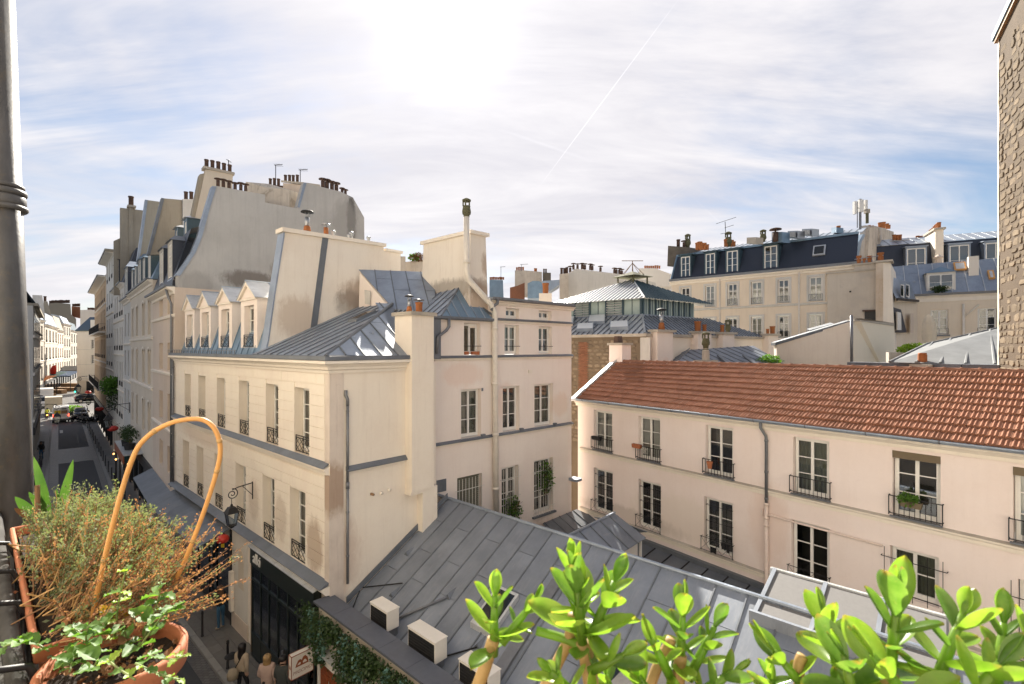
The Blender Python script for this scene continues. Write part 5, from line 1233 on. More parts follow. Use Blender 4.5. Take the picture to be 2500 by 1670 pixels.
for i in range(2, 6):
    a, b = PL[i-1], PL[i]; ed.hexa([(a.x+dn.x*1.1, a.y-.10, a.z), (a.x+.04, a.y-.10, a.z), (a.x+.04, a.y+.10, a.z), (a.x+dn.x*1.1, a.y+.10, a.z), (b.x+dn.x*1.1, b.y-.10, b.z), (b.x+.04, b.y-.10, b.z), (b.x+.04, b.y+.10, b.z), (b.x+dn.x*1.1, b.y+.10, b.z)])
ed.obj('edge_flashing', 'zinc', o)
def fsr(px, py, w=-.25): a, b = FS.wz(px, py, 0.0); return FR.loc(FS.W(w, a, b))
for px, py in ((536, 450), (549, 452), (563, 455), (578, 459), (592, 461), (604, 464)): c = fsr(px, py+2); pot(o, 'rust', c, .9)
for px, py in ((793, 455), (803, 457), (815, 461), (826, 464), (840, 470), (848, 474)): c = fsr(px, py+2); pot(o, 'rust', c, random.choice((.9, 1.25)))
MB().slab([fsr(*p, .005) for p in ((726, 505), (741, 446), (748, 447), (731, 508))], (.03, .0, 0)).obj('flashing_strip', 'zinc', o)
# pieces behind the notch: stained pink stack, pots, aerials
def Lw(px, py, Y): return FR.loc(at(px, py, Y))
zz0 = (.6, 1.2, 0)
n1 = MB().slab([Lw(600, 444, 29.5), Lw(648, 458, 29.5), Lw(648, 515, 29.5), Lw(600, 515, 29.5)], zz0).obj('back_wall', 'weathered_wall', B2)
n1 = MB().slab([Lw(648, 458, 29.8), Lw(692, 470, 31), Lw(692, 515, 31), Lw(648, 505, 29.8)], zz0).obj('back_wall', 'weathered_wall', B2)
n2 = MB().slab([Lw(691, 447, 31.2), Lw(728, 452, 32), Lw(728, 520, 32), Lw(691, 515, 31.2)], zz0).obj('chimney', 'pinkstone', B2)
MB().slab([Lw(686, 445, 31.1), Lw(729, 451, 31.9), Lw(729, 446, 31.9), Lw(686, 440, 31.1)], zz0).obj('chimney_cap', 'stone_cap', n2)
for px in (697, 707, 716, 726): pot(n2, 'dark', Lw(px, 443, 31.8), .9)
n3 = MB().slab([Lw(652, 450, 31), Lw(686, 456, 31.5), Lw(686, 470, 31.5), Lw(652, 466, 31)], zz0).obj('chimney', 'pot_dark', B2)
for px in (660, 670, 680): pot(n3, 'dark', Lw(px, 452, 31.4), .9)
# buff stack behind-left with five pots
a = [FR.wz(*p, -3.0) for p in ((502, 414), (568, 424), (568, 520), (455, 605), (455, 598), (477, 530))]
bs = MB().prism([a[0], a[1], a[2], (a[3][0]+1.5, a[3][1]), a[4], a[5]], 'x', -3.45, -3.0).obj('chimney', 'beige', B2)
a0, a1 = FR.wz(499, 411, -3.0), FR.wz(570, 421, -3.0); MB().box(-3.55, -2.92, a0[0]-.05, a1[0]+.05, a0[1]-.02, a0[1]+.13).obj('chimney_cap', 'stone_cap', bs)
for f in (.1, .3, .5, .7, .9): pot(bs, 'dark', (-3.22, a0[0]+(a1[0]-a0[0])*f, a0[1]+.13), 1.05)
st_ = [FR.wz(*p, -3.0) for p in ((489, 424), (500, 422), (470, 560), (462, 560))]
MB().prism(st_, 'x', -3.7, -3.1).obj('edge_flashing', 'buff_wall', bs)
MB().poly([(-7.9, -.1, 14.4), (-.5, -.1, 14.4), (-.5, .8, 17.6), (-7.9, .8, 17.6)]).poly([(-7.9, .8, 17.6), (-.5, .8, 17.6), (-.5, 4, 19), (-7.9, 4, 19)]).obj('roof', 'slate', B2)
for c in (-1.9, -4.9): dormer(B2, c, .05, 14.9, 17.0, 1.35, 1.4, 'slate', 'lead', 'pale_grey', rows=3)
MB().slab([(-2.65, .0, 14.4), (-1.15, .0, 14.4), (-1.15, .04, 14.95), (-2.65, .04, 14.95)], (0, .05, 0)).obj('dormer_apron', 'zinc', B2)
for c in (-3.4, -6.4): dormer(B2, c, 1.0, 17.5, 18.7, .9, 1.2, 'slate_side', 'zinc_pale', 'zinc_blue')
MB().tube([(-.55, -.3, 14.3), (-.45, -.2, 13.8), (-.35, -.1, 13.5), (-.35, -.1, 4.0)], .06, 8).obj('downpipe', 'pipe_grey', B2, True)
# -- cream house with arched windows, blue zinc dormers
B3 = house('arched_house', 'cream house with round-headed windows and a row of blue zinc dormers', -20.8, -7.9, 15.55, [(-19.9, -18.7), (-17.0, -15.7), (-13.3, -11.8), (-10.3, -8.9)], [(12.1, 14.35), (8.8, 11.1), (5.4, 7.6)], 'beige', arch=True, shop='shop_dark', strings=(11.9, 8.65), nshop=4, rail=False)
mansard(B3, -20.8, -7.9, 15.6, 17.6, .7, 'zinc_blue')
for k, c in enumerate((-19.6, -17.4, -15.0, -12.4, -9.6)): dormer(B3, c, .0, 15.75, 17.5 if k != 2 else 17.7, 1.15 if k != 2 else 1.9, 1.2, 'slate_side', 'zinc_blue', 'pale_grey', hip=True)
party(B3, FR, -15.5, [(357, 488), (393, 493), (393, 640), (336, 644)], .4, 'buff_wall')
party(B3, FR, -8.1, [(397, 484), (444, 488), (444, 620), (362, 622)], .4, 'buff_wall')
pq = party(B3, FR, -8.0, [(446, 486), (473, 486), (473, 600), (446, 600)], .5, 'pale_grey', 'chimney')[0]
for px in (454, 467): w_, z_ = FR.wz(px, 486, -8.2); pot(pq, 'dark', (-8.2, w_, z_), 1.1)
for (p, q_) in (((357, 488), (336, 644)), ((397, 484), (362, 622))):
    u = -15.5 if p[0] < 380 else -8.1; a, b = FR.wz(*p, u), FR.wz(*q_, u); MB().prism([(a[0]-.07, a[1]), (a[0]+.09, a[1]), (b[0]+.09, b[1]), (b[0]-.07, b[1])], 'x', u-.45, u+.05).obj('edge_flashing', 'zinc' if u < -10 else 'lead', B3)
# the dark bar front with round topiaries
bar = FR.root('bar_canopy', 'flat grey canopy of a dark red bar carrying two round topiaries', 'canopy')
MB().box(-19.5, -12.5, -1.1, .0, 3.75, 3.85).obj('roof_sheet', 'zinc_pale', bar); MB().box(-19.5, -12.5, -1.12, -1.06, 3.2, 3.76).obj('fascia', 'shop_red', bar) if 'shop_red' in MATS else MB().box(-19.5, -12.5, -1.12, -1.06, 3.2, 3.76).obj('fascia', 'wood_red', bar)
for u in (-19.4, -16, -12.6): MB().box(u-.05, u+.05, -1.08, -.98, .1, 3.3).obj('post', 'shop_dark', bar)
for i, u in enumerate((-16.3, -14.4)):
    T = thing('round_topiary', 'dark clipped ball topiary in a pot on the bar canopy', 'topiary', FR.W(u, -.6, 3.86), 0, 'topiaries on the bar canopy')
    MB().lathe([(.3, 0), (.36, .45), (.3, .45)], n=12).obj('pot', 'shop_dark', T); MB().tube([(0, 0, .4), (0, 0, .8)], .04, 6).obj('trunk', 'twig', T)
    leaf_cloud('crown', None, None, 900, ball((0, 0, 1.05), (.52, .52, .5)), .09, 'ivy_dark', parent=T)
for i, (u, z) in enumerate(((-19.0, 2.9), (-17.0, 2.8), (-21.5, 1.5))):
    T = thing('wall_lamp', 'small warm lamp glowing on the dark bar front', 'lamp', FR.W(u, -1.2 if i < 2 else -.1, z), 0, 'warm lamps on the bar front'); MB().lathe([(.01, .07), (.05, .04), (.06, 0), (.03, -.05)], n=10).obj('bulb', 'lamp_warm', T); MB().tube([(0, 0, .1), (0, .12, .2)], .015, 5).obj('arm', 'iron', T)
# -- white narrow houses and onwards
B4 = house('narrow_white_house', 'narrow bluish white house with a grey hipped dormer', -26.4, -20.8, 15.4, [(-25.6, -24.4), (-23.0, -21.8)], [(12.2, 14.2), (8.8, 11.0), (5.6, 7.6)], 'pale_grey', strings=(8.4, 11.6), nshop=2, rail=False, shop='teal')
mansard(B4, -26.4, -20.8, 15.4, 18, 1.2, 'zinc'); dormer(B4, -23.8, -.05, 15.3, 18.2, 2.2, 1.8, 'slate', 'zinc', 'pale_grey')
B5 = house('tall_offwhite_house', 'tall off-white house with brown party walls and a dark mansard', -37.5, -26.4, 17.2, [(-36.2, -35), (-33.5, -32.3), (-30.6, -29.4), (-28.4, -27.4)], [(14.3, 16.4), (11, 13.2), (7.6, 9.9), (4.6, 6.6)], 'offwhite', strings=(13.9, 10.6, 7.2), nshop=4, shop='beige')
mansard(B5, -37.5, -26.4, 17.2, 20.5, .9, 'slate'); dormer(B5, -34.5, -.1, 17.4, 19.8, 1.4, 1.2, 'slate', 'slate', 'white_paint'); dormer(B5, -31, -.1, 17.4, 19.8, 1.4, 1.2, 'slate', 'slate', 'white_paint')
party(B5, FR, -30, [(293.6, 507), (314, 509.5), (353, 514), (353, 720), (293.6, 720)], .5, 'buff_wall'); ch = party(B5, FR, -29.9, [(315, 505), (325, 506), (325, 720), (315, 720)], .6, 'buff_wall', 'chimney')[0]
a = FR.wz(320, 503, -30.2); MB().box(-30.7, -29.7, a[0]-.3, a[0]+.35, a[1]-.2, a[1]).obj('chimney_cap', 'stone_cap', ch); pot(ch, 'dark', (-30.2, a[0], a[1]), 2.0)
party(B5, FR, -30.3, [(278, 588), (294, 581), (294, 720), (278, 720)], .5, 'buff_wall')
B6 = house('slim_cream_house', 'slim cream house with dark iron window boxes and a brown eave', -48.5, -37.5, 21.6, [(-47, -45.9), (-43.6, -42.4), (-40.2, -39.0)], [(19, 21), (15.7, 17.8), (12.4, 14.6), (9.2, 11.4), (5.6, 8)], 'offwhite', strings=(15.2, 8.8), nshop=3, corn=.7)
MB().box(-48.7, -37.3, -.75, 1.5, 21.6, 21.85).obj('eave', 'buff_wall', B6); mansard(B6, -48.5, -37.5, 21.8, 24, 1.4, 'slate')
B7 = house('orange_house', 'ochre stone apartment house with iron balconies at the street corner', -74.5, -48.5, 20.2, [(-73+i*3.0, -71.7+i*3.0) for i in range(8)], [(17.2, 19.2), (13.6, 16.2), (9.9, 12.4), (6.2, 8.6)], 'orange_stone', strings=(16.9, 13.0, 9.4), nshop=6, bal=(13.3, 6.0), rail=True, shop='shop_dark', corn=.8)
MB().box(-74.4, -48.6, 1.0, 7, 20.2, 22.6).obj('attic', 'beige', B7); MB().poly([(-74.5, 0, 20.25), (-48.5, 0, 20.25), (-48.5, 1.0, 21.2), (-74.5, 1.0, 21.2)]).obj('roof', 'zinc', B7)
# foliage box on the slim house, street lanterns down the row
T = thing('wall_planter', 'bushy green plant hanging from the wall of the tall off-white house', 'plant', FR.W(-33, -.45, 7.4)); leaf_cloud('foliage', None, None, 1300, ball((0, 0, 0), (1.1, .6, .9)), .2, 'leaf_green', parent=T); leaf_cloud('trailing_leaves', None, None, 500, ball((.2, -.1, -1.2), (.6, .3, 1.2)), .16, 'ivy_dark', parent=T); MB().box(-.8, .8, -.2, .3, -.5, -.2).obj('box', 'shop_dark', T)
for u, s, lb in ((-20.9, 1.35, 'black wall lantern on the narrow white house'), (-47.5, 1.6, 'black wall lantern on the slim cream house'), (-74.0, 1.9, 'black wall lantern on the ochre corner house')): street_lantern(FR.W(u, -.02, 6.4), FR.rz, lb, s, 1.2)
for i, (u, lb) in enumerate(((-26.0, 'red lantern over the narrow white shop front'), (-45, 'red lantern over the slim cream house door'), (-75, 'red lantern at the ochre house corner'))):
    T = thing('red_lantern', lb, 'lantern', FR.W(u, -.8, 4.0)); m = rl.mesh('shade', True, ['red']); k = link('shade', m, T); k.scale = (1.8, 1.8, 1.5); MB().tube([(0, 0, .2), (0, .8, .35)], .015, 5).obj('hanger', 'iron', T)

plaster('far_lit', (0.44, 0.395, 0.335), (0.33, 0.29, 0.24), .4)
# ================================================================ far end of the street
FE = Fr(*at(188, 850, 120)[:2], 1.0, -.18)
EW = FE.u(232); Y0 = 120
E = FE.root('far_white_house', 'plain white house end with a blue slate hipped roof beyond the crossing', 'building')
eh = [(FE.u(222), EW-.3, 11.0, 13.3), (FE.u(222), EW-.3, 7.3, 9.6)]
w = wall_mesh(0, EW, 0, 15.4, eh, .3); w.poly([(0, 0, 0), (0, 10, 0), (0, 10, 15.4), (0, 0, 15.4)]); w.obj('wall', 'offwhite', E)
for h in eh: window(E, *h, .2, panes=False, rows=4, frame='white_paint')
for z in (10.9, 7.2, 3.7): MB().box(0, EW, -.08, 0, z-.12, z).obj('string_course', 'pale_grey', E)
MB().box(-.2, EW, -.3, .2, 15.4, 15.7).obj('gutter', 'slate_side', E)
MB().add([(-.2, -.2, 15.7), (EW, -.2, 15.7), (EW-1.2, 1.8, 18.9), (1.6, 1.8, 18.9), (-.2, 8, 15.7), (1.6, 8, 18.9), (EW, 8, 15.7), (EW-1.2, 8, 18.9)], [(0, 1, 2, 3), (4, 0, 3, 5), (1, 6, 7, 2), (3, 2, 7, 5)]).obj('roof', 'slate_blue', E) if False else None
flat('slate_blue', (0.045, 0.075, 0.115), 0.5, nscale=1.5, namt=0.3)
MB().add([(-.2, -.2, 15.7), (EW*.72, -.2, 15.7), (EW*.68, 1.8, 19.0), (1.6, 1.8, 19.0), (-.2, 8, 15.7), (1.6, 8, 19.0)], [(0, 1, 2, 3), (4, 0, 3, 5)]).obj('roof', 'slate_blue', E)
MB().box(EW*.7, EW, .2, 6, 15.7, 18.2).obj('attic', 'offwhite', E)
MB().box(.3, EW-.5, -.12, 0, .1, 3.2).obj('shop_front', 'beige', E); MB().box(EW*.55, EW-.3, -.14, -.1, .2, 3.0).obj('shop_opening', 'shop_dark', E)
def far_house(name, label, pa, Ya, pb, Yb, top, mat, cols, rows, roof=None, rise=2.5, gable=None, shop='shop_dark', bal=None):
    A, Bq = at(pa, 850, Ya), at(pb, 850, Yb); f = Fr(A.x, A.y, Bq.x-A.x, Bq.y-A.y); L = math.hypot(Bq.x-A.x, Bq.y-A.y)
    # u must run left to right on screen with inward away from the camera
    eave = H+(850-top)/FPX*min(Ya, Yb); st = (eave-4.2)/rows
    cw = L/cols; cs = [(i*cw+cw*.28, i*cw+cw*.72) for i in range(cols)]; rs = [(4.4+i*st, 4.4+i*st+st*.7) for i in range(rows)]
    B = house(name, label, 0, L, eave, cs, rs, mat, fr=f, shop=shop, rail=True, strings=tuple(4.3+i*st for i in range(1, rows)), nshop=max(1, cols), corn=.4, rws=1, bal=bal)
    if roof: mansard(B, 0, L, eave, eave+rise, 1.0, roof)
    return B, f, L, eave
far_house('left_far_house', 'white house with a zinc attic at the left mouth of the far crossing', 86, 96, 107, 103, 779, 'far_lit', 2, 3, 'zinc', 2.6)
far_house('sunlit_white_house', 'sunlit white house with tall windows beyond the parked trucks', 109, 108, 140, 132, 792, 'far_lit', 4, 3, 'zinc', 3.2)
far_house('brick_gabled_house', 'narrow house with a brick gable beside the sunlit white house', 140.5, 134, 155, 146, 806, 'pinkstone', 3, 3, 'buff_wall', 4.0)
far_house('pale_yellow_house', 'pale yellow house with even rows of windows at the street bend', 155.5, 148, 172, 162, 790, 'far_lit', 3, 4, 'zinc', 2.4)
far_house('end_cream_house', 'small cream house half hidden behind the far white house', 172.5, 165, 190, 185, 806, 'far_lit', 3, 3, 'slate_side', 3.0)
def far_block(name, label, pts, Y, mat, thick=4.0, pots=(), kind='dark', s=1.6):
    B = thing(name, label, 'building', at(pts[0][0], 850, Y)); o0 = B.location
    P = [at(px, py, Y)-o0 for px, py in pts]; k = hx(sum(p[0] for p in pts)/len(pts)); o = MB().slab(P, (k*thick, thick, 0)).obj('wall', mat, B)
    for px, py in pts[:1]: pass
    for px, py in pots: pot(B, kind, at(px, py+1, Y+.5)-o0, s)
    return B
far_block('stone_gable_house', 'tall bare stone gable with a long row of chimney pots above the far roofs', [(119, 741), (119, 760), (119, 840), (186, 840), (186, 778), (174, 768), (172, 742), (137, 739)], 190, 'ashlar_far', pots=[(122+i*2.9, 741-(.4*i if i < 6 else 2)) for i in range(17)], s=2.6)
far_block('brick_stack_house', 'brown brick stack with pots right of the bare stone gable', [(175, 748), (175, 772), (196, 776), (196, 749)], 195, 'brick', pots=[(178+i*3.2, 747) for i in range(6)], s=2.4)
far_block('distant_pale_house', 'distant pale house with small chimneys under the open sky', [(196, 757), (196, 800), (236, 800), (236, 759), (222, 756)], 210, 'offwhite', pots=[(200+i*3, 763) for i in range(5)]+[(215+i*3, 756) for i in range(6)], s=2.2)
far_block('grey_gable_house', 'grey rendered gable rising over the left far house', [(79, 720), (103, 721), (110, 770), (110, 800), (79, 800)], 108, 'pale_grey'); far_block('dark_gable_house', 'dark rubble gable with one chimney between the grey gable and the stone gable', [(106, 740), (106, 734), (116, 736), (124, 766), (124, 790), (108, 790)], 135, 'buff_wall', pots=[(110, 734)], s=3)
# left side: flank of our own row
FLw = Fr(*FR.W(-84, -6.1)[:2], .685, -.729)
LH = thing('left_row_house', 'pale grey house flank receding along the left pavement beside the downpipe', 'building', FR.W(-84, -6.1), FR.rz)
w = MB(); w.box(24, 50, -8, 0, 0, 15.2); w.obj('wall', 'pale_grey', LH)
MB().box(23.8, 50, -8, .35, 15.2, 15.45).obj('eave', 'buff_wall', LH)
MB().add([(24, .2, 15.45), (50, .2, 15.45), (50, -.8, 17.2), (24, -.8, 17.2), (24, -8, 17.2), (50, -8, 17.2), (24, -8, 15.45)], [(0, 1, 2, 3), (3, 2, 5, 4), (0, 3, 4, 6)]).obj('roof', 'slate_blue', LH)
for z in (4.2, 8.6, 12.2): MB().box(24, 50, 0, .12, z, z+.25).obj('string_course', 'offwhite', LH)
for i in range(6, 12):
    for z in (5.0, 9.2, 12.8): MB().box(2+i*4, 3.2+i*4, .002, .03, z, z+2.1).obj('window', 'car_glass', LH); MB().box(1.9+i*4, 3.3+i*4, .03, .3, z, z+.05).obj('sill', 'iron', LH)
MB().box(24, 50, .01, .15, 3.0, 3.7).obj('sign_board', 'shop_dark', LH)
LH.rotation_euler = (0, 0, FR.rz)
def left_lantern(u, lb, s): street_lantern(FR.W(u, -5.7, 6.0), FR.rz+math.pi, lb, s, 1.1)
left_lantern(-30, 'black wall lantern over the left pavement beside the downpipe', 1.3)

# our own row: the sunlit house front that carries the ledge, pipe and balcony (unseen, behind the camera; added to bounce warm light onto shaded walls)
FH = Fr(0, 0, FS.d[0], FS.d[1])
OH = FH.root('home_house', 'tall unseen cream house front carrying the window ledge and the old downpipe', 'building')
hw = [(-29.3+i*2.6, -28.1+i*2.6) for i in range(23)]; hz_ = [(1.0, 3.4), (5.2, 7.2), (8.4, 10.3), (14.2, 16.2), (17.2, 19.0)]
m = MB()
us_ = sorted({-30, 30, *[a for h in hw for a in h]}); zs_ = sorted({0, 21, *[a for h in hz_ for a in h]})
for i in range(len(us_)-1):
    for j in range(len(zs_)-1):
        win = any(a <= us_[i] and us_[i+1] <= b for a, b in hw) and any(a <= zs_[j] and zs_[j+1] <= b for a, b in hz_)
        y = -.62 if win else -.42; m.poly([(us_[i], y, zs_[j]), (us_[i+1], y, zs_[j]), (us_[i+1], y, zs_[j+1]), (us_[i], y, zs_[j+1])])
m.obj('wall', 'cream_smooth2', OH, recalc=False)
for a, b in hw:
    for c, d in hz_: MB().box(a+.1, b-.1, -.60, -.58, c+.1, d-.1).obj('window_pane', 'car_glass', OH)
MB().box(-30, 30, -.9, -.1, 21, 21.4).obj('cornice', 'cream_smooth2', OH)
# ================================================================ rear: rubble wall, glass-roofed pavilion
flat('glass_roof_gleam', (0.80, 0.81, 0.78), 0.25, nscale=3, namt=0.12, spec=0.9)  # near-white base paints in the sun gleam on the pavilion's left slope
DL, DR = Vector((-.75, .66)).normalized(), Vector((.8, .6)).normalized()
def P2(o, a, b): return Vector((o[0]+DL.x*a+DR.x*b, o[1]+DL.y*a+DR.y*b))
C0 = (7.48, 27.0)
FB = Fr(*P2(C0, 7, 0), -DL.x, -DL.y)          # rubble wall, left to right
def rubble():
    B = FB.root('rubble_wall', 'rough rubble stone wall with a brick pier behind the pink house', 'wall')
    MB().box(0, 7.0, 0, .4, 0, 11.85).obj('wall', 'mortar', B)
    uA, uB = FB.u(1393), FB.u(1566); b0, b1 = FB.u(1412), FB.u(1436)
    rnd = random.Random(5); vs = []
    for k in range(10):
        m = MB(); n = 8; r0 = [rnd.uniform(.8, 1.1) for _ in range(n)]
        out = [(.5*r0[i]*math.copysign(abs(math.cos(2*math.pi*i/n+.39))**.6, math.cos(2*math.pi*i/n+.39)), .5*r0[i]*math.copysign(abs(math.sin(2*math.pi*i/n+.39))**.6, math.sin(2*math.pi*i/n+.39))) for i in range(n)]
        vv = [(x, 0, z) for x, z in out]+[(x*.72, -1, z*.68) for x, z in out]
        m.add(vv, [tuple(range(n, 2*n))]+[(i, (i+1) % n, n+(i+1) % n, n+i) for i in range(n)]); vs.append(m.mesh('stone', False, ['stone']))
    cnt = 0; z = 11.7
    while z > 5.6:
        hgt = rnd.uniform(.17, .27); u = uA-.2
        while u < uB:
            l = rnd.uniform(.24, .5); P = FB.W(u+l/2, 0); px = 1250+FPX*P.x/P.y; py = HZ-(z-H)/P.y*FPX
            # skip where hidden behind the pink gable, or on the brick pier
            hid = py > 1000-(px-1411)*1.0+25 and px > 1425
            if not (b0-.1 < u+l/2 < b1+.1) and not hid and u+l < uB+rnd.uniform(-.15, .1) and cnt < 300:
                link('stone', rnd.choice(vs), B, (u+l/2, .005, z-hgt/2), (0, rnd.uniform(-.12, .12), 0), (l*.9, rnd.uniform(.02, .07), hgt*.86)); cnt += 1
            u += l+.02
        z -= hgt+.015
    bm = MB().box(0, .2, -.03, .02, 0, .055).mesh('brick', mats=['brick']); z = 11.5; r = 0
    while z > 6.2:
        n = 3; 
        for i in range(n):
            link('brick', bm, B, (b0+i*.215+(.1 if r % 2 else 0), -.005, z))
        z -= .072; r += 1
    MB().box(uB-.05, FB.u(1588), -.05, .02, 9.0, 11.8).obj('plaster_patch', 'pale_grey', B)
    MB().box(0, 7.1, -.16, .5, 11.85, 12.02).obj('coping', 'stone_cap', B)
rubble()
FC = Fr(C0[0], C0[1], DR.x, DR.y)             # cream wall to the right of it
def cream_back():
    B = FC.root('back_wall', 'cream court wall with four chimney piers in front of the glass-roofed pavilion', 'wall')
    MB().box(0.05, 14.0, 0, .4, 0, 11.85).obj('wall', 'cream', B); MB().box(-.05, 14.05, -.14, .5, 11.85, 12.02).obj('coping', 'stone_cap', B)
    for (p0, p1, kd) in ((1605, 1643, (('cowl', 1.5),)), (1704, 1737, (('clay', 1.9), ('clay', 1.2))), (1765, 1793, (('clay', 1.3), ('moss', 1.2))), (1877, 1900, (('clay', 1.0), ('clay', 1.7)))):
        u0, u1 = FC.u(p0, -.45), FC.u(p1, -.45); o = MB().box(u0, u1, -.45, 0, 0, 12.1).obj('chimney', 'cream_wing', B); MB().box(u0-.14, u1+.14, -.6, .1, 12.1, 12.24).obj('chimney_cap', 'stone_cap', o)
        for i, (k, s) in enumerate(kd): pot(o, k, (u0+(u1-u0)*(i+.5)/len(kd), -.2, 12.24), s)
cream_back()
def pavilion():
    B = thing('glass_pavilion', 'green-framed glass lantern pavilion with a ribbed pale pyramid roof', 'building', (C0[0], C0[1], 0)); O = Vector((C0[0], C0[1]))
    def q(p, z): return (p[0]-O.x, p[1]-O.y, z)
    c = (7.48, 27.2); lc = Vector((8.08, 30.0)); zl = 13.27
    # lower skirt roofs
    R1 = P2(c, 0, 14.2); R2 = Vector((lc.x+DR.x*7.4, lc.y+DR.y*7.4)); L1 = P2(c, 8, 0); L2 = Vector((lc.x+DL.x*7.4, lc.y+DL.y*7.4))
    zinc(B, [q(c, 12.02), q(R1, 12.02), q(R2, zl), q(lc, zl)], (DR.x, DR.y, 0), .38, 2.2, 'zinc', 'roof', bmat='lead', bw=.06, bh=.06)
    zinc(B, [q(c, 12.02), q(lc, zl), q(L2, zl), q(L1, 12.02)], (DL.x, DL.y, 0), .38, 2.2, 'zinc_pale', 'roof', bmat='lead', bw=.06, bh=.06)  # paler zinc than the right skirt: sunlit brightness put into the colour
    MB().tube([q(c, 12.05), q(lc, zl+.03)], .07, 6).obj('hip_roll', 'zinc_pale', B)
    # glazed roof hatches on the left skirt
    for (t, f0, f1) in ((1.0, .15, .5), (2.6, .5, .92), (3.4, .12, .45), (5.0, .45, .9)):
        def s(t, f, k): a = P2(c, t, 0); b = Vector((lc.x+DL.x*t, lc.y+DL.y*t)); p = a.lerp(b, f); return q(p, 12.02+(zl-12.02)*f+k)
        MB().slab([s(t, f0, .03), s(t+1.25, f0, .03), s(t+1.25, f1, .03), s(t, f1, .03)], (0, 0, .22)).obj('roof_hatch', 'zinc', B)
        MB().slab([s(t+.05, f0+.02, .255), s(t+1.2, f0+.02, .255), s(t+1.2, f1-.02, .255), s(t+.05, f1-.02, .255)], (0, 0, .01)).obj('hatch_pane', 'glass_roof_gleam', B)
    # glazed walls
    for D, n, ln in ((DR, 9, 5.6), (DL, 6, 7.4)):
        w = ln/n
        for i in range(n):
            a, b = Vector((lc.x+D.x*w*i, lc.y+D.y*w*i)), Vector((lc.x+D.x*w*(i+1), lc.y+D.y*w*(i+1))); nrm = Vector((D.y, -D.x)); 
            if nrm.y > 0: nrm = -nrm
            pm = MB(); t = .08
            pm.hexa([q(a-nrm*t, zl), q(a+D*t*1.6-nrm*t, zl), q(a+D*t*1.6+nrm*t, zl), q(a+nrm*t, zl), q(a-nrm*t, 14.3), q(a+D*t*1.6-nrm*t, 14.3), q(a+D*t*1.6+nrm*t, 14.3), q(a+nrm*t, 14.3)]); pm.obj('post', 'slate_side', B)
            lou = (D is DL and i in (1, 3, 5))
            g = MB(); g.poly([q(a+D*.13, zl+.04), q(b, zl+.04), q(b, 14.28), q(a+D*.13, 14.28)]); o = g.obj('pane', 'pane_frost', B, recalc=False)
            mid = (a+b)/2+D*.06; MB().hexa([q(mid-D*.02, zl), q(mid+D*.02, zl), q(mid+D*.02+nrm*.03, zl), q(mid-D*.02+nrm*.03, zl), q(mid-D*.02, 14.28), q(mid+D*.02, 14.28), q(mid+D*.02+nrm*.03, 14.28), q(mid-D*.02+nrm*.03, 14.28)]).obj('mullion', 'slate_side', B)
            if lou:
                for k in range(6):
                    z = zl+.12+k*.16; MB().hexa([q(a+D*.13+nrm*.05, z), q(b+nrm*.05, z), q(b+nrm*.14, z-.06), q(a+D*.13+nrm*.14, z-.06), q(a+D*.13+nrm*.05, z+.03), q(b+nrm*.05, z+.03), q(b+nrm*.14, z-.03), q(a+D*.13+nrm*.14, z-.03)]).obj('louvre', 'zinc_pale', B)
        e = Vector((lc.x+D.x*ln, lc.y+D.y*ln)); nrm = Vector((D.y, -D.x)); 
        if nrm.y > 0: nrm = -nrm
        MB().hexa([q(lc+nrm*.12, zl-.08), q(e+nrm*.12, zl-.08), q(e, zl-.08), q(lc, zl-.08), q(lc+nrm*.12, zl+.04), q(e+nrm*.12, zl+.04), q(e, zl+.04), q(lc, zl+.04)]).obj('sill', 'zinc', B)
    # dim inside
    a, b, cc = P2((lc.x, lc.y), 7.4, 0), P2((lc.x, lc.y), 7.4, 5.6), P2((lc.x, lc.y), 0, 5.6)
    MB().poly([q(a, zl-.3), q(b, zl-.3), q(b, 14.3), q(a, 14.3)]).poly([q(b, zl-.3), q(cc, zl-.3), q(cc, 14.3), q(b, 14.3)]).obj('far_wall', 'pale_grey', B)
    MB().poly([q(lc, zl-.06), q(a, zl-.06), q(b, zl-.06), q(cc, zl-.06)]).obj('floor', 'pale_grey', B)
    # pyramid roof
    ec = Vector((8.0, 29.2)); er = Vector((ec.x+DR.x*7.65, ec.y+DR.y*7.65)); el = Vector((ec.x+DL.x*7.6, ec.y+DL.y*7.6)); eb = Vector((er.x+DL.x*7.6, er.y+DL.y*7.6)); ap = Vector((8.5, 34.1)); za = 16.05; ze = 14.24
    zinc(B, [q(ec, ze), q(er, ze), q(ap, za)], (DR.x, DR.y, 0), .27, 9, 'glass_roof_dull', 'roof', bmat='slate_side', bw=.05, bh=.05)
    zinc(B, [q(el, ze), q(ec, ze), q(ap, za)], (DL.x, DL.y, 0), .29, 9, 'glass_roof_gleam', 'roof', bmat='pipe_grey', bw=.05, bh=.05)
    zinc(B, [q(er, ze), q(eb, ze), q(ap, za)], (DL.x, DL.y, 0), .4, 9, 'glass_roof_gleam', 'roof', stuff=True); zinc(B, [q(eb, ze), q(el, ze), q(ap, za)], (DR.x, DR.y, 0), .4, 9, 'glass_roof_gleam', 'roof', stuff=True)
    MB().tube([q(ec, ze+.03), q(ap, za+.03)], .06, 6).obj('hip_roll', 'glass_roof_gleam', B)
    # little cap on posts
    for k in range(4):
        an = math.pi/4+k*math.pi/2+.6; MB().box(ap.x-O.x+1.0*math.cos(an)-.05, ap.x-O.x+1.0*math.cos(an)+.05, ap.y-O.y+1.0*math.sin(an)-.05, ap.y-O.y+1.0*math.sin(an)+.05, 15.4, 16.25).obj('cap_post', 'moss', B)
    cp = MB(); r = 1.45; cx, cy = ap.x-O.x, ap.y-O.y
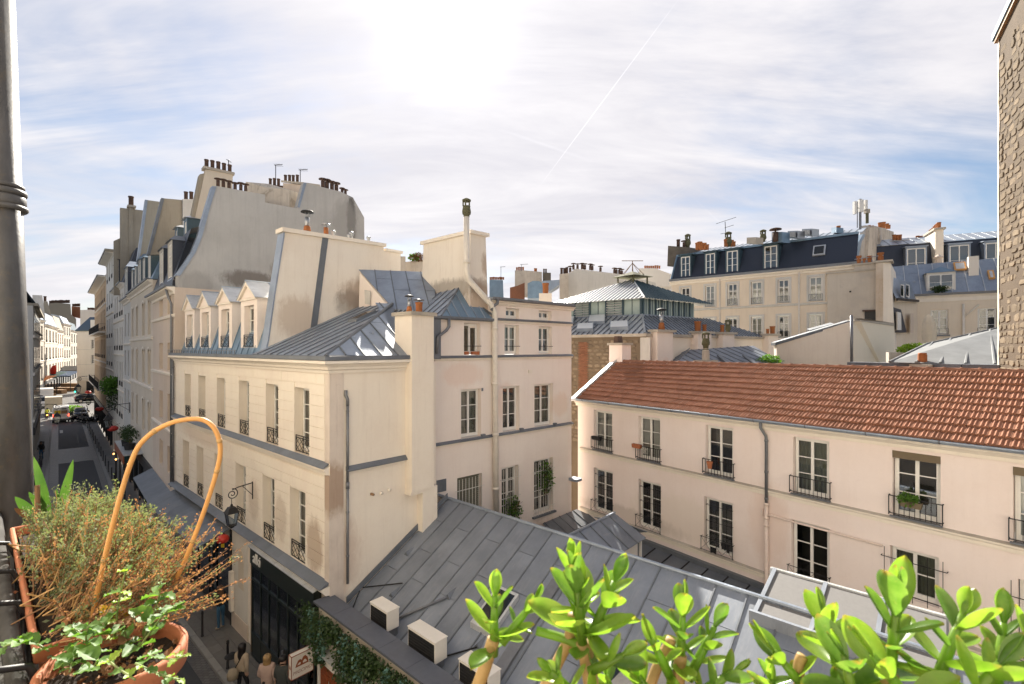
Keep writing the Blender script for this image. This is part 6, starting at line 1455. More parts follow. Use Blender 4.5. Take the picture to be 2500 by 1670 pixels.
    cor = [(cx+r*math.cos(math.pi/4+k*math.pi/2+.6), cy+r*math.sin(math.pi/4+k*math.pi/2+.6), 16.2) for k in range(4)]; cp.add(cor+[(cx, cy, 16.62)], [(0, 1, 4), (1, 2, 4), (2, 3, 4), (3, 0, 4), (3, 2, 1, 0)]); cp.obj('cap_roof', 'moss', B)
    am = MB(); am.tube([(cx, cy, 16.6), (cx, cy, 17.35)], .03, 5)
    for k in range(5): an = k*1.257; am.tube([(cx+.9*math.cos(an), cy+.9*math.sin(an), 16.3), (cx, cy, 17.2)], .022, 4)
    am.tube([(cx-.75, cy, 17.36), (cx+.75, cy, 17.36)], .025, 4); am.obj('aerial', 'twig', B)
flat('glass_roof_dull', (0.34, 0.37, 0.34), 0.35, nscale=3, namt=0.3)  # duller copy of the roof glass, without the painted gleam
flat('pane_frost', (0.42, 0.52, 0.49), 0.12, nscale=1.5, namt=.5, vary=.5)
pavilion()
def small_zinc():
    B = FC.root('hipped_outhouse', 'low grey zinc hipped roof with two skylights behind the pink ridge', 'shed')
    f = lambda px, py, Y: FC.loc(at(px, py, Y))
    tl, tr = f(1685, 849, 29.0), f(1838, 850, 31.0); bl, br = f(1640, 905, 25.8), f(1955, 905, 26.5)
    zinc(B, [bl, br, tr, tl], tr-tl, .55, 2, 'zinc_front', 'roof', bmat='lead'); lf = f(1600, 905, 28.5)
    zinc(B, [lf, bl, tl], tl-bl, .5, 2, 'zinc_front', 'roof')
    for (a, b) in ((1750, 1778), (1812, 1842)):
        MB().slab([f(a, 870, 28.0), f(a+9, 870, 28.0), f(b+9, 893, 26.6), f(b, 893, 26.6)], (0, 0, .1)).obj('skylight', 'lead', B)
    T = thing('moss_patch', 'trailing green weeds growing on the grey outhouse roof', 'plant', at(1880, 880, 28)); leaf_cloud('foliage', None, None, 500, ball((0, 0, 0), (.75, .3, .28)), .13, 'leaf_green', parent=T)
    s = f(1723, 890, 26.2); o = MB().box(s.x-.42, s.x+.42, s.y-.3, s.y+.3, 8, 10.4).obj('chimney', 'pinkstone', B); MB().box(s.x-.55, s.x+.55, s.y-.4, s.y+.4, 10.4, 10.55).obj('chimney_cap', 'stone_cap', o); pot(o, 'moss', (s.x, s.y, 10.55), 1.0); MB().lathe([(.2, 0), (.19, .5), (.13, .6), (.13, .7)], (s.x, s.y, 10.55), 12).obj('flue_base', 'stone_cap', o); o2 = pot(o, 'moss', (s.x, s.y, 11.2), 1.35)
    # cream sloping-topped wall on the right
    W = thing('cream_lean_to', 'smooth cream lean-to wall with a dark sloping verge and narrow slot window', 'building', at(2086, 850, 27.0)); o0 = W.location.copy(); o0.z = 0; W.location = o0
    k = lambda px, py, Y: at(px, py, Y)-o0
    MB().slab([k(1896, 840, 31), k(2084, 783, 27), k(2084, 960, 27), k(1896, 960, 31)], (.1, .5, 0)).obj('wall', 'cream', W)
    MB().slab([k(2084, 783, 27), k(2100, 782, 27), k(2183, 795, 30), k(2183, 960, 30), k(2084, 960, 27)], (0, .5, 0)).obj('wall', 'cream_smooth', W)
    MB().slab([k(1893, 836, 31), k(2086, 779, 27), k(2086, 786, 27), k(1893, 843, 31)], (.1, .7, 0)).obj('verge', 'lead', W)
    MB().slab([k(2086, 778, 26.9), k(2100, 777, 26.9), k(2184, 789, 29.9), k(2184, 796, 29.9), k(2100, 784, 26.9), k(2086, 785, 26.9)], (0, .6, 0)).obj('coping', 'stone_cap', W)
    MB().tube([k(2079, 770, 26.8), k(2079, 900, 26.8)], .07, 8).obj('pipe', 'pipe_grey', W, True)
    MB().slab([k(2107, 826, 27.8), k(2117, 826, 28.1), k(2117, 866, 28.1), k(2107, 866, 27.8)], (-.02, -.04, 0)).obj('slot_window', 'pinkstone', W)
    MB().slab([k(1977, 806, 29.5), k(2036, 790, 28.5), k(2040, 795, 28.5), k(1982, 812, 29.5)], (.3, .8, .1)).obj('skylight', 'lead', W)
plaster('cream_smooth', (0.82, 0.74, 0.60), (0.72, 0.62, 0.49), .2, streak=.1)
small_zinc()

# ================================================================ mansarded apartment block
FM = Fr(22.4, 40.0, .753, -.658)
def block():
    B = FM.root('mansard_block', 'cream apartment block with a dark slate mansard and blue-grey dormers', 'building')
    up = [(-8.58, -7.71), (-6.3, -5.45), (-4.36, -3.52), (-2.41, -1.54), (-.36, .48), (1.88, 2.81)]
    holes = [(a, b, 14.95, 16.9) for a, b in up]+[(a, b, 12.0, 13.9) for a, b in up]
    w = wall_mesh(-9.5, 6.0, 0, 17.5, holes, .2); w.poly([(-9.5, 0, 0), (-9.5, 9, 0), (-9.5, 9, 17.5), (-9.5, 0, 17.5)]); w.obj('wall', 'block_wall', B)
    for i, (a, b) in enumerate(up):
        for z0, z1 in ((14.95, 16.9), (12.0, 13.9)):
            window(B, a+.02, b-.02, z0+.03, z1-.02, .12, rows=3, curtain='curtain' if (i+int(z0)) % 2 else None)
            m = MB(); t = .16; m.box(a-t, a, -.05, .0, z0-.05, z1+t); m.box(b, b+t, -.05, 0, z0-.05, z1+t); m.box(a, b, -.05, 0, z1, z1+t); m.obj('surround', 'pale_grey', B)
            bar_rail(B, a, b, -.04, z0+.02, z0+.55, .09, 'iron_blue' if z0 > 14 else 'iron')
    for z in (14.85, 11.9): MB().sweep([(-9.5, 0), (6, 0)], [(0, z-.2), (.06, z-.18), (.1, z-.04), (0, z)]).obj('string_course', 'pale_grey', B)
    MB().sweep([(-9.6, 0), (6, 0)], [(0, 17.2), (.08, 17.22), (.1, 17.35), (.25, 17.45), (.25, 17.55), (0, 17.57)]).obj('cornice', 'trim', B)
    MB().sweep([(-9.6, 0), (6, 0)], [(0, 17.56), (.3, 17.55), (.33, 17.75), (.28, 17.75), (.25, 17.6), (0, 17.62)]).obj('gutter', 'lead', B)
    for u in (-5.0, 1.2): MB().tube([(u, -.08, 17.4), (u, -.08, 4)], .06, 8).obj('downpipe', 'pipe_cream', B, True)
    mm = MB(); mm.poly([(-9.5, -.05, 17.65), (5.0, -.05, 17.65), (5.0, 1.4, 20.2), (-9.5, 1.4, 20.2)]); mm.poly([(-9.5, -.05, 17.65), (-9.5, 1.4, 20.2), (-10.6, 3.4, 20.0), (-10.9, 2.6, 17.65)]); mm.obj('mansard', 'slate', B)
    MB().tube([(-9.5, -.05, 17.7), (-9.5, 1.4, 20.22)], .1, 6).obj('hip_roll', 'zinc_blue', B)
    zinc(B, [(-9.5, 1.4, 20.22), (5.2, 1.4, 20.22), (5.2, 5, 21.25), (-8.0, 5, 21.25)], (1, 0, 0), .5, 4, 'zinc', 'roof', bmat='lead')
    MB().box(-9.5, 5.0, 1.25, 1.5, 20.12, 20.3).obj('mansard_roll', 'zinc_blue', B)
    for (a, b) in ((-8.54, -7.82), (-6.25, -5.55), (-4.4, -3.6), (-1.35, -.5)):
        c = (a+b)/2; d = dormer(B, c, .1, 17.75, 19.95, b-a+.32, 1.7, 'slate_side', 'slate_side', 'slate_side', hip=False, panes=True, rows=3)
    # velux
    u, z = FM.uz(2000, 615, .8); MB().slab([(u-.4, .45, 18.6), (u+.45, .45, 18.6), (u+.45, .95, 19.45), (u-.4, .95, 19.45)], (0, -.12, .06)).obj('roof_window', 'zinc_pale', B); MB().slab([(u-.3, .42, 18.75), (u+.35, .42, 18.75), (u+.35, .78, 19.35), (u-.3, .78, 19.35)], (0, -.09, .06)).obj('roof_window_pane', 'car_glass', B)
    # chimneys and roof clutter
    f = lambda px, py, Y: FM.loc(at(px, py, Y))
    a, b = f(1631, 640, 48), f(1684, 640, 48); o = MB().slab([f(1631, 600, 48), f(1684, 604, 47), f(1684, 650, 47), f(1629, 650, 48)], (0.5, 1.5, 0)).obj('chimney', 'moss_stack', B)
    for px, kd, s in ((1656, 'dark', 1.6), (1670, 'rust', 1.5), (1679, 'moss', 1.9)): pot(o, kd, f(px, 604, 48), s)
    for px, py, kd, s in ((1703, 610, 'clay', 2), (1708, 610, 'clay', 2.2), (1713, 610, 'clay', 1.9), (1720, 610, 'clay', 1.7), (1727, 610, 'clay', 1.4), (1773, 602, 'clay', 2), (1778, 602, 'moss', 2.0), (1786, 602, 'clay', 1.8), (1792, 602, 'clay', 1.4), (1863, 590, 'moss', 1.6), (1893, 590, 'rust', 2.2), (2047, 567, 'clay', 1.5)):
        pot(B, kd, f(px, py, 44 if px < 1800 else 40), s)
    for px, y0, y1, w, mt in ((1834, 580, 595, 11, 'stone_cap'), (1897, 567, 592, 13, 'zinc_blue'), (1935, 564, 582, 12, 'galv'), (1970, 559, 576, 12, 'galv'), (2036, 556, 568, 6, 'zinc_blue')):
        MB().slab([f(px-w, y0, 40.5), f(px+w, y0-1, 39.5), f(px+w, y1, 39.5), f(px-w, y1, 40.5)], (.4, .7, 0)).obj('roof_box', mt, B)
        if mt == 'galv': MB().slab([f(px-w+3, y0+3, 40.3), f(px+w-3, y0+2, 39.3), f(px+w-3, y1-3, 39.3), f(px-w+3, y1-3, 40.3)], (-.03, -.05, 0)).obj('fan_grille', 'slate', B)
    am = MB(); p = f(1773, 600, 44); am.tube([p, p+Vector((-.1, 0, 2.2))], .03, 5); t = p+Vector((-.1, 0, 2.2)); am.tube([t+Vector((-.8, 0, -.05)), t+Vector((.95, 0, .25))], .02, 4); am.tube([t+Vector((-.05, 0, -.55)), t+Vector((.75, 0, -.42))], .02, 4); am.tube([t+Vector((-.4, 0, -1.05)), t+Vector((.4, 0, -1.0))], .02, 4); am.obj('aerial', 'iron', B)
    # weathered party chimney at the right end
    q = [FM.wz(*p, 4.6) for p in ((2092, 645), (2103, 590), (2112, 575), (2114, 550), (2140, 552), (2182, 566), (2183, 648))]
    o = MB().prism(q, 'x', 4.2, 4.6).obj('party_chimney', 'weathered_wall', B)
    for (pa, pb, pr) in ((2114, 2126, .25), (2144, 2158, .22)):
        a_, b_ = FM.wz(pa, 556, 4.6), FM.wz(pb, 558, 4.6); c_, d_ = FM.wz(pa-4, 640, 4.6), FM.wz(pb, 640, 4.6); MB().prism([a_, b_, d_, c_], 'x', 4.6, 4.6+pr).obj('flue_rib', 'weathered_wall', o)
    q = [FM.wz(*p, 4.62) for p in ((2092, 645), (2103, 590), (2112, 573), (2106, 572), (2094, 592), (2080, 642))]; MB().prism(q, 'x', 3.9, 4.65).obj('edge_flashing', 'zinc_blue', o)
    for px, kd, s in ((2122, 'clay', 1.2), (2130, 'clay', 1.1), (2149, 'clay', 2.3), (2156, 'clay', 2.6), (2166, 'clay', 2.0), (2171, 'clay', 1.6)):
        w_, z_ = FM.wz(px, 556, 4.5); pot(o, kd, (4.5, w_, z_-.15), s)
    # telecom panels on a mast
    T = thing('antenna_mast', 'white mobile phone panels on a steel mast above the apartment block', 'antenna', at(2100, 558, 38.5)); k0 = at(2100, 558, 38.5)
    g = lambda px, py: at(px, py, 38.5)-k0
    MB().tube([g(2100, 560), g(2100, 486)], .09, 8).obj('mast', 'pipe_grey', T)
    MB().tube([g(2093, 556), g(2093, 492)], .035, 6).obj('pole', 'pipe_grey', T)
    for (a, b, y0, y1) in ((2084, 2089, 492, 523), (2096, 2106, 488, 518), (2110, 2116, 489, 512)):
        A, Bb = g(a, y1), g(b, y0); MB().box(A.x, Bb.x, -.12, .12, A.z, Bb.z).obj('panel', 'white_paint', T); MB().tube([((A.x+Bb.x)/2, 0, (A.z+Bb.z)/2), (0, .05, (A.z+Bb.z)/2)], .03, 5).obj('arm', 'pipe_grey', T)
    MB().tube([g(2117, 545), g(2117, 517)], .11, 8).obj('post', 'moss', T); A, Bb = g(2112, 521), g(2121, 511); MB().box(A.x, Bb.x, -.15, .15, A.z, Bb.z).obj('box', 'stone_cap', T)
    return B
flat('iron_blue', (0.03, 0.07, 0.10), .5); flat('moss_stack', (0.15, 0.13, 0.105), .95, nscale=2, namt=.7)
plaster('block_wall', (0.74, 0.635, 0.50), (0.58, 0.475, 0.37), .45, streak=.3)
block()
def blind_wall():
    B = FM.root('blind_wall_block', 'patched grey-beige blind wall with a cream pier and broken pots on its coping', 'building')
    y = -.35; u0, z0 = FM.uz(2020, 668, y); u1, z1 = FM.uz(2139, 661, y); u2 = FM.u(2156, y-.35)
    zt = (z0+z1)/2
    MB().box(u0, u1, y, 0, 9, zt).obj('wall', 'patched_wall', B); MB().box(u0-.1, u1, y-.1, .1, zt, zt+.12).obj('coping', 'stone_cap', B)
    ua, za = FM.uz(2086, 648, y); MB().box(ua, u1, y+.02, .05, zt+.1, za).obj('upper_wall', 'patched_wall', B); MB().box(ua-.15, u1, y-.1, .15, za, za+.12).obj('upper_coping', 'stone_cap', B)
    MB().box(u1, u2, y-.35, .4, 9, za-.02).obj('pier', 'pier_wall', B); c = MB().box(u1-.1, u2+.55, y-.42, .6, za, za+.14); c.obj('pier_cap', 'stone_cap', B)
    # flank turning to the right
    a, b = FM.W(u2, y-.3), FM.W(u2+.1, 6); 
    MB().hexa([(u2, y-.3, 9), (u2+.75, y, 9), (u2+1.0, 6, 9), (u2, 6, 9), (u2, y-.3, za-.02), (u2+.4, y, za-.02), (u2+.4, 6, za-.02), (u2, 6, za-.02)]).obj('flank', 'cream', B)
    for px, s in ((2097, 1.6), (2110, 1.2), (2123, 1.5), (2150, 1.9)): u, _ = FM.uz(px, 640, y+.1); pot(B, 'clay', (u, y+.12, za+.12), s)
    MB().tube([(ua, y, za+.45), (u2, y, za+.55)], .03, 5).obj('rail', 'galv', B)
    u, z = FM.uz(2111, 772, y); MB().box(u, u+.75, y-.05, y, z-.7, z+.35).obj('vent_opening', 'shop_dark', B); MB().box(u-.12, u+.87, y-.25, y, z+.35, z+.45).obj('vent_hood', 'pot_dark', B)
    u, z = FM.uz(2076, 712, y); MB().box(u-.06, u+.06, y-.06, y, z-.06, z+.06).obj('wall_tie', 'iron', B)
plaster('patched_wall', (0.56, 0.50, 0.42), (0.42, 0.355, 0.29), .7, streak=.3, bumpd=.02, patch=(0.47, 0.42, 0.36)); plaster('pier_wall', (0.60, 0.51, 0.41), (0.42, 0.29, 0.18), .9, streak=.5, patch=(0.44, 0.30, 0.18))
blind_wall()
# ================================================================ right-hand buildings
FQ = Fr(33.08, 40.0, .829, -.559)
def right_house():
    B = FQ.root('zinc_attic_house', 'cream court house with a deep blue-grey zinc roof and one open dormer', 'building')
    z7 = lambda x, y: (2140+.1913*x, 620+.1913*y)
    w1a, w1b = FQ.uz(*z7(690, 712)), FQ.uz(*z7(915, 1030)); w2a = FQ.uz(*z7(1290, 690)); ww = w1b[0]-w1a[0]; eave = 15.45
    holes = [(w1a[0], w1b[0], w1b[1], w1a[1]), (w2a[0], w2a[0]+ww, w1b[1], w1a[1])]
    wall_mesh(.3, 14, 0, eave, holes, .25).obj('wall', 'block_wall', B)
    for h in holes: window(B, h[0]+.02, h[1]-.02, h[2]+.02, h[3]-.02, .12, rows=3); MB().box(h[0]-.1, h[1]+.1, -.1, .05, h[2]-.12, h[2]).obj('sill', 'lead', B); bar_rail(B, h[0], h[1], -.03, h[2]+.05, h[2]+.5, .6)
    MB().sweep([(.2, 0), (14, 0)], [(0, eave-.5), (.05, eave-.48), (.07, eave-.2), (.2, eave-.05), (.2, eave), (0, eave)]).obj('cornice', 'trim', B)
    MB().sweep([(-.6, 0), (14, 0)], [(0, eave), (.3, eave), (.34, eave+.18), (.26, eave+.18), (.22, eave+.06), (0, eave+.06)]).obj('gutter', 'pipe_grey', B)
    zinc(B, [(-2.4, -.05, eave+.1), (14, -.05, eave+.1), (14, 2.6, 18.55), (-3.2, 2.6, 18.35)], (1, 0, 0), .95, 2.2, 'zinc', 'roof', bw=.06, bh=.06, bmat='zinc_pale')
    c = (FQ.u(z7(720, 0)[0], .4)+FQ.u(z7(915, 0)[0], .4))/2; zd0, zd1 = 15.75, 17.35; d = dormer(B, c, .25, zd0, zd1, 1.75, 1.8, 'offwhite', 'zinc_blue', 'offwhite', hip=True)
    T = thing('sill_planting', 'dark leafy plants on the open dormer sill of the zinc attic house', 'plant', FQ.W(c, .1, 15.95)); leaf_cloud('foliage', None, None, 600, ball((0, 0, .0), (.85, .2, .28)), .12, 'ivy_dark', parent=T)
    for px0, px1, y0, y1, w in ((985, 1140, 85, 170, 2.0), (1420, 1500, 255, 340, 1.2)):
        a, b = FQ.u(z7(px0, 0)[0], w), FQ.u(z7(px1, 0)[0], w); zc_ = eave+.1+w*1.17; MB().slab([(a, w-.3, zc_-.35), (b, w-.3, zc_-.35), (b, w+.3, zc_+.35), (a, w+.3, zc_+.35)], (0, -.1, .1)).obj('roof_window', 'bamboo', B); MB().slab([(a+.1, w-.25, zc_-.28), (b-.1, w-.25, zc_-.28), (b-.1, w+.22, zc_+.26), (a+.1, w+.22, zc_+.26)], (0, -.115, .11)).obj('roof_window_pane', 'zinc_pale', B)
    u = FQ.u(z7(1230, 0)[0], 1.6); MB().box(u-.3, u+.3, 1.3, 1.9, 16.5, 18.6).obj('chimney', 'cream', B)
    u = FQ.u(z7(790, 0)[0], 3); MB().lathe([(.3, 0), (.22, .15), (.22, .5), (.34, .52), (.3, .62), (.05, .8)], (u, 3.0, 18.4), 12).obj('roof_cowl', 'pinkstone', B)
    for px in (485, 1355): u = FQ.u(z7(px, 0)[0], 1.2); MB().lathe([(.2, 0), (.18, .12), (.04, .2)], (u, 1.2, 16.7), 8).obj('roof_vent', 'zinc', B)
    u = FQ.u(z7(1105, 0)[0]); MB().tube([(u, -.1, 14.7), (u, -.1, 8)], .08, 8).tube([(u, -.1, 13.6), (u+.9, -.08, 14.6)], .05, 8).obj('waste_pipe', 'pipe_cream', B, True)
    MB().poly([(14, 0, 0), (14, 6, 0), (14, 6, 18), (14, 0, 15)]).obj('side_wall', 'cream', B)
    # return wing on the left with little black dormer windows
    V = thing('return_wing', 'cream return wing with two small black-railed mansard windows beside the pier', 'building', at(2185, 850, 36)); k0 = at(2185, 850, 36); k0.z = 0; V.location = k0
    f = lambda px, py, Y: at(px, py, Y)-k0
    MB().slab([f(2178, 735, 36), f(2240, 738, 39.5), f(2240, 960, 39.5), f(2178, 960, 36)], (.3, .5, 0)).obj('wall', 'block_wall', V)
    MB().slab([f(2174, 700, 36), f(2190, 733, 35.6), f(2238, 737, 39.3), f(2222, 690, 40), f(2176, 676, 37)], (.3, .4, 0)).obj('mansard', 'zinc', V)
    for px, Y in ((2203, 36.4), (2216, 37.4)): MB().slab([f(px-5, 694, Y), f(px+4, 696, Y+.5), f(px+4, 728, Y+.5), f(px-5, 724, Y)], (-.05, -.1, 0)).obj('window_frame', 'white_paint', V); MB().slab([f(px-3.5, 697, Y), f(px+1.5, 698, Y+.4), f(px+1.5, 724, Y+.4), f(px-3.5, 721, Y)], (-.07, -.13, 0)).obj('window_pane', 'car_glass', V)
    MB().slab([f(2188, 728, 35.4), f(2240, 733, 39.2), f(2240, 738, 39.2), f(2188, 734, 35.4)], (-.1, -.3, 0)).obj('gutter', 'iron', V)
    MB().slab([f(2180, 750, 35.5), f(2200, 756, 36.8), f(2214, 812, 37.4), f(2182, 812, 35.5)], (-.1, -.1, 0)).obj('lower_mansard', 'slate', V); MB().slab([f(2187, 762, 35.4), f(2196, 764, 36), f(2197, 806, 36), f(2187, 806, 35.4)], (-.12, -.3, 0)).obj('window_frame', 'white_paint', V)
    for (a, b, y0, y1) in ((2204, 2211, 762, 800), (2223, 2230, 765, 812)): MB().slab([f(a, y0, 37.4), f(b, y0, 38.2), f(b, y1, 38.2), f(a, y1, 37.4)], (-.03, -.05, 0)).obj('window_recess', 'pinkstone', V)
    return B
right_house()
FT = Fr(*at(2180, 850, 52)[:2], .9, -.435)
def slate_house():
    B = FT.root('slate_mansard_house', 'house with a black slate mansard and grey dormers behind the zinc attic house', 'building')
    zb_ = H+(850-652)/FPX*50; zt_ = H+(850-588)/FPX*51; L = 16
    MB().box(-1, L, 0, 6, 0, zb_-2).obj('wall', 'block_wall', B)
    MB().poly([(-1.5, 0, zb_-2.4), (L, 0, zb_-2.4), (L, 1.6, zt_), (-1.5, 1.6, zt_)]).obj('mansard', 'slate', B)
    zinc(B, [(-1.5, 1.5, zt_+.02), (L, 1.5, zt_+.02), (L, 5, zt_+1.3), (-1.5, 5, zt_+1.3)], (1, 0, 0), .8, 4, 'zinc', 'roof', bmat='lead')
    for px in (2236, 2341, 2430): dormer(B, FT.u(px, .5), .35, zb_-1.0, zt_-.55, 1.75, 1.4, 'zinc', 'zinc', 'zinc', hip=False, panes=False, rows=2); c = FT.u(px, .5); bar_rail(B, c-.85, c+.85, .2, zb_-1.2, zb_+.0, .12)
    u0, u1 = FT.u(2284, .3), FT.u(2298, .3); a = H+(850-553)/FPX*49
    o = MB().box(u0-.1, u1+.1, .0, 3.2, zb_-2.6, a).obj('chimney', 'cream', B); MB().box(u0-.25, u1+.25, -.2, 3.3, a, a+.2).obj('chimney_cap', 'stone_cap', o)
    for i in range(7): pot(o, 'clay', ((u0+u1)/2, .15+i*.45, a+.2), 1.7-.1*i)
    for px in (2183, 2190, 2197): pot(B, 'clay', FT.loc(at(px, 586, 55)), 1.8)
    o = FT.loc(at(2192, 592, 55)); MB().box(o.x-.8, o.x+1, o.y-.3, o.y+.3, o.z-.8, o.z+.2).obj('chimney', 'stone_cap', B)
    for px in (2240, 2248): pot(B, 'clay', FT.loc(at(px, 588, 55)), 1.7)
slate_house()
def right_court():
    # pale sheet roof, brick parapet with zinc coping, tall rubble gable
    B = thing('pale_sheet_roof', 'pale grey sheet-metal roof with raised ribs beside the tall rubble gable', 'roof', at(2250, 850, 21)); k0 = at(2250, 850, 21); k0.z = 0; B.location = k0
    f = lambda px, py, Y: at(px, py, Y)-k0
    a, b, c, d = f(2172, 886, 20.5), f(2450, 893, 18.5), f(2450, 800, 23.0), f(2262, 842, 23.5)
    MB().slab([a, b, c, d], (0, 0, .03)).obj('sheet', 'zinc_pale2', B)
    def rib(p, q, r=.05): MB().tube([p, q], r, 6).obj('rib', 'zinc_pale2', B)
    def lp(t): return d.lerp(c, t)+Vector((0, 0, .05))
    def lq(t): return a.lerp(b, t)+Vector((0, 0, .05))
    for t0, t1 in ((.25, .08), (.47, .32), (.69, .57), (.93, .83)): rib(lq(t0), lp(t1))
    rib(a+Vector((0, 0, .05)), d+Vector((0, 0, .05))); rib(d+Vector((0, 0, .05)), c+Vector((0, 0, .05)))
    MB().slab([f(2170, 860, 22), f(2222, 861, 23), f(2222, 905, 23), f(2170, 905, 22)], (.1, .3, 0)).obj('end_box', 'patched_wall', B)
    W = thing('brick_parapet', 'low dark brick parapet with a zinc coping right behind the pink ridge', 'wall', at(2250, 850, 19)); k1 = at(2250, 850, 19); k1.z = 0; W.location = k1
    g = lambda px, py, Y: at(px, py, Y)-k1
    dv = (.5, .4, 0)
    MB().slab([g(2072, 897, 23.5), g(2440, 900, 17.5), g(2440, 950, 17.5), g(2072, 950, 23.5)], dv).obj('wall', 'brown_stone', W)
    n = 5
    for i in range(n):
        t0, t1 = i/n, (i+1)/n-.004; A, Bq, Cc, D = g(2068, 884, 23.4), g(2442, 891, 17.4), g(2442, 901, 17.4), g(2068, 895, 23.4)
        MB().slab([A.lerp(Bq, t0), A.lerp(Bq, t1), D.lerp(Cc, t1), D.lerp(Cc, t0)], (.55, .45, 0)).obj('coping', 'lead', W)
    o = MB().slab([g(2226, 892, 20.3), g(2268, 893, 19.6), g(2268, 930, 19.6), g(2226, 930, 20.3)], dv).obj('chimney', 'pinkstone', W); MB().slab([g(2219, 889, 20.2), g(2274, 891, 19.4), g(2274, 897, 19.4), g(2219, 896, 20.2)], (.6, .5, 0)).obj('chimney_cap', 'stone_cap', o)
    p = g(2252, 888, 20.1); pot(o, 'clay', p, 1.25); MB().lathe([(.16, 0), (.16, .38), (.13, .38)], p, 14).obj('chimney_pot', 'pot_orange', o)
    bm = MB().box(-.11, .11, -.03, .02, -.03, .03).mesh('brick', mats=['brick']); rz = math.atan2(g(2440, 900, 17.5).y-g(2072, 897, 23.5).y, g(2440, 900, 17.5).x-g(2072, 897, 23.5).x)
    for r in range(3):
        for i in range(44): q = g(2072, 901+r*5.5, 23.5).lerp(g(2440, 905+r*7, 17.5), (i+.5*(r % 2)+.3)/45); (random.random() < .75) and link('brick', bm, W, q, (0, 0, rz))
plaster('brown_stone', (0.20, 0.145, 0.10), (0.09, 0.065, 0.045), .7); zincmat('zinc_pale2', (0.19, 0.197, 0.2), .1, .7, .15)
right_court()
T = thing('folded_parasol', 'closed beige parasol standing on the terrace by the cream court house', 'parasol', at(2265, 870, 32)); m = MB()
prof = []; n = 16; m2 = []
for i, (r, z) in enumerate(((.12, .2), (.34, .35), (.32, 1.0), (.36, 1.6), (.30, 2.2), (.2, 2.6), (.03, 2.78))): m2.append((r, z))
vs = []
for (r, z) in m2:
    for k in range(n): a = 2*math.pi*k/n; rr = r*(1+.18*(1 if k % 2 else -1)); vs.append((rr*math.cos(a)+.1*math.sin(z), rr*math.sin(a), z))
m.add(vs, [(i*n+k, i*n+(k+1) % n, (i+1)*n+(k+1) % n, (i+1)*n+k) for i in range(len(m2)-1) for k in range(n)]); m.obj('canopy', 'parasol', T, True); MB().tube([(0, 0, -.6), (0, 0, .4)], .03, 6).obj('pole', 'galv', T)
T = thing('terrace_shrub', 'bright yellow-green shrub spilling over the pale sheet roof', 'shrub', at(2235, 880, 27)); leaf_cloud('foliage', None, None, 1800, ball((0, 0, .45), (1.0, .5, .45)), .14, 'vine', parent=T); leaf_cloud('foliage', None, None, 500, ball((1.3, 0, .45), (.5, .3, .3)), .13, 'vine', parent=T); MB().tube([(0, 0, -.6), (.1, 0, .4)], .05, 6).obj('stem', 'twig', T)
def stone_gable():
    # wall seen at the right edge: plane recedes to the left
    A, Bq = at(2437, 850, 17.6), at(2640, 850, 12.6); f = Fr(A.x, A.y, Bq.x-A.x, Bq.y-A.y); L = math.hypot(Bq.x-A.x, Bq.y-A.y)
    B = f.root('rubble_gable', 'tall rubble stone gable wall with a plaster edge and zinc capping', 'building')
    zt = H+(850-95)/FPX*17.6
    ms = MB(); ms.add([(0, 0, 5), (L, 0, 5), (L, 0, zt+1.4), (0, 0, zt), (0, 3, 5), (0, 3, zt)], [(0, 1, 2, 3)]); ms.obj('wall', 'mortar_light', B); MB().poly([(0, 0, 5), (0, 0, zt), (0, 3, zt), (0, 3, 5)]).obj('end_face', 'mortar_light', B)
    nb = MB(); prev = .10
    for i in range(40): z0 = 9+(zt-9)*i/40; z1 = 9+(zt-9)*(i+1)/40; w = .10+random.uniform(0, .10); nb.poly([(-.01, -.02, z0), (prev, -.02, z0), (w, -.02, z1), (-.01, -.02, z1)]); prev = w
    nb.obj('plaster_edge', 'pinkstone', B, recalc=False)
    rnd = random.Random(11); z = zt-.5; c = 0
    while z > 9.4 and c < 298:
        h = rnd.uniform(.17, .31); u = .14+rnd.uniform(0, .1)
        while u < 2.3:
            l = rnd.uniform(.2, .62); jt = lambda k=.035: rnd.uniform(-k, k); n = 9; cx, cz = u+l/2, z-h/2; out = []
            for i in range(n):
                a = 2*math.pi*i/n; ca, sa = math.cos(a), math.sin(a); out.append((cx+math.copysign(abs(ca)**.55, ca)*l*.47+jt(), cz+math.copysign(abs(sa)**.55, sa)*h*.44+jt(.03)))
            pr = rnd.uniform(.006, .035); m = MB(); m.add([(x, .002, q) for x, q in out]+[(cx+(x-cx)*.86, -pr+jt(.006), cz+(q-cz)*.82) for x, q in out], [tuple(range(n, 2*n))]+[(i, (i+1) % n, n+(i+1) % n, n+i) for i in range(n)])
            if rnd.random() < .86 and c < 298: m.obj('stone', 'stone_light', B); c += 1
            u += l+rnd.uniform(.02, .07)
        z -= h+.02
    MB().hexa([(-.12, -.15, zt), (L, -.15, zt+1.4), (L, .3, zt+1.4), (-.12, .3, zt), (-.12, -.15, zt+.22), (L, -.15, zt+1.62), (L, .3, zt+1.62), (-.12, .3, zt+.22)]).obj('capping', 'zinc_blue', B)
    MB().hexa([(-.06, -.1, zt-.12), (L, -.1, zt+1.28), (L, .3, zt+1.28), (-.06, .3, zt-.12), (-.06, -.1, zt), (L, -.1, zt+1.4), (L, .3, zt+1.4), (-.06, .3, zt)]).obj('capping_board', 'wood', B)
plaster('mortar_light', (0.115, 0.085, 0.058), (0.055, 0.04, 0.028), .7, bumpd=.04); flat('stone_light', (0.25, 0.195, 0.135), .95, vary=.8, nscale=7, namt=.5, bumps=.02, spec=.2)
stone_gable()
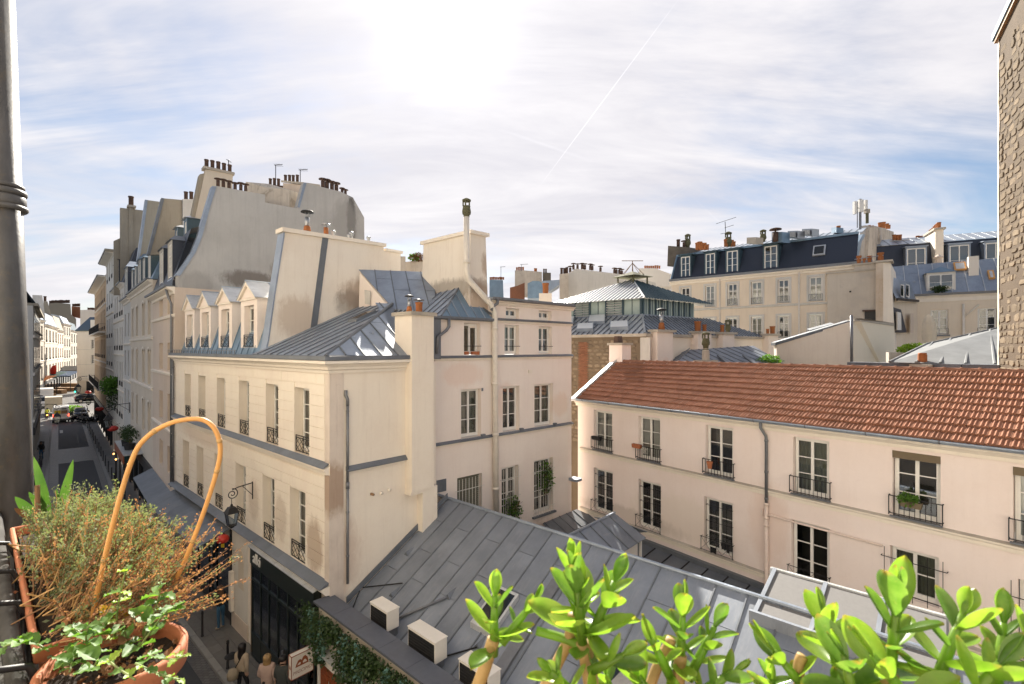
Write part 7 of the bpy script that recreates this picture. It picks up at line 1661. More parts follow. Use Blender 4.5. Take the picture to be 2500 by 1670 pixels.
# ================================================================ skyline between
far_block('white_party_house', 'pale bare party wall with a long row of small pots behind the pavilion', [(1386, 667), (1386, 745), (1620, 760), (1600, 690), (1520, 670), (1406, 656), (1386, 668)], 62, 'pale_grey', 6, [(1370+i*6, 668) for i in range(0)]+[(1392, 664), (1400, 657), (1410, 656), (1421, 656), (1424, 656), (1428, 657), (1441, 658), (1446, 659), (1466, 662), (1500, 667), (1505, 668), (1512, 669), (1518, 670)], 'rust', 1.6)
far_block('bare_wall_extension', 'weathered pale wall end with three pots left of the bare party wall', [(1366, 669), (1366, 745), (1388, 745), (1388, 667)], 60, 'weathered_wall', 3, [(1371, 668), (1378, 667), (1384, 666)], 'dark', 1.6)
far_block('grey_stack_house', 'broad weathered grey chimney stack with aerial behind the court wing', [(1257, 660), (1257, 720), (1323, 725), (1323, 664), (1280, 660)], 58, 'weathered_wall', 2, [(1262+i*5, 659) for i in range(4)]+[(1306, 662), (1309, 662)], 'clay', 1.1)
far_block('dark_stack_house', 'small dark mossy stack right of the broad grey chimney', [(1325, 665), (1325, 700), (1345, 702), (1345, 666)], 59, 'moss_stack', 2, [(1328, 665), (1333, 665)], 'dark', 1.0)
far_block('blue_roof_house', 'blue zinc roofs with a row of clay pots left of the broad grey chimney', [(1195, 683), (1195, 740), (1230, 740), (1228, 684)], 55, 'zinc_blue', 3, [(1197+i*4, 682) for i in range(9)], 'clay', .9)
far_block('brick_back_house', 'brown brick gable with scaffolding poles behind the court wing', [(1245, 702), (1245, 728), (1281, 728), (1281, 690), (1262, 698)], 50, 'brick', 2)
far_block('blue_dormer_house', 'blue zinc roof with one small pale dormer behind the court wing', [(1288, 692), (1288, 728), (1330, 728), (1330, 695), (1316, 686), (1300, 686)], 48, 'zinc_blue', 3)
far_block('zinc_slope_house', 'grey zinc slope with dark battens left of the bare party wall', [(1323, 686), (1340, 712), (1366, 695), (1366, 683)], 52, 'zinc', 3)
far_block('cap_stack_house', 'short cream stack with one glazed clay pot on the wing roof', [(1316, 716), (1316, 738), (1347, 738), (1347, 716)], 30, 'cream', .8, [(1332, 716)], 'clay', 1.9)
far_block('planted_stack_house', 'stack topped with wild plants between the two big chimneys', [(985, 640), (985, 668), (1038, 668), (1038, 633), (1012, 637)], 42, 'weathered_wall', 3)
far_block('small_dark_stack', 'small dark stack beside the plant-topped one', [(974, 626), (974, 665), (990, 665), (990, 626)], 40, 'weathered_wall', 1)
T = thing('rooftop_plants', 'reddish wild plants growing on a chimney between the two big chimneys', 'plant', at(1020, 634, 42)); leaf_cloud('foliage', None, None, 500, ball((0, 0, .2), (.75, .3, .35)), .16, 'dry_leaf', parent=T); leaf_cloud('leaves', None, None, 200, ball((-.3, 0, .2), (.5, .3, .3)), .16, 'leaf_green', parent=T)
far_block('hidden_roof_row', 'low distant zinc roofs along the skyline behind the pavilion', [(1560, 655), (1560, 700), (1640, 700), (1640, 670), (1600, 655)], 70, 'offwhite', 4, [(1575+i*5, 655) for i in range(8)], 'clay', 1.3)
def aerial(px, py, Y, h, w, label):
    T = thing('television_aerial', label, 'aerial', at(px, py, Y)); m = MB(); m.tube([(0, 0, 0), (0, 0, h)], .025, 5); m.tube([(-w*.2, 0, h), (w, 0, h+.05)], .02, 4)
    for k in range(5): m.tube([(w*k/5, -.25, h), (w*k/5, .25, h)], .01, 3)
    m.obj('aerial', 'iron', T)
aerial(673, 452, 31.5, 1.3, .45, 'thin aerial between the pot clusters on the grey party wall'); aerial(733, 452, 32, 1.0, .5, 'aerial beside the pink stack on the grey party wall'); aerial(1223, 684, 55, 1.5, .5, 'aerial on the blue zinc roofs behind the court wing'); aerial(1273, 662, 58, .8, .8, 'aerial on the broad grey chimney stack'); aerial(538+20, 440, 30, 1.2, .05, 'dark weathered mast beside the buff stack')
# ================================================================ people
def person(label, P, rz, pose, mats, hair, hgt=1.68, group=None, bulk=1.0):
    """one skinned body; pose = joint overrides; mats = (top, legs, shoes, skin) names; hair = (material, length)"""
    s = hgt/1.7
    J = dict(pel=(0, 0, .95), bel=(0, -.01, 1.10), che=(0, 0, 1.32), nek=(0, .0, 1.47), hd0=(0, -.02, 1.56), hd1=(0, -.025, 1.64), hd2=(0, -.01, 1.71),
             shL=(-.17, 0, 1.41), elL=(-.23, .02, 1.14), wrL=(-.22, -.08, .92), haL=(-.21, -.11, .84), shR=(.17, 0, 1.41), elR=(.23, .02, 1.14), wrR=(.22, -.08, .92), haR=(.21, -.11, .84),
             hpL=(-.09, 0, .90), knL=(-.10, -.02, .50), anL=(-.10, .02, .10), toL=(-.11, -.16, .04), hpR=(.09, 0, .90), knR=(.10, -.02, .50), anR=(.10, .02, .10), toR=(.11, -.16, .04))
    J.update(pose)
    rad = dict(pel=.135, bel=.12, che=.145, nek=.055, hd0=.075, hd1=.098, hd2=.07, sh=.068, el=.047, wr=.034, ha=.04, hp=.09, kn=.06, an=.042, to=.042)
    E = [('pel', 'bel'), ('bel', 'che'), ('che', 'nek'), ('nek', 'hd0'), ('hd0', 'hd1'), ('hd1', 'hd2')]
    for S in 'LR': E += [('che', 'sh'+S), ('sh'+S, 'el'+S), ('el'+S, 'wr'+S), ('wr'+S, 'ha'+S), ('pel', 'hp'+S), ('hp'+S, 'kn'+S), ('kn'+S, 'an'+S), ('an'+S, 'to'+S)]
    names = list(J); me = bpy.data.meshes.new('body'); me.from_pydata([tuple(c*s for c in J[n]) for n in names], [(names.index(a), names.index(b)) for a, b in E], [])
    o = bpy.data.objects.new('tmp', me); COL.objects.link(o); md = o.modifiers.new('skin', 'SKIN'); md.use_smooth_shade = True; sb = o.modifiers.new('sub', 'SUBSURF'); sb.levels = 2; sb.render_levels = 2
    for i, n in enumerate(names):
        r = rad.get(n, rad.get(n[:2], .06))*s*(bulk if n in ('bel', 'che', 'pel') or n[:2] in ('sh', 'el') else 1); sv = me.skin_vertices[0].data[i]; sv.radius = (r, r*(.8 if n in ('pel', 'bel', 'che') else 1)); sv.use_root = (n == 'pel')
    dg = bpy.context.evaluated_depsgraph_get(); m2 = bpy.data.meshes.new_from_object(o.evaluated_get(dg)); bpy.data.objects.remove(o); m2.name = 'body'
    m2.materials.clear()
    for k in mats: m2.materials.append(MATS[k])
    hands = [Vector(J['haL'])*s, Vector(J['haR'])*s, Vector(J['wrL'])*s*.5+Vector(J['haL'])*s*.5, Vector(J['wrR'])*s*.5+Vector(J['haR'])*s*.5]; head = Vector(J['hd1'])*s; nek = Vector(J['nek'])*s
    waist = J['pel'][2]*s+.02
    for p in m2.polygons:
        c = p.center; k = 0
        if (c-head).length < .17*s and c.z > nek.z+.02 or any((c-h).length < .075*s for h in hands): k = 3
        elif c.z < .11*s: k = 2
        elif c.z < waist and not any((c-Vector(J[j])*s).length < .09*s for j in ('elL', 'elR', 'wrL', 'wrR')): k = 1
        p.material_index = k; p.use_smooth = True
    T = thing('person', label, 'person', P, rz, group); b = link('body', m2, T)
    # fingers, nose, ears
    for S, sg in (('L', -1), ('R', 1)):
        h, w = Vector(J['ha'+S])*s, Vector(J['wr'+S])*s; d = (h-w).normalized(); f = MB(); side = d.cross(Vector((sg, 0, 0.3))).normalized()
        for k in range(4): a = h+side*(k-1.5)*.018*s; f.tube([a, a+d*.045*s, a+d*.07*s+Vector((-sg*.015, -.012, 0))], [.009, .0085, .006], 5)
        f.tube([w+d*.03+side*.03, h+side*.05*s, h+side*.055*s+d*.03], [.010, .009, .006], 5); f.obj('fingers', mats[3], T, True)
    f = MB(); f.add([(head+Vector((-.012, -.09*s, -.01))), (head+Vector((.012, -.09*s, -.01))), (head+Vector((0, -.122*s, -.02))), (head+Vector((0, -.09*s, .03)))], [(0, 1, 2), (0, 2, 3), (1, 3, 2)])
    for sg in (-1, 1): f.lathe([(.012, -.02), (.018, 0), (.012, .025)], head+Vector((sg*.092*s, 0, -.005)), 6)
    f.obj('nose_and_ears', mats[3], T)
    e = MB()
    for sg in (-1, 1): e.lathe([(.004, -.009), (.011, 0), (.004, .009)], head+Vector((sg*.034*s, -.088*s, .012)), 6)
    e.box(head.x-.022, head.x+.022, head.y-.095*s, head.y-.085*s, head.z-.052, head.z-.045); e.obj('eyes_and_mouth', 'hair_dark', T)
    hm, ln = hair; h = MB(); n = 14; rings = []
    for i, (f_, r) in enumerate(((1.0, .02), (.93, .07), (.7, .105), (.35, .118), (0, .118), (-.35, .112), (-.6, .105))):
        if i > 4 and ln < .05: break
        rings.append((r*s, f_*.12*s))
    if ln > .05: rings += [(.12*s, -.12-ln*.3), (.11*s, -.12-ln*.7), (.05*s, -.12-ln)]
    vs = []; m = len(rings)
    for r, z in rings:
        for k in range(n):
            a = R(-50)+R(280)*k/(n-1) if z < .02 else 2*math.pi*k/(n-1)-math.pi*.28; vs.append((head.x+r*1.02*math.cos(a), head.y+.012+r*1.06*math.sin(a)*(1 if z > -.1 else .75)+(.03 if z < -.1 else 0), head.z+z+.01))
    h.add(vs, [(i*n+k, i*n+k+1, (i+1)*n+k+1, (i+1)*n+k) for i in range(m-1) for k in range(n-1)]); ho = h.obj('hair', hm, T, True)
    sm = ho.modifiers.new('t', 'SOLIDIFY'); sm.thickness = .012
    return T
P = FS.W(8.05, -.55, .13); pw = hit(539, 1536, .13)
person('person in a black top and wide blue jeans reading a phone by the notice board', pw, FS.rz-1.3, dict(elL=(-.22, -.06, 1.12), wrL=(-.1, -.27, 1.14), haL=(-.05, -.34, 1.18), elR=(.22, -.06, 1.12), wrR=(.1, -.27, 1.14), haR=(.04, -.34, 1.18), hd1=(0, -.05, 1.63), hd2=(0, -.05, 1.70), knL=(-.11, -.04, .5), knR=(.11, .02, .5)), ('cloth_black', 'denim', 'cloth_beige', 'skin'), ('hair_brown', .2), 1.66)
ph = thing('mobile_phone', 'dark phone held by the person in wide blue jeans', 'phone', pw+Vector((0, 0, 0)), FS.rz-1.3); MB().hexa([(-.04, -.37, 1.14), (.04, -.37, 1.14), (.04, -.36, 1.14), (-.04, -.36, 1.14), (-.04, -.42, 1.25), (.04, -.42, 1.25), (.04, -.41, 1.25), (-.04, -.41, 1.25)]).obj('case', 'black', ph)
walk = dict(knL=(-.10, -.12, .52), anL=(-.10, -.16, .10), toL=(-.11, -.33, .05), knR=(.10, -.02, .50), anR=(.10, .22, .13), toR=(.11, .06, .04), elL=(-.24, .06, 1.14), wrL=(-.23, .02, .92), haL=(-.22, -.01, .84), elR=(.23, -.02, 1.14), wrR=(.2, -.16, .98), haR=(.18, -.22, .93))
bent = dict(walk); bent.update(elL=(-.25, -.02, 1.16), wrL=(-.2, -.22, 1.12), haL=(-.17, -.29, 1.13))
PZ = FS.rz
person('person with long dark hair in a beige jacket on the pavement by the green shop', hit(590, 1590, 1.66)-Vector((0, 0, 1.53)), math.pi-.25, walk, ('cloth_beige', 'cloth_black', 'cloth_black', 'skin'), ('hair_dark', .36), 1.7, bulk=1.4)
person('person with tied blond hair in a loose pale pink coat by the green shop', hit(652, 1617, 1.62)-Vector((0, 0, 1.49)), math.pi+.2, walk, ('cloth_pink', 'cloth_pink', 'cloth_black', 'skin'), ('hair_blond', .06), 1.66, bulk=1.6)
person('person with short dark hair in a charcoal jacket by the green shop door', hit(690, 1622, 1.68)-Vector((0, 0, 1.55)), math.pi-.1, walk, ('cloth_grey', 'cloth_black', 'cloth_black', 'skin'), ('hair_dark', .0), 1.74, bulk=1.4)
bg = thing('shoulder_bag', 'grey bag slung behind the person in the beige jacket', 'bag', hit(590, 1590, 1.66)-Vector((0, .12, 1.53)), math.pi-.25); m = MB(); m.lathe([(.02, .85), (.15, .88), (.17, 1.02), (.12, 1.14), (.02, 1.16)], (.06, .2, 0), 12); m.obj('pouch', 'cloth_tan', bg, True); MB().tube([(.06, .12, 1.12), (-.1, .05, 1.45)], .015, 5).obj('strap', 'cloth_black', bg)
ht = thing('flat_hat', 'flat round black hat held beside the person in the beige jacket', 'hat', hit(566, 1601, 1.25)); MB().lathe([(.02, .08), (.10, .07), (.11, .01), (.21, 0), (.21, -.015), (.02, -.015)], n=18).obj('hat', 'cloth_black', ht, True)
person('dark clothed person carrying an orange bundle on the left pavement', FR.W(-21.5, -5.55, .13), FR.rz-1.5, walk, ('cloth_black', 'cloth_black', 'cloth_black', 'skin'), ('hair_dark', .0), 1.76)
person('dark clothed person standing farther up the left pavement by the rack', FR.W(-37, -5.6, .13), FR.rz+1.2, {}, ('cloth_black', 'denim', 'cloth_black', 'skin'), ('hair_dark', .1), 1.75)
ob = thing('orange_bundle', 'orange bag on the shoulder of the dark clothed walker', 'bag', FR.W(-21.6, -5.85, 1.62), FR.rz); MB().lathe([(.05, -.12), (.2, -.1), (.26, 0), (.2, .1), (.05, .12)], n=12).obj('bag', 'orange', ob, True)
MB_r = thing('menu_stand', 'black folding stand on the left pavement under the wall lantern', 'stand', FR.W(-33, -5.6, .13), FR.rz); MB().box(-.3, .3, -.05, .05, 0, 1.1).obj('panel', 'black', MB_r); MB().box(-.32, .32, .1, .14, 0, 1.05).obj('back_panel', 'iron', MB_r)

# ================================================================ vehicles
def wheel(T, x, y, r, w=.2):
    a = MB(); vs = []; n = 16
    prof = [(r*.6, -w/2), (r*.95, -w/2), (r, -w*.3), (r, w*.3), (r*.95, w/2), (r*.6, w/2)]
    for pr, dy in prof:
        for k in range(n): an = 2*math.pi*k/n; vs.append((x+pr*math.cos(an), y+dy, r+pr*math.sin(an)))
    a.add(vs, [(i*n+k, i*n+(k+1) % n, (i+1)*n+(k+1) % n, (i+1)*n+k) for i in range(5) for k in range(n)]); t = a.obj('tyre', 'tyre', T, True)
    b = MB(); b.tube([(x, y-w*.42, r), (x, y+w*.42, r)], r*.6, 14); b.obj('rim', 'galv', t)
def loft(T, name, secs, mat, smooth=False):
    """sections along x: (x, halfwidth_bottom, halfwidth_top, z0, z1)"""
    m = MB(); vs = []
    for x, wb, wt, z0, z1 in secs:
        zm = z0+(z1-z0)*.55; vs += [(x, -wb*.94, z0), (x, -wb, zm-.0), (x, -wt, z1-.06), (x, -wt*.9, z1), (x, wt*.9, z1), (x, wt, z1-.06), (x, wb, zm), (x, wb*.94, z0)]
    n = 8; m.add(vs, [(i*n+k, i*n+(k+1) % n, (i+1)*n+(k+1) % n, (i+1)*n+k) for i in range(len(secs)-1) for k in range(n)]+[tuple(range(n-1, -1, -1)), tuple(range((len(secs)-1)*n, len(secs)*n))])
    return m.obj(name, mat, T, smooth)
def van():
    # drives away from the camera: local +x points down the street (away)
    T = thing('delivery_van', 'white delivery van with yellow and brown rear panels and lit tail lamps', 'van', FR.W(-71.8, -4.05, 0), FR.rz+math.pi)
    b = loft(T, 'body', [(-2.6, .92, .84, .35, 2.25), (-2.4, .96, .88, .32, 2.36), (.6, .97, .88, .32, 2.38), (1.2, .97, .84, .32, 2.25), (1.9, .95, .7, .32, 1.35), (2.5, .85, .7, .35, 1.05)], 'car_white')
    for y in (-.85, .85): wheel(T, -1.6, y, .34); wheel(T, 1.7, y, .34)
    MB().box(-2.63, -2.60, -.70, -.03, 1.35, 1.85).obj('rear_panel', 'wood', T); MB().box(-2.63, -2.60, .04, .72, 1.35, 1.85).obj('rear_panel', 'yellow', T)
    MB().box(-2.625, -2.6, -.6, -.1, 1.98, 2.14).obj('plate_lettering', 'cloth_grey', T); MB().box(-2.625, -2.605, -.005, .005, .5, 2.2).obj('door_gap', 'black', T); MB().box(-2.68, -2.58, -.9, .9, .38, .55).obj('bumper', 'cloth_grey', T); MB().box(-2.63, -2.61, -.5, -.05, .72, .84).obj('number_plate', 'white_paint', T)
    for y in (-.86, .86): MB().box(-2.66, -2.58, y-.06, y+.06, .95, 1.25).obj('tail_lamp', 'lamp_red', T)
van()
def truck(label, u, y, col, h=2.9, L=4.6, face=1):
    T = thing('box_truck', label, 'truck', FR.W(u, y, 0), FR.rz+(math.pi if face > 0 else 0)); MB().box(-L/2, L/2-1.6, -1.05, 1.05, .8, h).obj('cargo_box', col, T)
    for z in (.82, h-.05): MB().box(-L/2-.02, -L/2+.02, -1.06, 1.06, z, z+.08).obj('box_rail', 'stone_cap', T)
    for k in range(5): MB().box(-L/2-.015, -L/2, -1.0+k*.5, -.98+k*.5, .9, h-.1).obj('box_rib', 'stone_cap', T)
    loft(T, 'cab', [(L/2-1.55, 1.0, .92, .4, 2.15), (L/2-.7, 1.0, .88, .4, 2.1), (L/2-.05, .98, .85, .4, 1.3), (L/2+.15, .95, .85, .45, 1.05)], 'car_white')
    MB().hexa([(L/2-.68, -.8, 2.02), (L/2-.68, .8, 2.02), (L/2-.1, .82, 1.34), (L/2-.1, -.82, 1.34), (L/2-.65, -.8, 2.06), (L/2-.65, .8, 2.06), (L/2-.06, .82, 1.38), (L/2-.06, -.82, 1.38)]).obj('windscreen', 'car_glass', T)
    for x in (-L/2+.9, L/2-.8):
        for yy in (-.9, .9): wheel(T, x, yy, .38, .26)
    return T
truck('beige canvas-sided truck stopped ahead of the delivery van', -82, -4.9, 'car_beige', 3.1, 5.0, 1)
t2 = truck('white box truck facing the street beside the beige truck', -98, -6.1, 'car_white', 3.5, 6.4, -1)
def car(label, P, rz, mat='car_black', suv=0.0, name='parked_car'):
    T = thing(name, label, 'car', P, rz); s = suv
    loft(T, 'body', [(-2.1, .78, .74, .35, .85+s), (-1.9, .86, .82, .28, .95+s), (0, .88, .85, .26, .98+s), (1.3, .88, .84, .26, .92+s), (2.0, .82, .76, .3, .78+s), (2.15, .7, .66, .38, .65+s)], mat, True)
    loft(T, 'cabin', [(-1.95, .74, .6, .9+s, 1.1+s), (-1.3, .78, .62, .92+s, 1.45+s), (0, .79, .64, .95+s, 1.5+s), (.55, .78, .6, .93+s, 1.42+s), (1.25, .74, .64, .86+s, .97+s)], 'car_glass', True)
    MB().box(-1.2, .45, -.58, .58, 1.455+s, 1.51+s).obj('roof', mat, T)
    for x in (-1.3, 1.35):
        for y in (-.8, .8): wheel(T, x, y, .32+s*.2)
    for y in (-.65, .65): MB().box(2.04, 2.12, y-.14, y+.14, .6+s, .74+s).obj('headlight', 'galv', T); MB().box(-2.13, -2.05, y-.14, y+.14, .68+s, .82+s).obj('tail_light', 'red', T)
    for y in (-.95, .95): MB().box(.5, .68, y-.08, y+.08, .95+s, 1.08+s).obj('mirror', mat, T)
    return T
car('black car parked with its nose towards us beside the scooters', FR.W(-74.5, -1.75, 0), FR.rz, suv=.08)
car('large black car crossing beyond the ochre house corner', FR.W(-103, .2, 0), FR.rz+R(95), suv=.3, name='crossing_car')
def scooter(label, P, rz, g='scooters parked beside the pavement'):
    T = thing('parked_scooter', label, 'scooter', P, rz, g)
    for x in (-.6, .62): wheel(T, x, 0, .24, .12)
    loft(T, 'body', [(-.85, .1, .1, .45, .75), (-.5, .2, .17, .35, .82), (-.1, .18, .15, .3, .75), (.1, .16, .14, .22, .35), (.35, .17, .14, .25, .6), (.6, .12, .08, .4, 1.0)], 'car_black', True)
    MB().box(-.75, -.0, -.14, .14, .8, .88).obj('saddle', 'black', T); m = MB(); m.tube([(.5, -.34, 1.05), (.55, 0, 1.02), (.5, .34, 1.05)], .02, 6); m.obj('handlebar', 'iron', T); MB().hexa([(.55, -.2, 1.0), (.55, .2, 1.0), (.57, .2, 1.0), (.57, -.2, 1.0), (.4, -.16, 1.35), (.4, .16, 1.35), (.42, .16, 1.35), (.42, -.16, 1.35)]).obj('windshield', 'car_glass', T)
for i, (u, y, a) in enumerate(((-69.3, -2.2, 1.9), (-68.4, -1.5, 1.7), (-67.2, -1.2, 1.5), (-66.0, -1.0, 1.8), (-65.2, -.6, 1.6), (-79, -1.5, 1.4), (-81, -1.2, 1.8), (-83, -1.8, 1.5))):
    scooter('black scooter in the cluster parked between the black car and the bollards' if i < 5 else 'dark scooter parked behind the black car near the crossing', FR.W(u, y, .02), FR.rz+a, 'scooters before the black car' if i < 5 else 'scooters behind the black car')
# rider in a yellow vest
cy = thing('motor_scooter', 'scooter with a lit orange lamp standing left of the delivery van', 'scooter', FR.W(-75, -5.6, .02), FR.rz+math.pi)
for x in (-.6, .62): wheel(cy, x, 0, .26, .12)
loft(cy, 'body', [(-.85, .1, .1, .45, .75), (-.5, .2, .17, .35, .82), (.1, .16, .14, .22, .4), (.6, .12, .08, .4, 1.0)], 'car_black', True); MB().box(-.95, -.86, -.08, .08, .7, .86).obj('tail_lamp', 'lamp_orange', cy); MB().tube([(.5, -.34, 1.05), (.55, 0, 1.02), (.5, .34, 1.05)], .02, 6).obj('handlebar', 'iron', cy)
person('rider in a yellow vest and dark trousers astride the scooter by the van', FR.W(-75, -5.6, .1), FR.rz+R(90), dict(knL=(-.2, -.3, .6), anL=(-.22, -.2, .2), toL=(-.22, -.35, .12), knR=(.2, -.3, .6), anR=(.22, -.2, .2), toR=(.22, -.35, .12), elL=(-.25, -.2, 1.15), wrL=(-.28, -.42, 1.05), haL=(-.28, -.5, 1.03), elR=(.25, -.2, 1.15), wrR=(.28, -.42, 1.05), haR=(.28, -.5, 1.03)), ('hi_vis', 'cloth_black', 'cloth_black', 'cloth_black'), ('hair_dark', 0), 1.7)
# market stalls, signs and traffic light at the far crossing
def stall(name, label, px, Y, w, h, mat, d=3):
    T = thing(name, label, 'awning', at(px, 850, Y).xy.to_3d()); 
    MB().add([(-w, -d/2, h*.8), (w, -d/2, h*.8), (w, d/2, h), (-w, d/2, h), (-w, -d/2, h*.74), (w, -d/2, h*.74)], [(0, 1, 2, 3), (0, 4, 5, 1)]).obj('canopy', mat, T)
    for x in (-w, w): MB().box(x-.05, x+.05, -d/2, -d/2+.1, 0, h*.8).obj('post', 'iron', T)
    MB().box(-w+.2, w-.2, 0, d/2, 0, 1.0).obj('counter', 'wood', T)
stall('market_awning', 'orange awning behind the white truck', 96, 108, 2.6, 5.0, 'orange'); stall('market_awning', 'dark green awning beside the orange one', 128, 118, 2.4, 5.4, 'teal'); stall('market_awning', 'pale blue awning by the far crossing', 158, 125, 2.8, 5.2, 'blue'); stall('market_awning', 'dark canopy at the foot of the pale yellow house', 175, 140, 3.5, 6.0, 'shop_dark')
T = thing('red_shop_sign', 'red hanging sign on the far sunlit house front', 'sign', at(130, 905, 118)); MB().prism([(-.6, -1.2), (.5, -1.4), (.8, .2), (.6, 1.4), (-.3, 1.1), (-.7, .2)], 'y', -.05, .05).obj('panel', 'lamp_red_dull', T) if 'lamp_red_dull' in MATS else MB().prism([(-.6, -1.2), (.5, -1.4), (.8, .2), (.6, 1.4), (-.3, 1.1), (-.7, .2)], 'y', -.05, .05).obj('panel', 'red', T)
T = thing('traffic_light', 'traffic signal showing green at the far crossing', 'traffic light', at(185, 975, 100).xy.to_3d()); MB().tube([(0, 0, 0), (0, 0, 2.6)], .06, 8).obj('post', 'iron', T); MB().box(-.2, .2, -.15, .15, 2.0, 3.1).obj('head', 'black', T); MB().tube([(0, -.16, 2.2), (0, -.2, 2.2)], .16, 12).obj('green_lamp', 'lamp_green', T); MB().box(-.35, .35, -.12, -.08, .9, 1.6).obj('plate', 'white_paint', T)
T = thing('street_tree', 'small dark shrub in a tub near the scooters and crossing', 'shrub', FR.W(-80, -2.6, 0)); leaf_cloud('foliage', None, None, 700, ball((0, 0, .9), (1.6, .9, .6)), .25, 'leaf_green', parent=T); MB().box(-.5, .5, -.4, .4, 0, .6).obj('tub', 'shop_dark', T)

# ================================================================ our own balcony: ledge, pipe, planters
FO = Fr(0, 0, FS.d[0], FS.d[1])
def O(u, w, z): return FO.W(u, w, H+z)
L0 = thing('window_ledge', 'weathered grey stone ledge under the planters', 'ledge', O(0, 0, 0), FO.rz)
lg = MB(); n = 26
for i in range(n):
    u0, u1 = -4.2+i*.125, -4.2+(i+1)*.125; j0, j1 = (noise.noise((u0*9, 0, 0))*.008, noise.noise((u1*9, 0, 0))*.008)
    lg.hexa([(u0, -.5, -1.0), (u1, -.5, -1.0), (u1, .075+j1, -1.0), (u0, .075+j0, -1.0), (u0, -.5, -.772), (u1, -.5, -.772), (u1, .06+j1, -.790+j1*.5), (u0, .06+j0, -.790+j0*.5)])
lg.obj('ledge_stone', 'ledge', L0); MB().tube([(-4.2, .065, -.80), (-.9, .065, -.80)], .022, 8).obj('ledge_bead', 'ledge', L0, True)
m_, nt_, b_ = newmat('old_pipe'); v_ = coords(nt_); c_ = mixc(nt_, ramp_f(nt_, tnoise(nt_, v_, 5, 7, .65, (1, 1, .35)), .35, .7, 1.0), (0.05, 0.047, 0.044), (0.135, 0.13, 0.125)); c_ = mixc(nt_, ramp_f(nt_, tnoise(nt_, v_, 16, 6, .7), .55, .7, .5), c_, (.16, .12, .07)); nt_.links.new(c_, b_.inputs['Base Color']); b_.inputs['Roughness'].default_value = .45; b_.inputs['Metallic'].default_value = .25; bump(nt_, b_, tnoise(nt_, v_, 30, 5), .3, .004)
DP = thing('rain_downpipe', 'old grey iron rainwater pipe with double collar at the window side', 'pipe', at(10, 1300, 2.4), 0)
k0 = at(10, 1300, 2.4); top = at(-22, -60, 2.4)-k0; bot = at(46, 1700, 2.4)-k0
MB().tube([bot, top], .082, 24).obj('pipe', 'old_pipe', DP, True)
dv = (top-bot).normalized()
for py, r, h in ((455, .092, .02), (470, .100, .025), (490, .096, .05), (508, .102, .022)):
    c = at(-22+(py+60)/1760*68, py, 2.4)-k0; MB().tube([c-dv*h*.6, c-dv*h*.3, c+dv*h*.3, c+dv*h*.6], [r*.93, r, r, r*.93], 24).obj('collar', 'old_pipe', DP, True)
# wire hoops
for i, u in enumerate((-1.44, -1.62, -2.05, -2.35, -2.7)):
    T = thing('planter_hook', 'black wire hook gripping the stone ledge', 'hook', O(u, 0, 0), FO.rz, 'wire hooks on the ledge'); pts = [(0, -.16, -.775), (0, -.10, -.75), (0, .02, -.735), (0, .085, -.755), (0, .11, -.82), (0, .112, -1.05), (0, .30, -1.10)]
    MB().tube(pts, .0085, 8).obj('wire', 'iron', T, True)
# --- round pot
PC = O(-1.55, .235, -.77); RP = thing('round_flower_pot', 'round terracotta pot of dark soil and leafy seedlings on the ledge', 'flower pot', PC, 0); RP.scale = (.92, .92, 1)
MB().lathe([(.085, -.27), (.10, -.26), (.145, -.06), (.147, -.055), (.164, -.05), (.166, -.004), (.158, .004), (.148, .002), (.142, -.02), (.138, -.06)], n=48).obj('pot', 'terracotta', RP, True)
so = MB(); n = 30; vs = [(0, 0, -.03)]
for i in range(1, 7):
    for k in range(n): a = 2*math.pi*k/n; r = .14*i/6; vs.append((r*math.cos(a), r*math.sin(a), -.032+noise.noise((r*40*math.cos(a), r*40*math.sin(a), 1))*.012))
so.add(vs, [(0, 1+k, 1+(k+1) % n) for k in range(n)]+[(1+i*n+k, 1+i*n+(k+1) % n, 1+(i+1)*n+(k+1) % n, 1+(i+1)*n+k) for i in range(5) for k in range(n)]); so.obj('soil', 'soil', RP, False)
# --- long trough with rim
RT = thing('terracotta_trough', 'long terracotta trough holding the bushy dry thyme', 'planter', O(-2.36, .225, -.77), FO.rz)
def trough_mesh(l, w, h):
    m = MB(); t = .014
    def ring(a, b, z): return [(-a, -b, z), (a, -b, z), (a, b, z), (-a, b, z)]
    rs = [ring(l-.05, w-.03, -h), ring(l-.012, w-.012, -.045), ring(l, w, -.04), ring(l, w, 0), ring(l-t, w-t, .0), ring(l-t-.006, w-t-.006, -.05)]; vs = [p for r in rs for p in r]
    m.add(vs, [(i*4+k, i*4+(k+1) % 4, (i+1)*4+(k+1) % 4, (i+1)*4+k) for i in range(5) for k in range(4)]+[(3, 2, 1, 0)]); return m
o = trough_mesh(.63, .125, .2).obj('trough', 'terracotta', RT); bv = o.modifiers.new('b', 'BEVEL'); bv.width = .006; bv.segments = 2
MB().box(-.6, .6, -.1, .1, -.06, -.035).obj('soil', 'soil', RT)
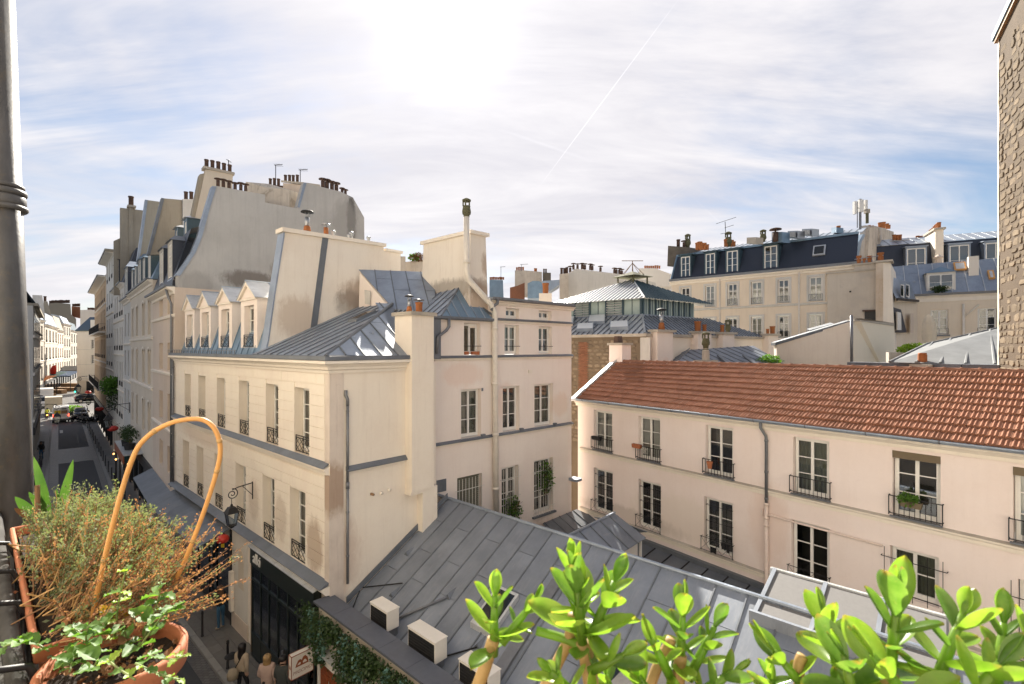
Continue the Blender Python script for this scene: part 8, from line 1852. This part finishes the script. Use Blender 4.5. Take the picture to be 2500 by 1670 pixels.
# --- thyme: dark woody base, green middle, dry orange flower spikes
def thyme():
    T = thing('thyme_bush', 'sprawling thyme bush with grey-green tips and dry orange-brown flower spikes', 'shrub', O(-2.2, .24, -.80), FO.rz); T.scale = (.95, .95, .88); rnd = random.Random(21)
    stems, green, dry, twigs = MB(), MB(), MB(), MB()
    def leaf(mb, p, d, s):
        a = (Vector(d)+Vector((rnd.gauss(0, .5), rnd.gauss(0, .5), rnd.gauss(0, .5)))).normalized(); b = a.cross(Vector((rnd.gauss(0, 1), rnd.gauss(0, 1), rnd.gauss(0, 1)))).normalized(); mb.add([p, p+a*s*.5+b*s*.3, p+a*s, p+a*s*.5-b*s*.3], [(0, 1, 2, 3)])
    for i in range(1100):
        b = Vector((rnd.uniform(-.42, .50), rnd.gauss(0, .05), rnd.uniform(-.02, .04))); ang = rnd.uniform(-1, 1); right = (b.x+.42)/.92
        # outward lean grows to the right end, which hangs over the street
        d = Vector((rnd.gauss(.05, .5)+right*.25, .35*rnd.random()+right*right*rnd.uniform(.1, .9), rnd.uniform(.5, .95)-right*right*.5)).normalized(); ln = rnd.uniform(.13, .27)+right*rnd.uniform(0, .10)
        p = b.copy(); pts = [p.copy()]; dd = d.copy()
        for k in range(6): dd = (dd+Vector((rnd.gauss(0, .13), rnd.gauss(0, .13), .05))).normalized(); p = p+dd*ln/6; pts.append(p.copy())
        (stems if rnd.random() < .6 else twigs).tube(pts, [.0022]*3+[.0014]*4, 4, False)
        isdry = rnd.random() < .04+.86*right**1.3
        for k in range(2, 7):
            q = pts[k]
            if isdry:
                if k >= 3:
                    for _ in range(9): leaf(dry, q+dd*rnd.uniform(-.02, .02)+Vector((rnd.gauss(0, .0035), rnd.gauss(0, .0035), rnd.gauss(0, .0035))), dd, rnd.uniform(.005, .010))
            else:
                for _ in range(17): leaf(green, q+dd*rnd.uniform(-.02, .02)+Vector((rnd.gauss(0, .007), rnd.gauss(0, .007), rnd.gauss(0, .007))), dd, rnd.uniform(.007, .012))
    for i in range(70):
        b = Vector((rnd.uniform(-.45, .5), rnd.gauss(0, .06), 0)); d = Vector((rnd.gauss(0, .6), rnd.gauss(.1, .4), rnd.uniform(.1, .6))).normalized(); twigs.tube([b, b+d*.1, b+d*.1+Vector((rnd.gauss(0, .05), rnd.gauss(0, .05), .05))], .003, 4, False)
    for i in range(500):  # litter and shaded dead growth at the foot
        b = Vector((rnd.uniform(-.5, .52), rnd.gauss(0, .06), rnd.uniform(0, .08))); leaf(dry if i % 3 else green, b, (rnd.gauss(0, 1), rnd.gauss(0, 1), .2), .018)
    for nm, mb, mt in (('stems', stems, 'twig'), ('dead_twigs', twigs, 'stem_tan'), ('green_leaves', green, 'thyme'), ('dry_flowers', dry, 'thyme_dry')):
        o = mb.obj(nm, mt, T, recalc=False); o['kind'] = 'stuff'
thyme()
# --- bamboo hoop
BH = thing('bamboo_hoop', 'bent honey-coloured bamboo hoop stuck in the planters', 'plant support', at(228, 1495, 1.37)); k0 = at(228, 1495, 1.37)
hp = [(224, 1515), (228, 1495), (262, 1335), (300, 1190), (330, 1105), (358, 1068), (392, 1044), (430, 1029), (470, 1023), (498, 1026), (520, 1042), (534, 1070), (538, 1102), (532, 1140), (516, 1195), (494, 1260), (455, 1360), (418, 1440), (408, 1462)]
pp = [at(x, y, 1.37+.13*i/(len(hp)-1))-k0 for i, (x, y) in enumerate(hp)]
def smooth_path(ps, n=5):
    out = []
    for i in range(len(ps)-1):
        p0, p1, p2, p3 = ps[max(i-1, 0)], ps[i], ps[i+1], ps[min(i+2, len(ps)-1)]
        for k in range(n): t = k/n; out.append(.5*((2*p1)+(p2-p0)*t+(2*p0-5*p1+4*p2-p3)*t*t+(3*p1-p0-3*p2+p3)*t**3))
    return out+[ps[-1]]
sp = smooth_path(pp); MB().tube(sp, .0068, 12).obj('cane', 'bamboo', BH, True)
for k in (9, 28, 56, 66, 78): a, b = sp[k], sp[k+1]; d = (b-a).normalized(); MB().tube([a-d*.006, a-d*.002, a+d*.002, a+d*.006], [.0069, .0082, .0082, .0069], 12).obj('cane_node', 'stem_tan', BH, True)
tp = at(260, 1495, 1.36)-k0; MB().hexa([tp+Vector(v) for v in ((-.02, 0, -.01), (.05, .02, -.03), (.05, .022, -.03), (-.02, .002, -.01), (-.02, 0, .02), (.05, .02, 0), (.05, .022, 0), (-.02, .002, .02))]).obj('tape', 'yellow', BH)
# --- lance leaves and stick at the left
LP = thing('lance_leaf_plant', 'upright sword-shaped green leaves rising beside the thyme', 'plant', at(120, 1260, 1.95)); k0 = at(120, 1260, 1.95)
def blade(px0, tip, wd, Y=1.95, bend=0.0, mat='leaf_lance'):
    a, b = at(*px0, Y)-k0, at(*tip, Y-.05)-k0; m = MB(); n = 10; vs = []; ax = (b-a); side = Vector((1, .35, 0)).normalized(); side = (side-ax.normalized()*side.dot(ax.normalized())).normalized(); dp = ax.cross(side).normalized()
    for i in range(n+1):
        t = i/n; c = a+ax*t+side*bend*math.sin(t*1.57)*t; w = wd*math.sin(math.pi*min(1, .12+t*.88))**.7*(1-.15*t) if i < n else 0
        vs += [c-side*w+dp*w*.25, c, c+side*w+dp*w*.25]
    m.add(vs, [(i*3+k, i*3+k+1, (i+1)*3+k+1, (i+1)*3+k) for i in range(n) for k in range(2)]); m.obj('leaf', mat, LP, True, recalc=False)
blade((118, 1270), (82, 1114), .020); blade((140, 1270), (179, 1121), .017); blade((90, 1275), (36, 1212), .024); blade((100, 1250), (70, 1200), .014); blade((150, 1260), (137, 1192), .008); blade((75, 1270), (35, 1240), .018, mat='dry_leaf'); blade((105, 1280), (104, 1200), .012)
MB().tube([at(95, 1300, 1.9)-k0, at(91, 1185, 1.9)-k0], .008, 8).obj('stick', 'twig', LP)
MB().tube([at(120, 1300, 1.95)-k0, at(118, 1255, 1.95)-k0], .02, 8).obj('crown', 'leaf_lance', LP)
# --- broad-leaved seedlings in the round pot
def ovate(l, w, cup=.15):
    m = MB(); n = 7; vs = []
    for i in range(n+1):
        t = i/n; ww = w*math.sin(math.pi*(t**.8))**.85 if 0 < i < n else 0.0
        for s in (-1, -.5, 0, .5, 1): vs.append((s*ww, t*l, abs(s)*ww*cup*2-.18*l*t*t+.004*math.sin(t*20)*abs(s)))
    m.add(vs, [(i*5+k, i*5+k+1, (i+1)*5+k+1, (i+1)*5+k) for i in range(n) for k in range(4)]); return m
LV = [ovate(.05, .017).mesh('leaf', True, ['leaf_green'], False), ovate(.062, .022, .25).mesh('leaf', True, ['leaf_green'], False), ovate(.035, .012).mesh('leaf', True, ['vine'], False), ovate(.05, .018, .3).mesh('leaf', True, ['dry_leaf'], False)]
def sprig(T, pts, nl, kinds, s=1.0, rnd=random.Random(4)):
    ps = smooth_path([Vector(p) for p in pts], 4); MB().tube(ps, .0022, 5).obj('stem', 'stem_green', T, True)
    for i in range(nl):
        f = (i+.6)/nl; c = ps[min(len(ps)-1, int(f*(len(ps)-1)))]; az = i*1.57+rnd.uniform(-.4, .4)
        for q in (0, math.pi):
            o = link('leaf', LV[rnd.choice(kinds)], T, c, (rnd.uniform(-.2, .7), rnd.uniform(-.3, .3), az+q)); k = s*rnd.uniform(.55, .95)*(1.1-.35*f); o.scale = (k, k, k)
leafmat('stem_green', (.16, .22, .06), (.25, .28, .1), .2, .5)
SD = thing('leafy_seedlings', 'broad-leaved green seedlings growing in the round terracotta pot', 'plant', PC); k0 = Vector(PC); rnd = random.Random(8)
def Ps(lst): return [at(x, y, Y)-k0 for x, y, Y in lst]
for pts, nl, kd, s in (([(205, 1570, 1.2), (190, 1540, 1.2), (150, 1530, 1.22)], 4, (0, 1), 1.0), ([(220, 1580, 1.15), (210, 1560, 1.12), (215, 1530, 1.12)], 4, (1, 1, 0), 1.1), ([(240, 1590, 1.1), (235, 1620, 1.05), (215, 1640, 1.02)], 4, (1, 0), 1.0), ([(280, 1560, 1.25), (290, 1470, 1.25), (310, 1380, 1.25)], 5, (2, 2, 0), 1.2), ([(350, 1560, 1.25), (385, 1470, 1.28), (392, 1420, 1.28)], 5, (1, 1, 0), 1.15), ([(340, 1580, 1.15), (400, 1500, 1.15), (430, 1480, 1.15)], 5, (0, 1), .9), ([(120, 1590, 1.2), (80, 1570, 1.2), (20, 1575, 1.2), (-10, 1600, 1.2)], 6, (0, 1), 1.0), ([(350, 1600, 1.05), (420, 1610, 1.0), (452, 1600, 1.0)], 4, (0, 2), .9), ([(330, 1620, 1.0), (400, 1650, .98), (440, 1660, .98)], 4, (0, 2), .8), ([(260, 1610, 1.05), (300, 1640, 1.0), (330, 1660, .98)], 3, (0, 2), .9), ([(180, 1600, 1.1), (170, 1640, 1.05)], 3, (1, 0), .9), ([(270, 1550, 1.2), (250, 1520, 1.2)], 3, (1, 3), 1.0), ([(310, 1560, 1.22), (300, 1520, 1.22)], 3, (3, 3, 1), 1.0)): sprig(SD, Ps(pts), nl, kd, s)
for i in range(60):
    a, r = rnd.uniform(0, 6.28), rnd.uniform(0, .12); o = link('leaf', LV[3], SD, (r*math.cos(a), r*math.sin(a), -.02+rnd.random()*.02), (rnd.uniform(-.6, .6), rnd.uniform(-.6, .6), rnd.uniform(0, 6.28))); k = rnd.uniform(.3, .8); o.scale = (k, k, k)
# ================================================================ jade plants (foreground right)
def paddle(mat, l=1.0, w=.27, th=.085, bend=.12):
    m = MB(); n = 8; rg = 11; vs = []
    for i in range(rg+1):
        t = i/rg; ww = w*(math.sin(math.pi*min(.999, .06+t*.92)**1.25)**.75)
        if i == rg: ww *= .3
        if i == 0: ww = w*.3
        for k in range(n+1): x = -1+2*k/n; vs.append((ww*x, t*l, bend*t*t*l+ww*(.42*x*x)-th*.4*(1-x*x)))
    m.add(vs, [(i*(n+1)+k, i*(n+1)+k+1, (i+1)*(n+1)+k+1, (i+1)*(n+1)+k) for i in range(rg) for k in range(n)]); return m.mesh('leaf', True, [mat], False)
PD = [paddle('succulent', w=.25), paddle('succulent', w=.28, bend=.2), paddle('succulent_dark', w=.23, bend=.05), paddle('succulent', w=.20, bend=.28), paddle('succulent_dark', w=.25, bend=.16)]
flat('jade_stem', (0.34, 0.22, 0.08), .6, nscale=60, namt=.5)
def jade(label, shoots, trunk):
    base = at(*trunk[0]); T = thing('jade_plant', label, 'plant', base, 0); rnd = random.Random(hash(label) % 1000+3 if False else len(label)*7)
    for pl, r in trunk[1]:
        MB().tube(smooth_path([at(*p)-base for p in pl], 5), r, 10).obj('stem', 'jade_stem' if r > .0055 else 'succulent', T, True)
    for (b, t, L, n) in shoots:
        B, A = at(*b)-base, at(*t)-base; ax = (A-B); axn = ax.normalized(); MB().tube([B, B.lerp(A, .5), A], [.0055, .005, .003], 8).obj('shoot', 'succulent', T, True)
        s1 = axn.cross(Vector((0, 1, .2))).normalized(); s2 = axn.cross(s1).normalized(); ph = rnd.uniform(0, 1.57)
        for i in range(n):
            f = i/(n-1); c = B.lerp(A, .12+.88*f); tilt = R(82)*(1-f)**.8+R(12); sz = L*(1.0 if f < .75 else 1.15-.8*(f-.5))*rnd.uniform(.62, 1.05)
            for q in (0, math.pi):
                az = ph+i*1.571+q+rnd.uniform(-.25, .25); rad = s1*math.cos(az)+s2*math.sin(az); tl = tilt+rnd.uniform(-.22, .22); d = axn*math.cos(tl)+rad*math.sin(tl); up = (axn*math.sin(tl)-rad*math.cos(tl)).normalized(); x = d.cross(up).normalized()
                M = Matrix((x, d, up)).transposed().to_4x4(); M.translation = c; o = link('leaf', rnd.choice(PD), T); o.matrix_local = M @ Matrix.Scale(sz, 4)
jade('small jade plant branch with a pale horizontal leaf, closest to the air conditioners', [((1205, 1600, .56), (1208, 1455, .56), .050, 5), ((1225, 1570, .56), (1302, 1470, .57), .034, 4)], ((1195, 1690, .56), [([(1150, 1720, .56), (1180, 1640, .56), (1205, 1560, .56)], .0075)]))
jade('tall jade plant with the largest upright paddle leaves, in the middle of the row', [((1425, 1600, .52), (1408, 1420, .52), .066, 6), ((1440, 1560, .53), (1500, 1420, .54), .050, 5), ((1410, 1500, .54), (1395, 1370, .55), .050, 4), ((1440, 1640, .50), (1520, 1600, .49), .045, 3), ((1395, 1690, .50), (1345, 1640, .5), .034, 4)], ((1450, 1720, .52), [([(1455, 1760, .51), (1440, 1650, .52), (1425, 1570, .52)], .0085), ([(1300, 1740, .55), (1370, 1600, .55), (1390, 1560, .55), (1400, 1500, .54)], .0065), ([(1310, 1540, .56), (1380, 1560, .55), (1420, 1580, .53)], .005)]))
jade('bushy jade plant with many short shoots, right of the tallest one', [((1660, 1640, .56), (1668, 1480, .57), .050, 6), ((1680, 1660, .56), (1745, 1530, .57), .042, 5), ((1640, 1660, .55), (1590, 1560, .55), .044, 4), ((1700, 1700, .53), (1790, 1640, .53), .046, 4), ((1600, 1720, .53), (1560, 1650, .53), .040, 4), ((1500, 1720, .55), (1480, 1650, .55), .034, 4)], ((1660, 1740, .56), [([(1650, 1760, .56), (1655, 1680, .56), (1662, 1600, .56)], .007), ([(1560, 1760, .57), (1600, 1640, .57), (1640, 1560, .57)], .006)]))
jade('sprawling jade plant with broad leaves nearest the balcony end', [((2170, 1680, .50), (2190, 1470, .5), .072, 6), ((2060, 1690, .52), (2010, 1500, .53), .056, 5), ((2280, 1680, .5), (2350, 1500, .5), .056, 5), ((2430, 1700, .52), (2450, 1520, .53), .050, 5), ((1980, 1700, .54), (1890, 1590, .55), .050, 4), ((2230, 1720, .46), (2130, 1600, .46), .056, 3), ((2350, 1730, .46), (2440, 1620, .46), .056, 4), ((1900, 1730, .55), (1880, 1660, .55), .038, 4), ((2090, 1730, .48), (2060, 1600, .48), .055, 4), ((2500, 1720, .5), (2540, 1560, .5), .055, 5)], ((2150, 1760, .5), [([(2140, 1800, .5), (2155, 1700, .5), (2170, 1640, .5)], .009), ([(2040, 1700, .54), (2120, 1660, .53), (2160, 1640, .51)], .007), ([(1960, 1790, .55), (1950, 1640, .55), (1960, 1600, .55)], .006)]))
JT = thing('jade_trough', 'planting trough of the jade plants below the balcony rail', 'planter', Vector((.2, .53, H-.56)), 0)
trough_mesh(.42, .10, .18).obj('trough', 'terracotta', JT); MB().box(-.39, .39, -.075, .075, -.06, -.03).obj('soil', 'soil', JT)
BS = thing('balcony_slab', 'stone balcony slab carrying the jade trough', 'balcony', O(.4, .2, -.8), FO.rz); MB().box(-1.0, 1.6, -.4, .95, -.12, -.0).obj('slab', 'ledge', BS)
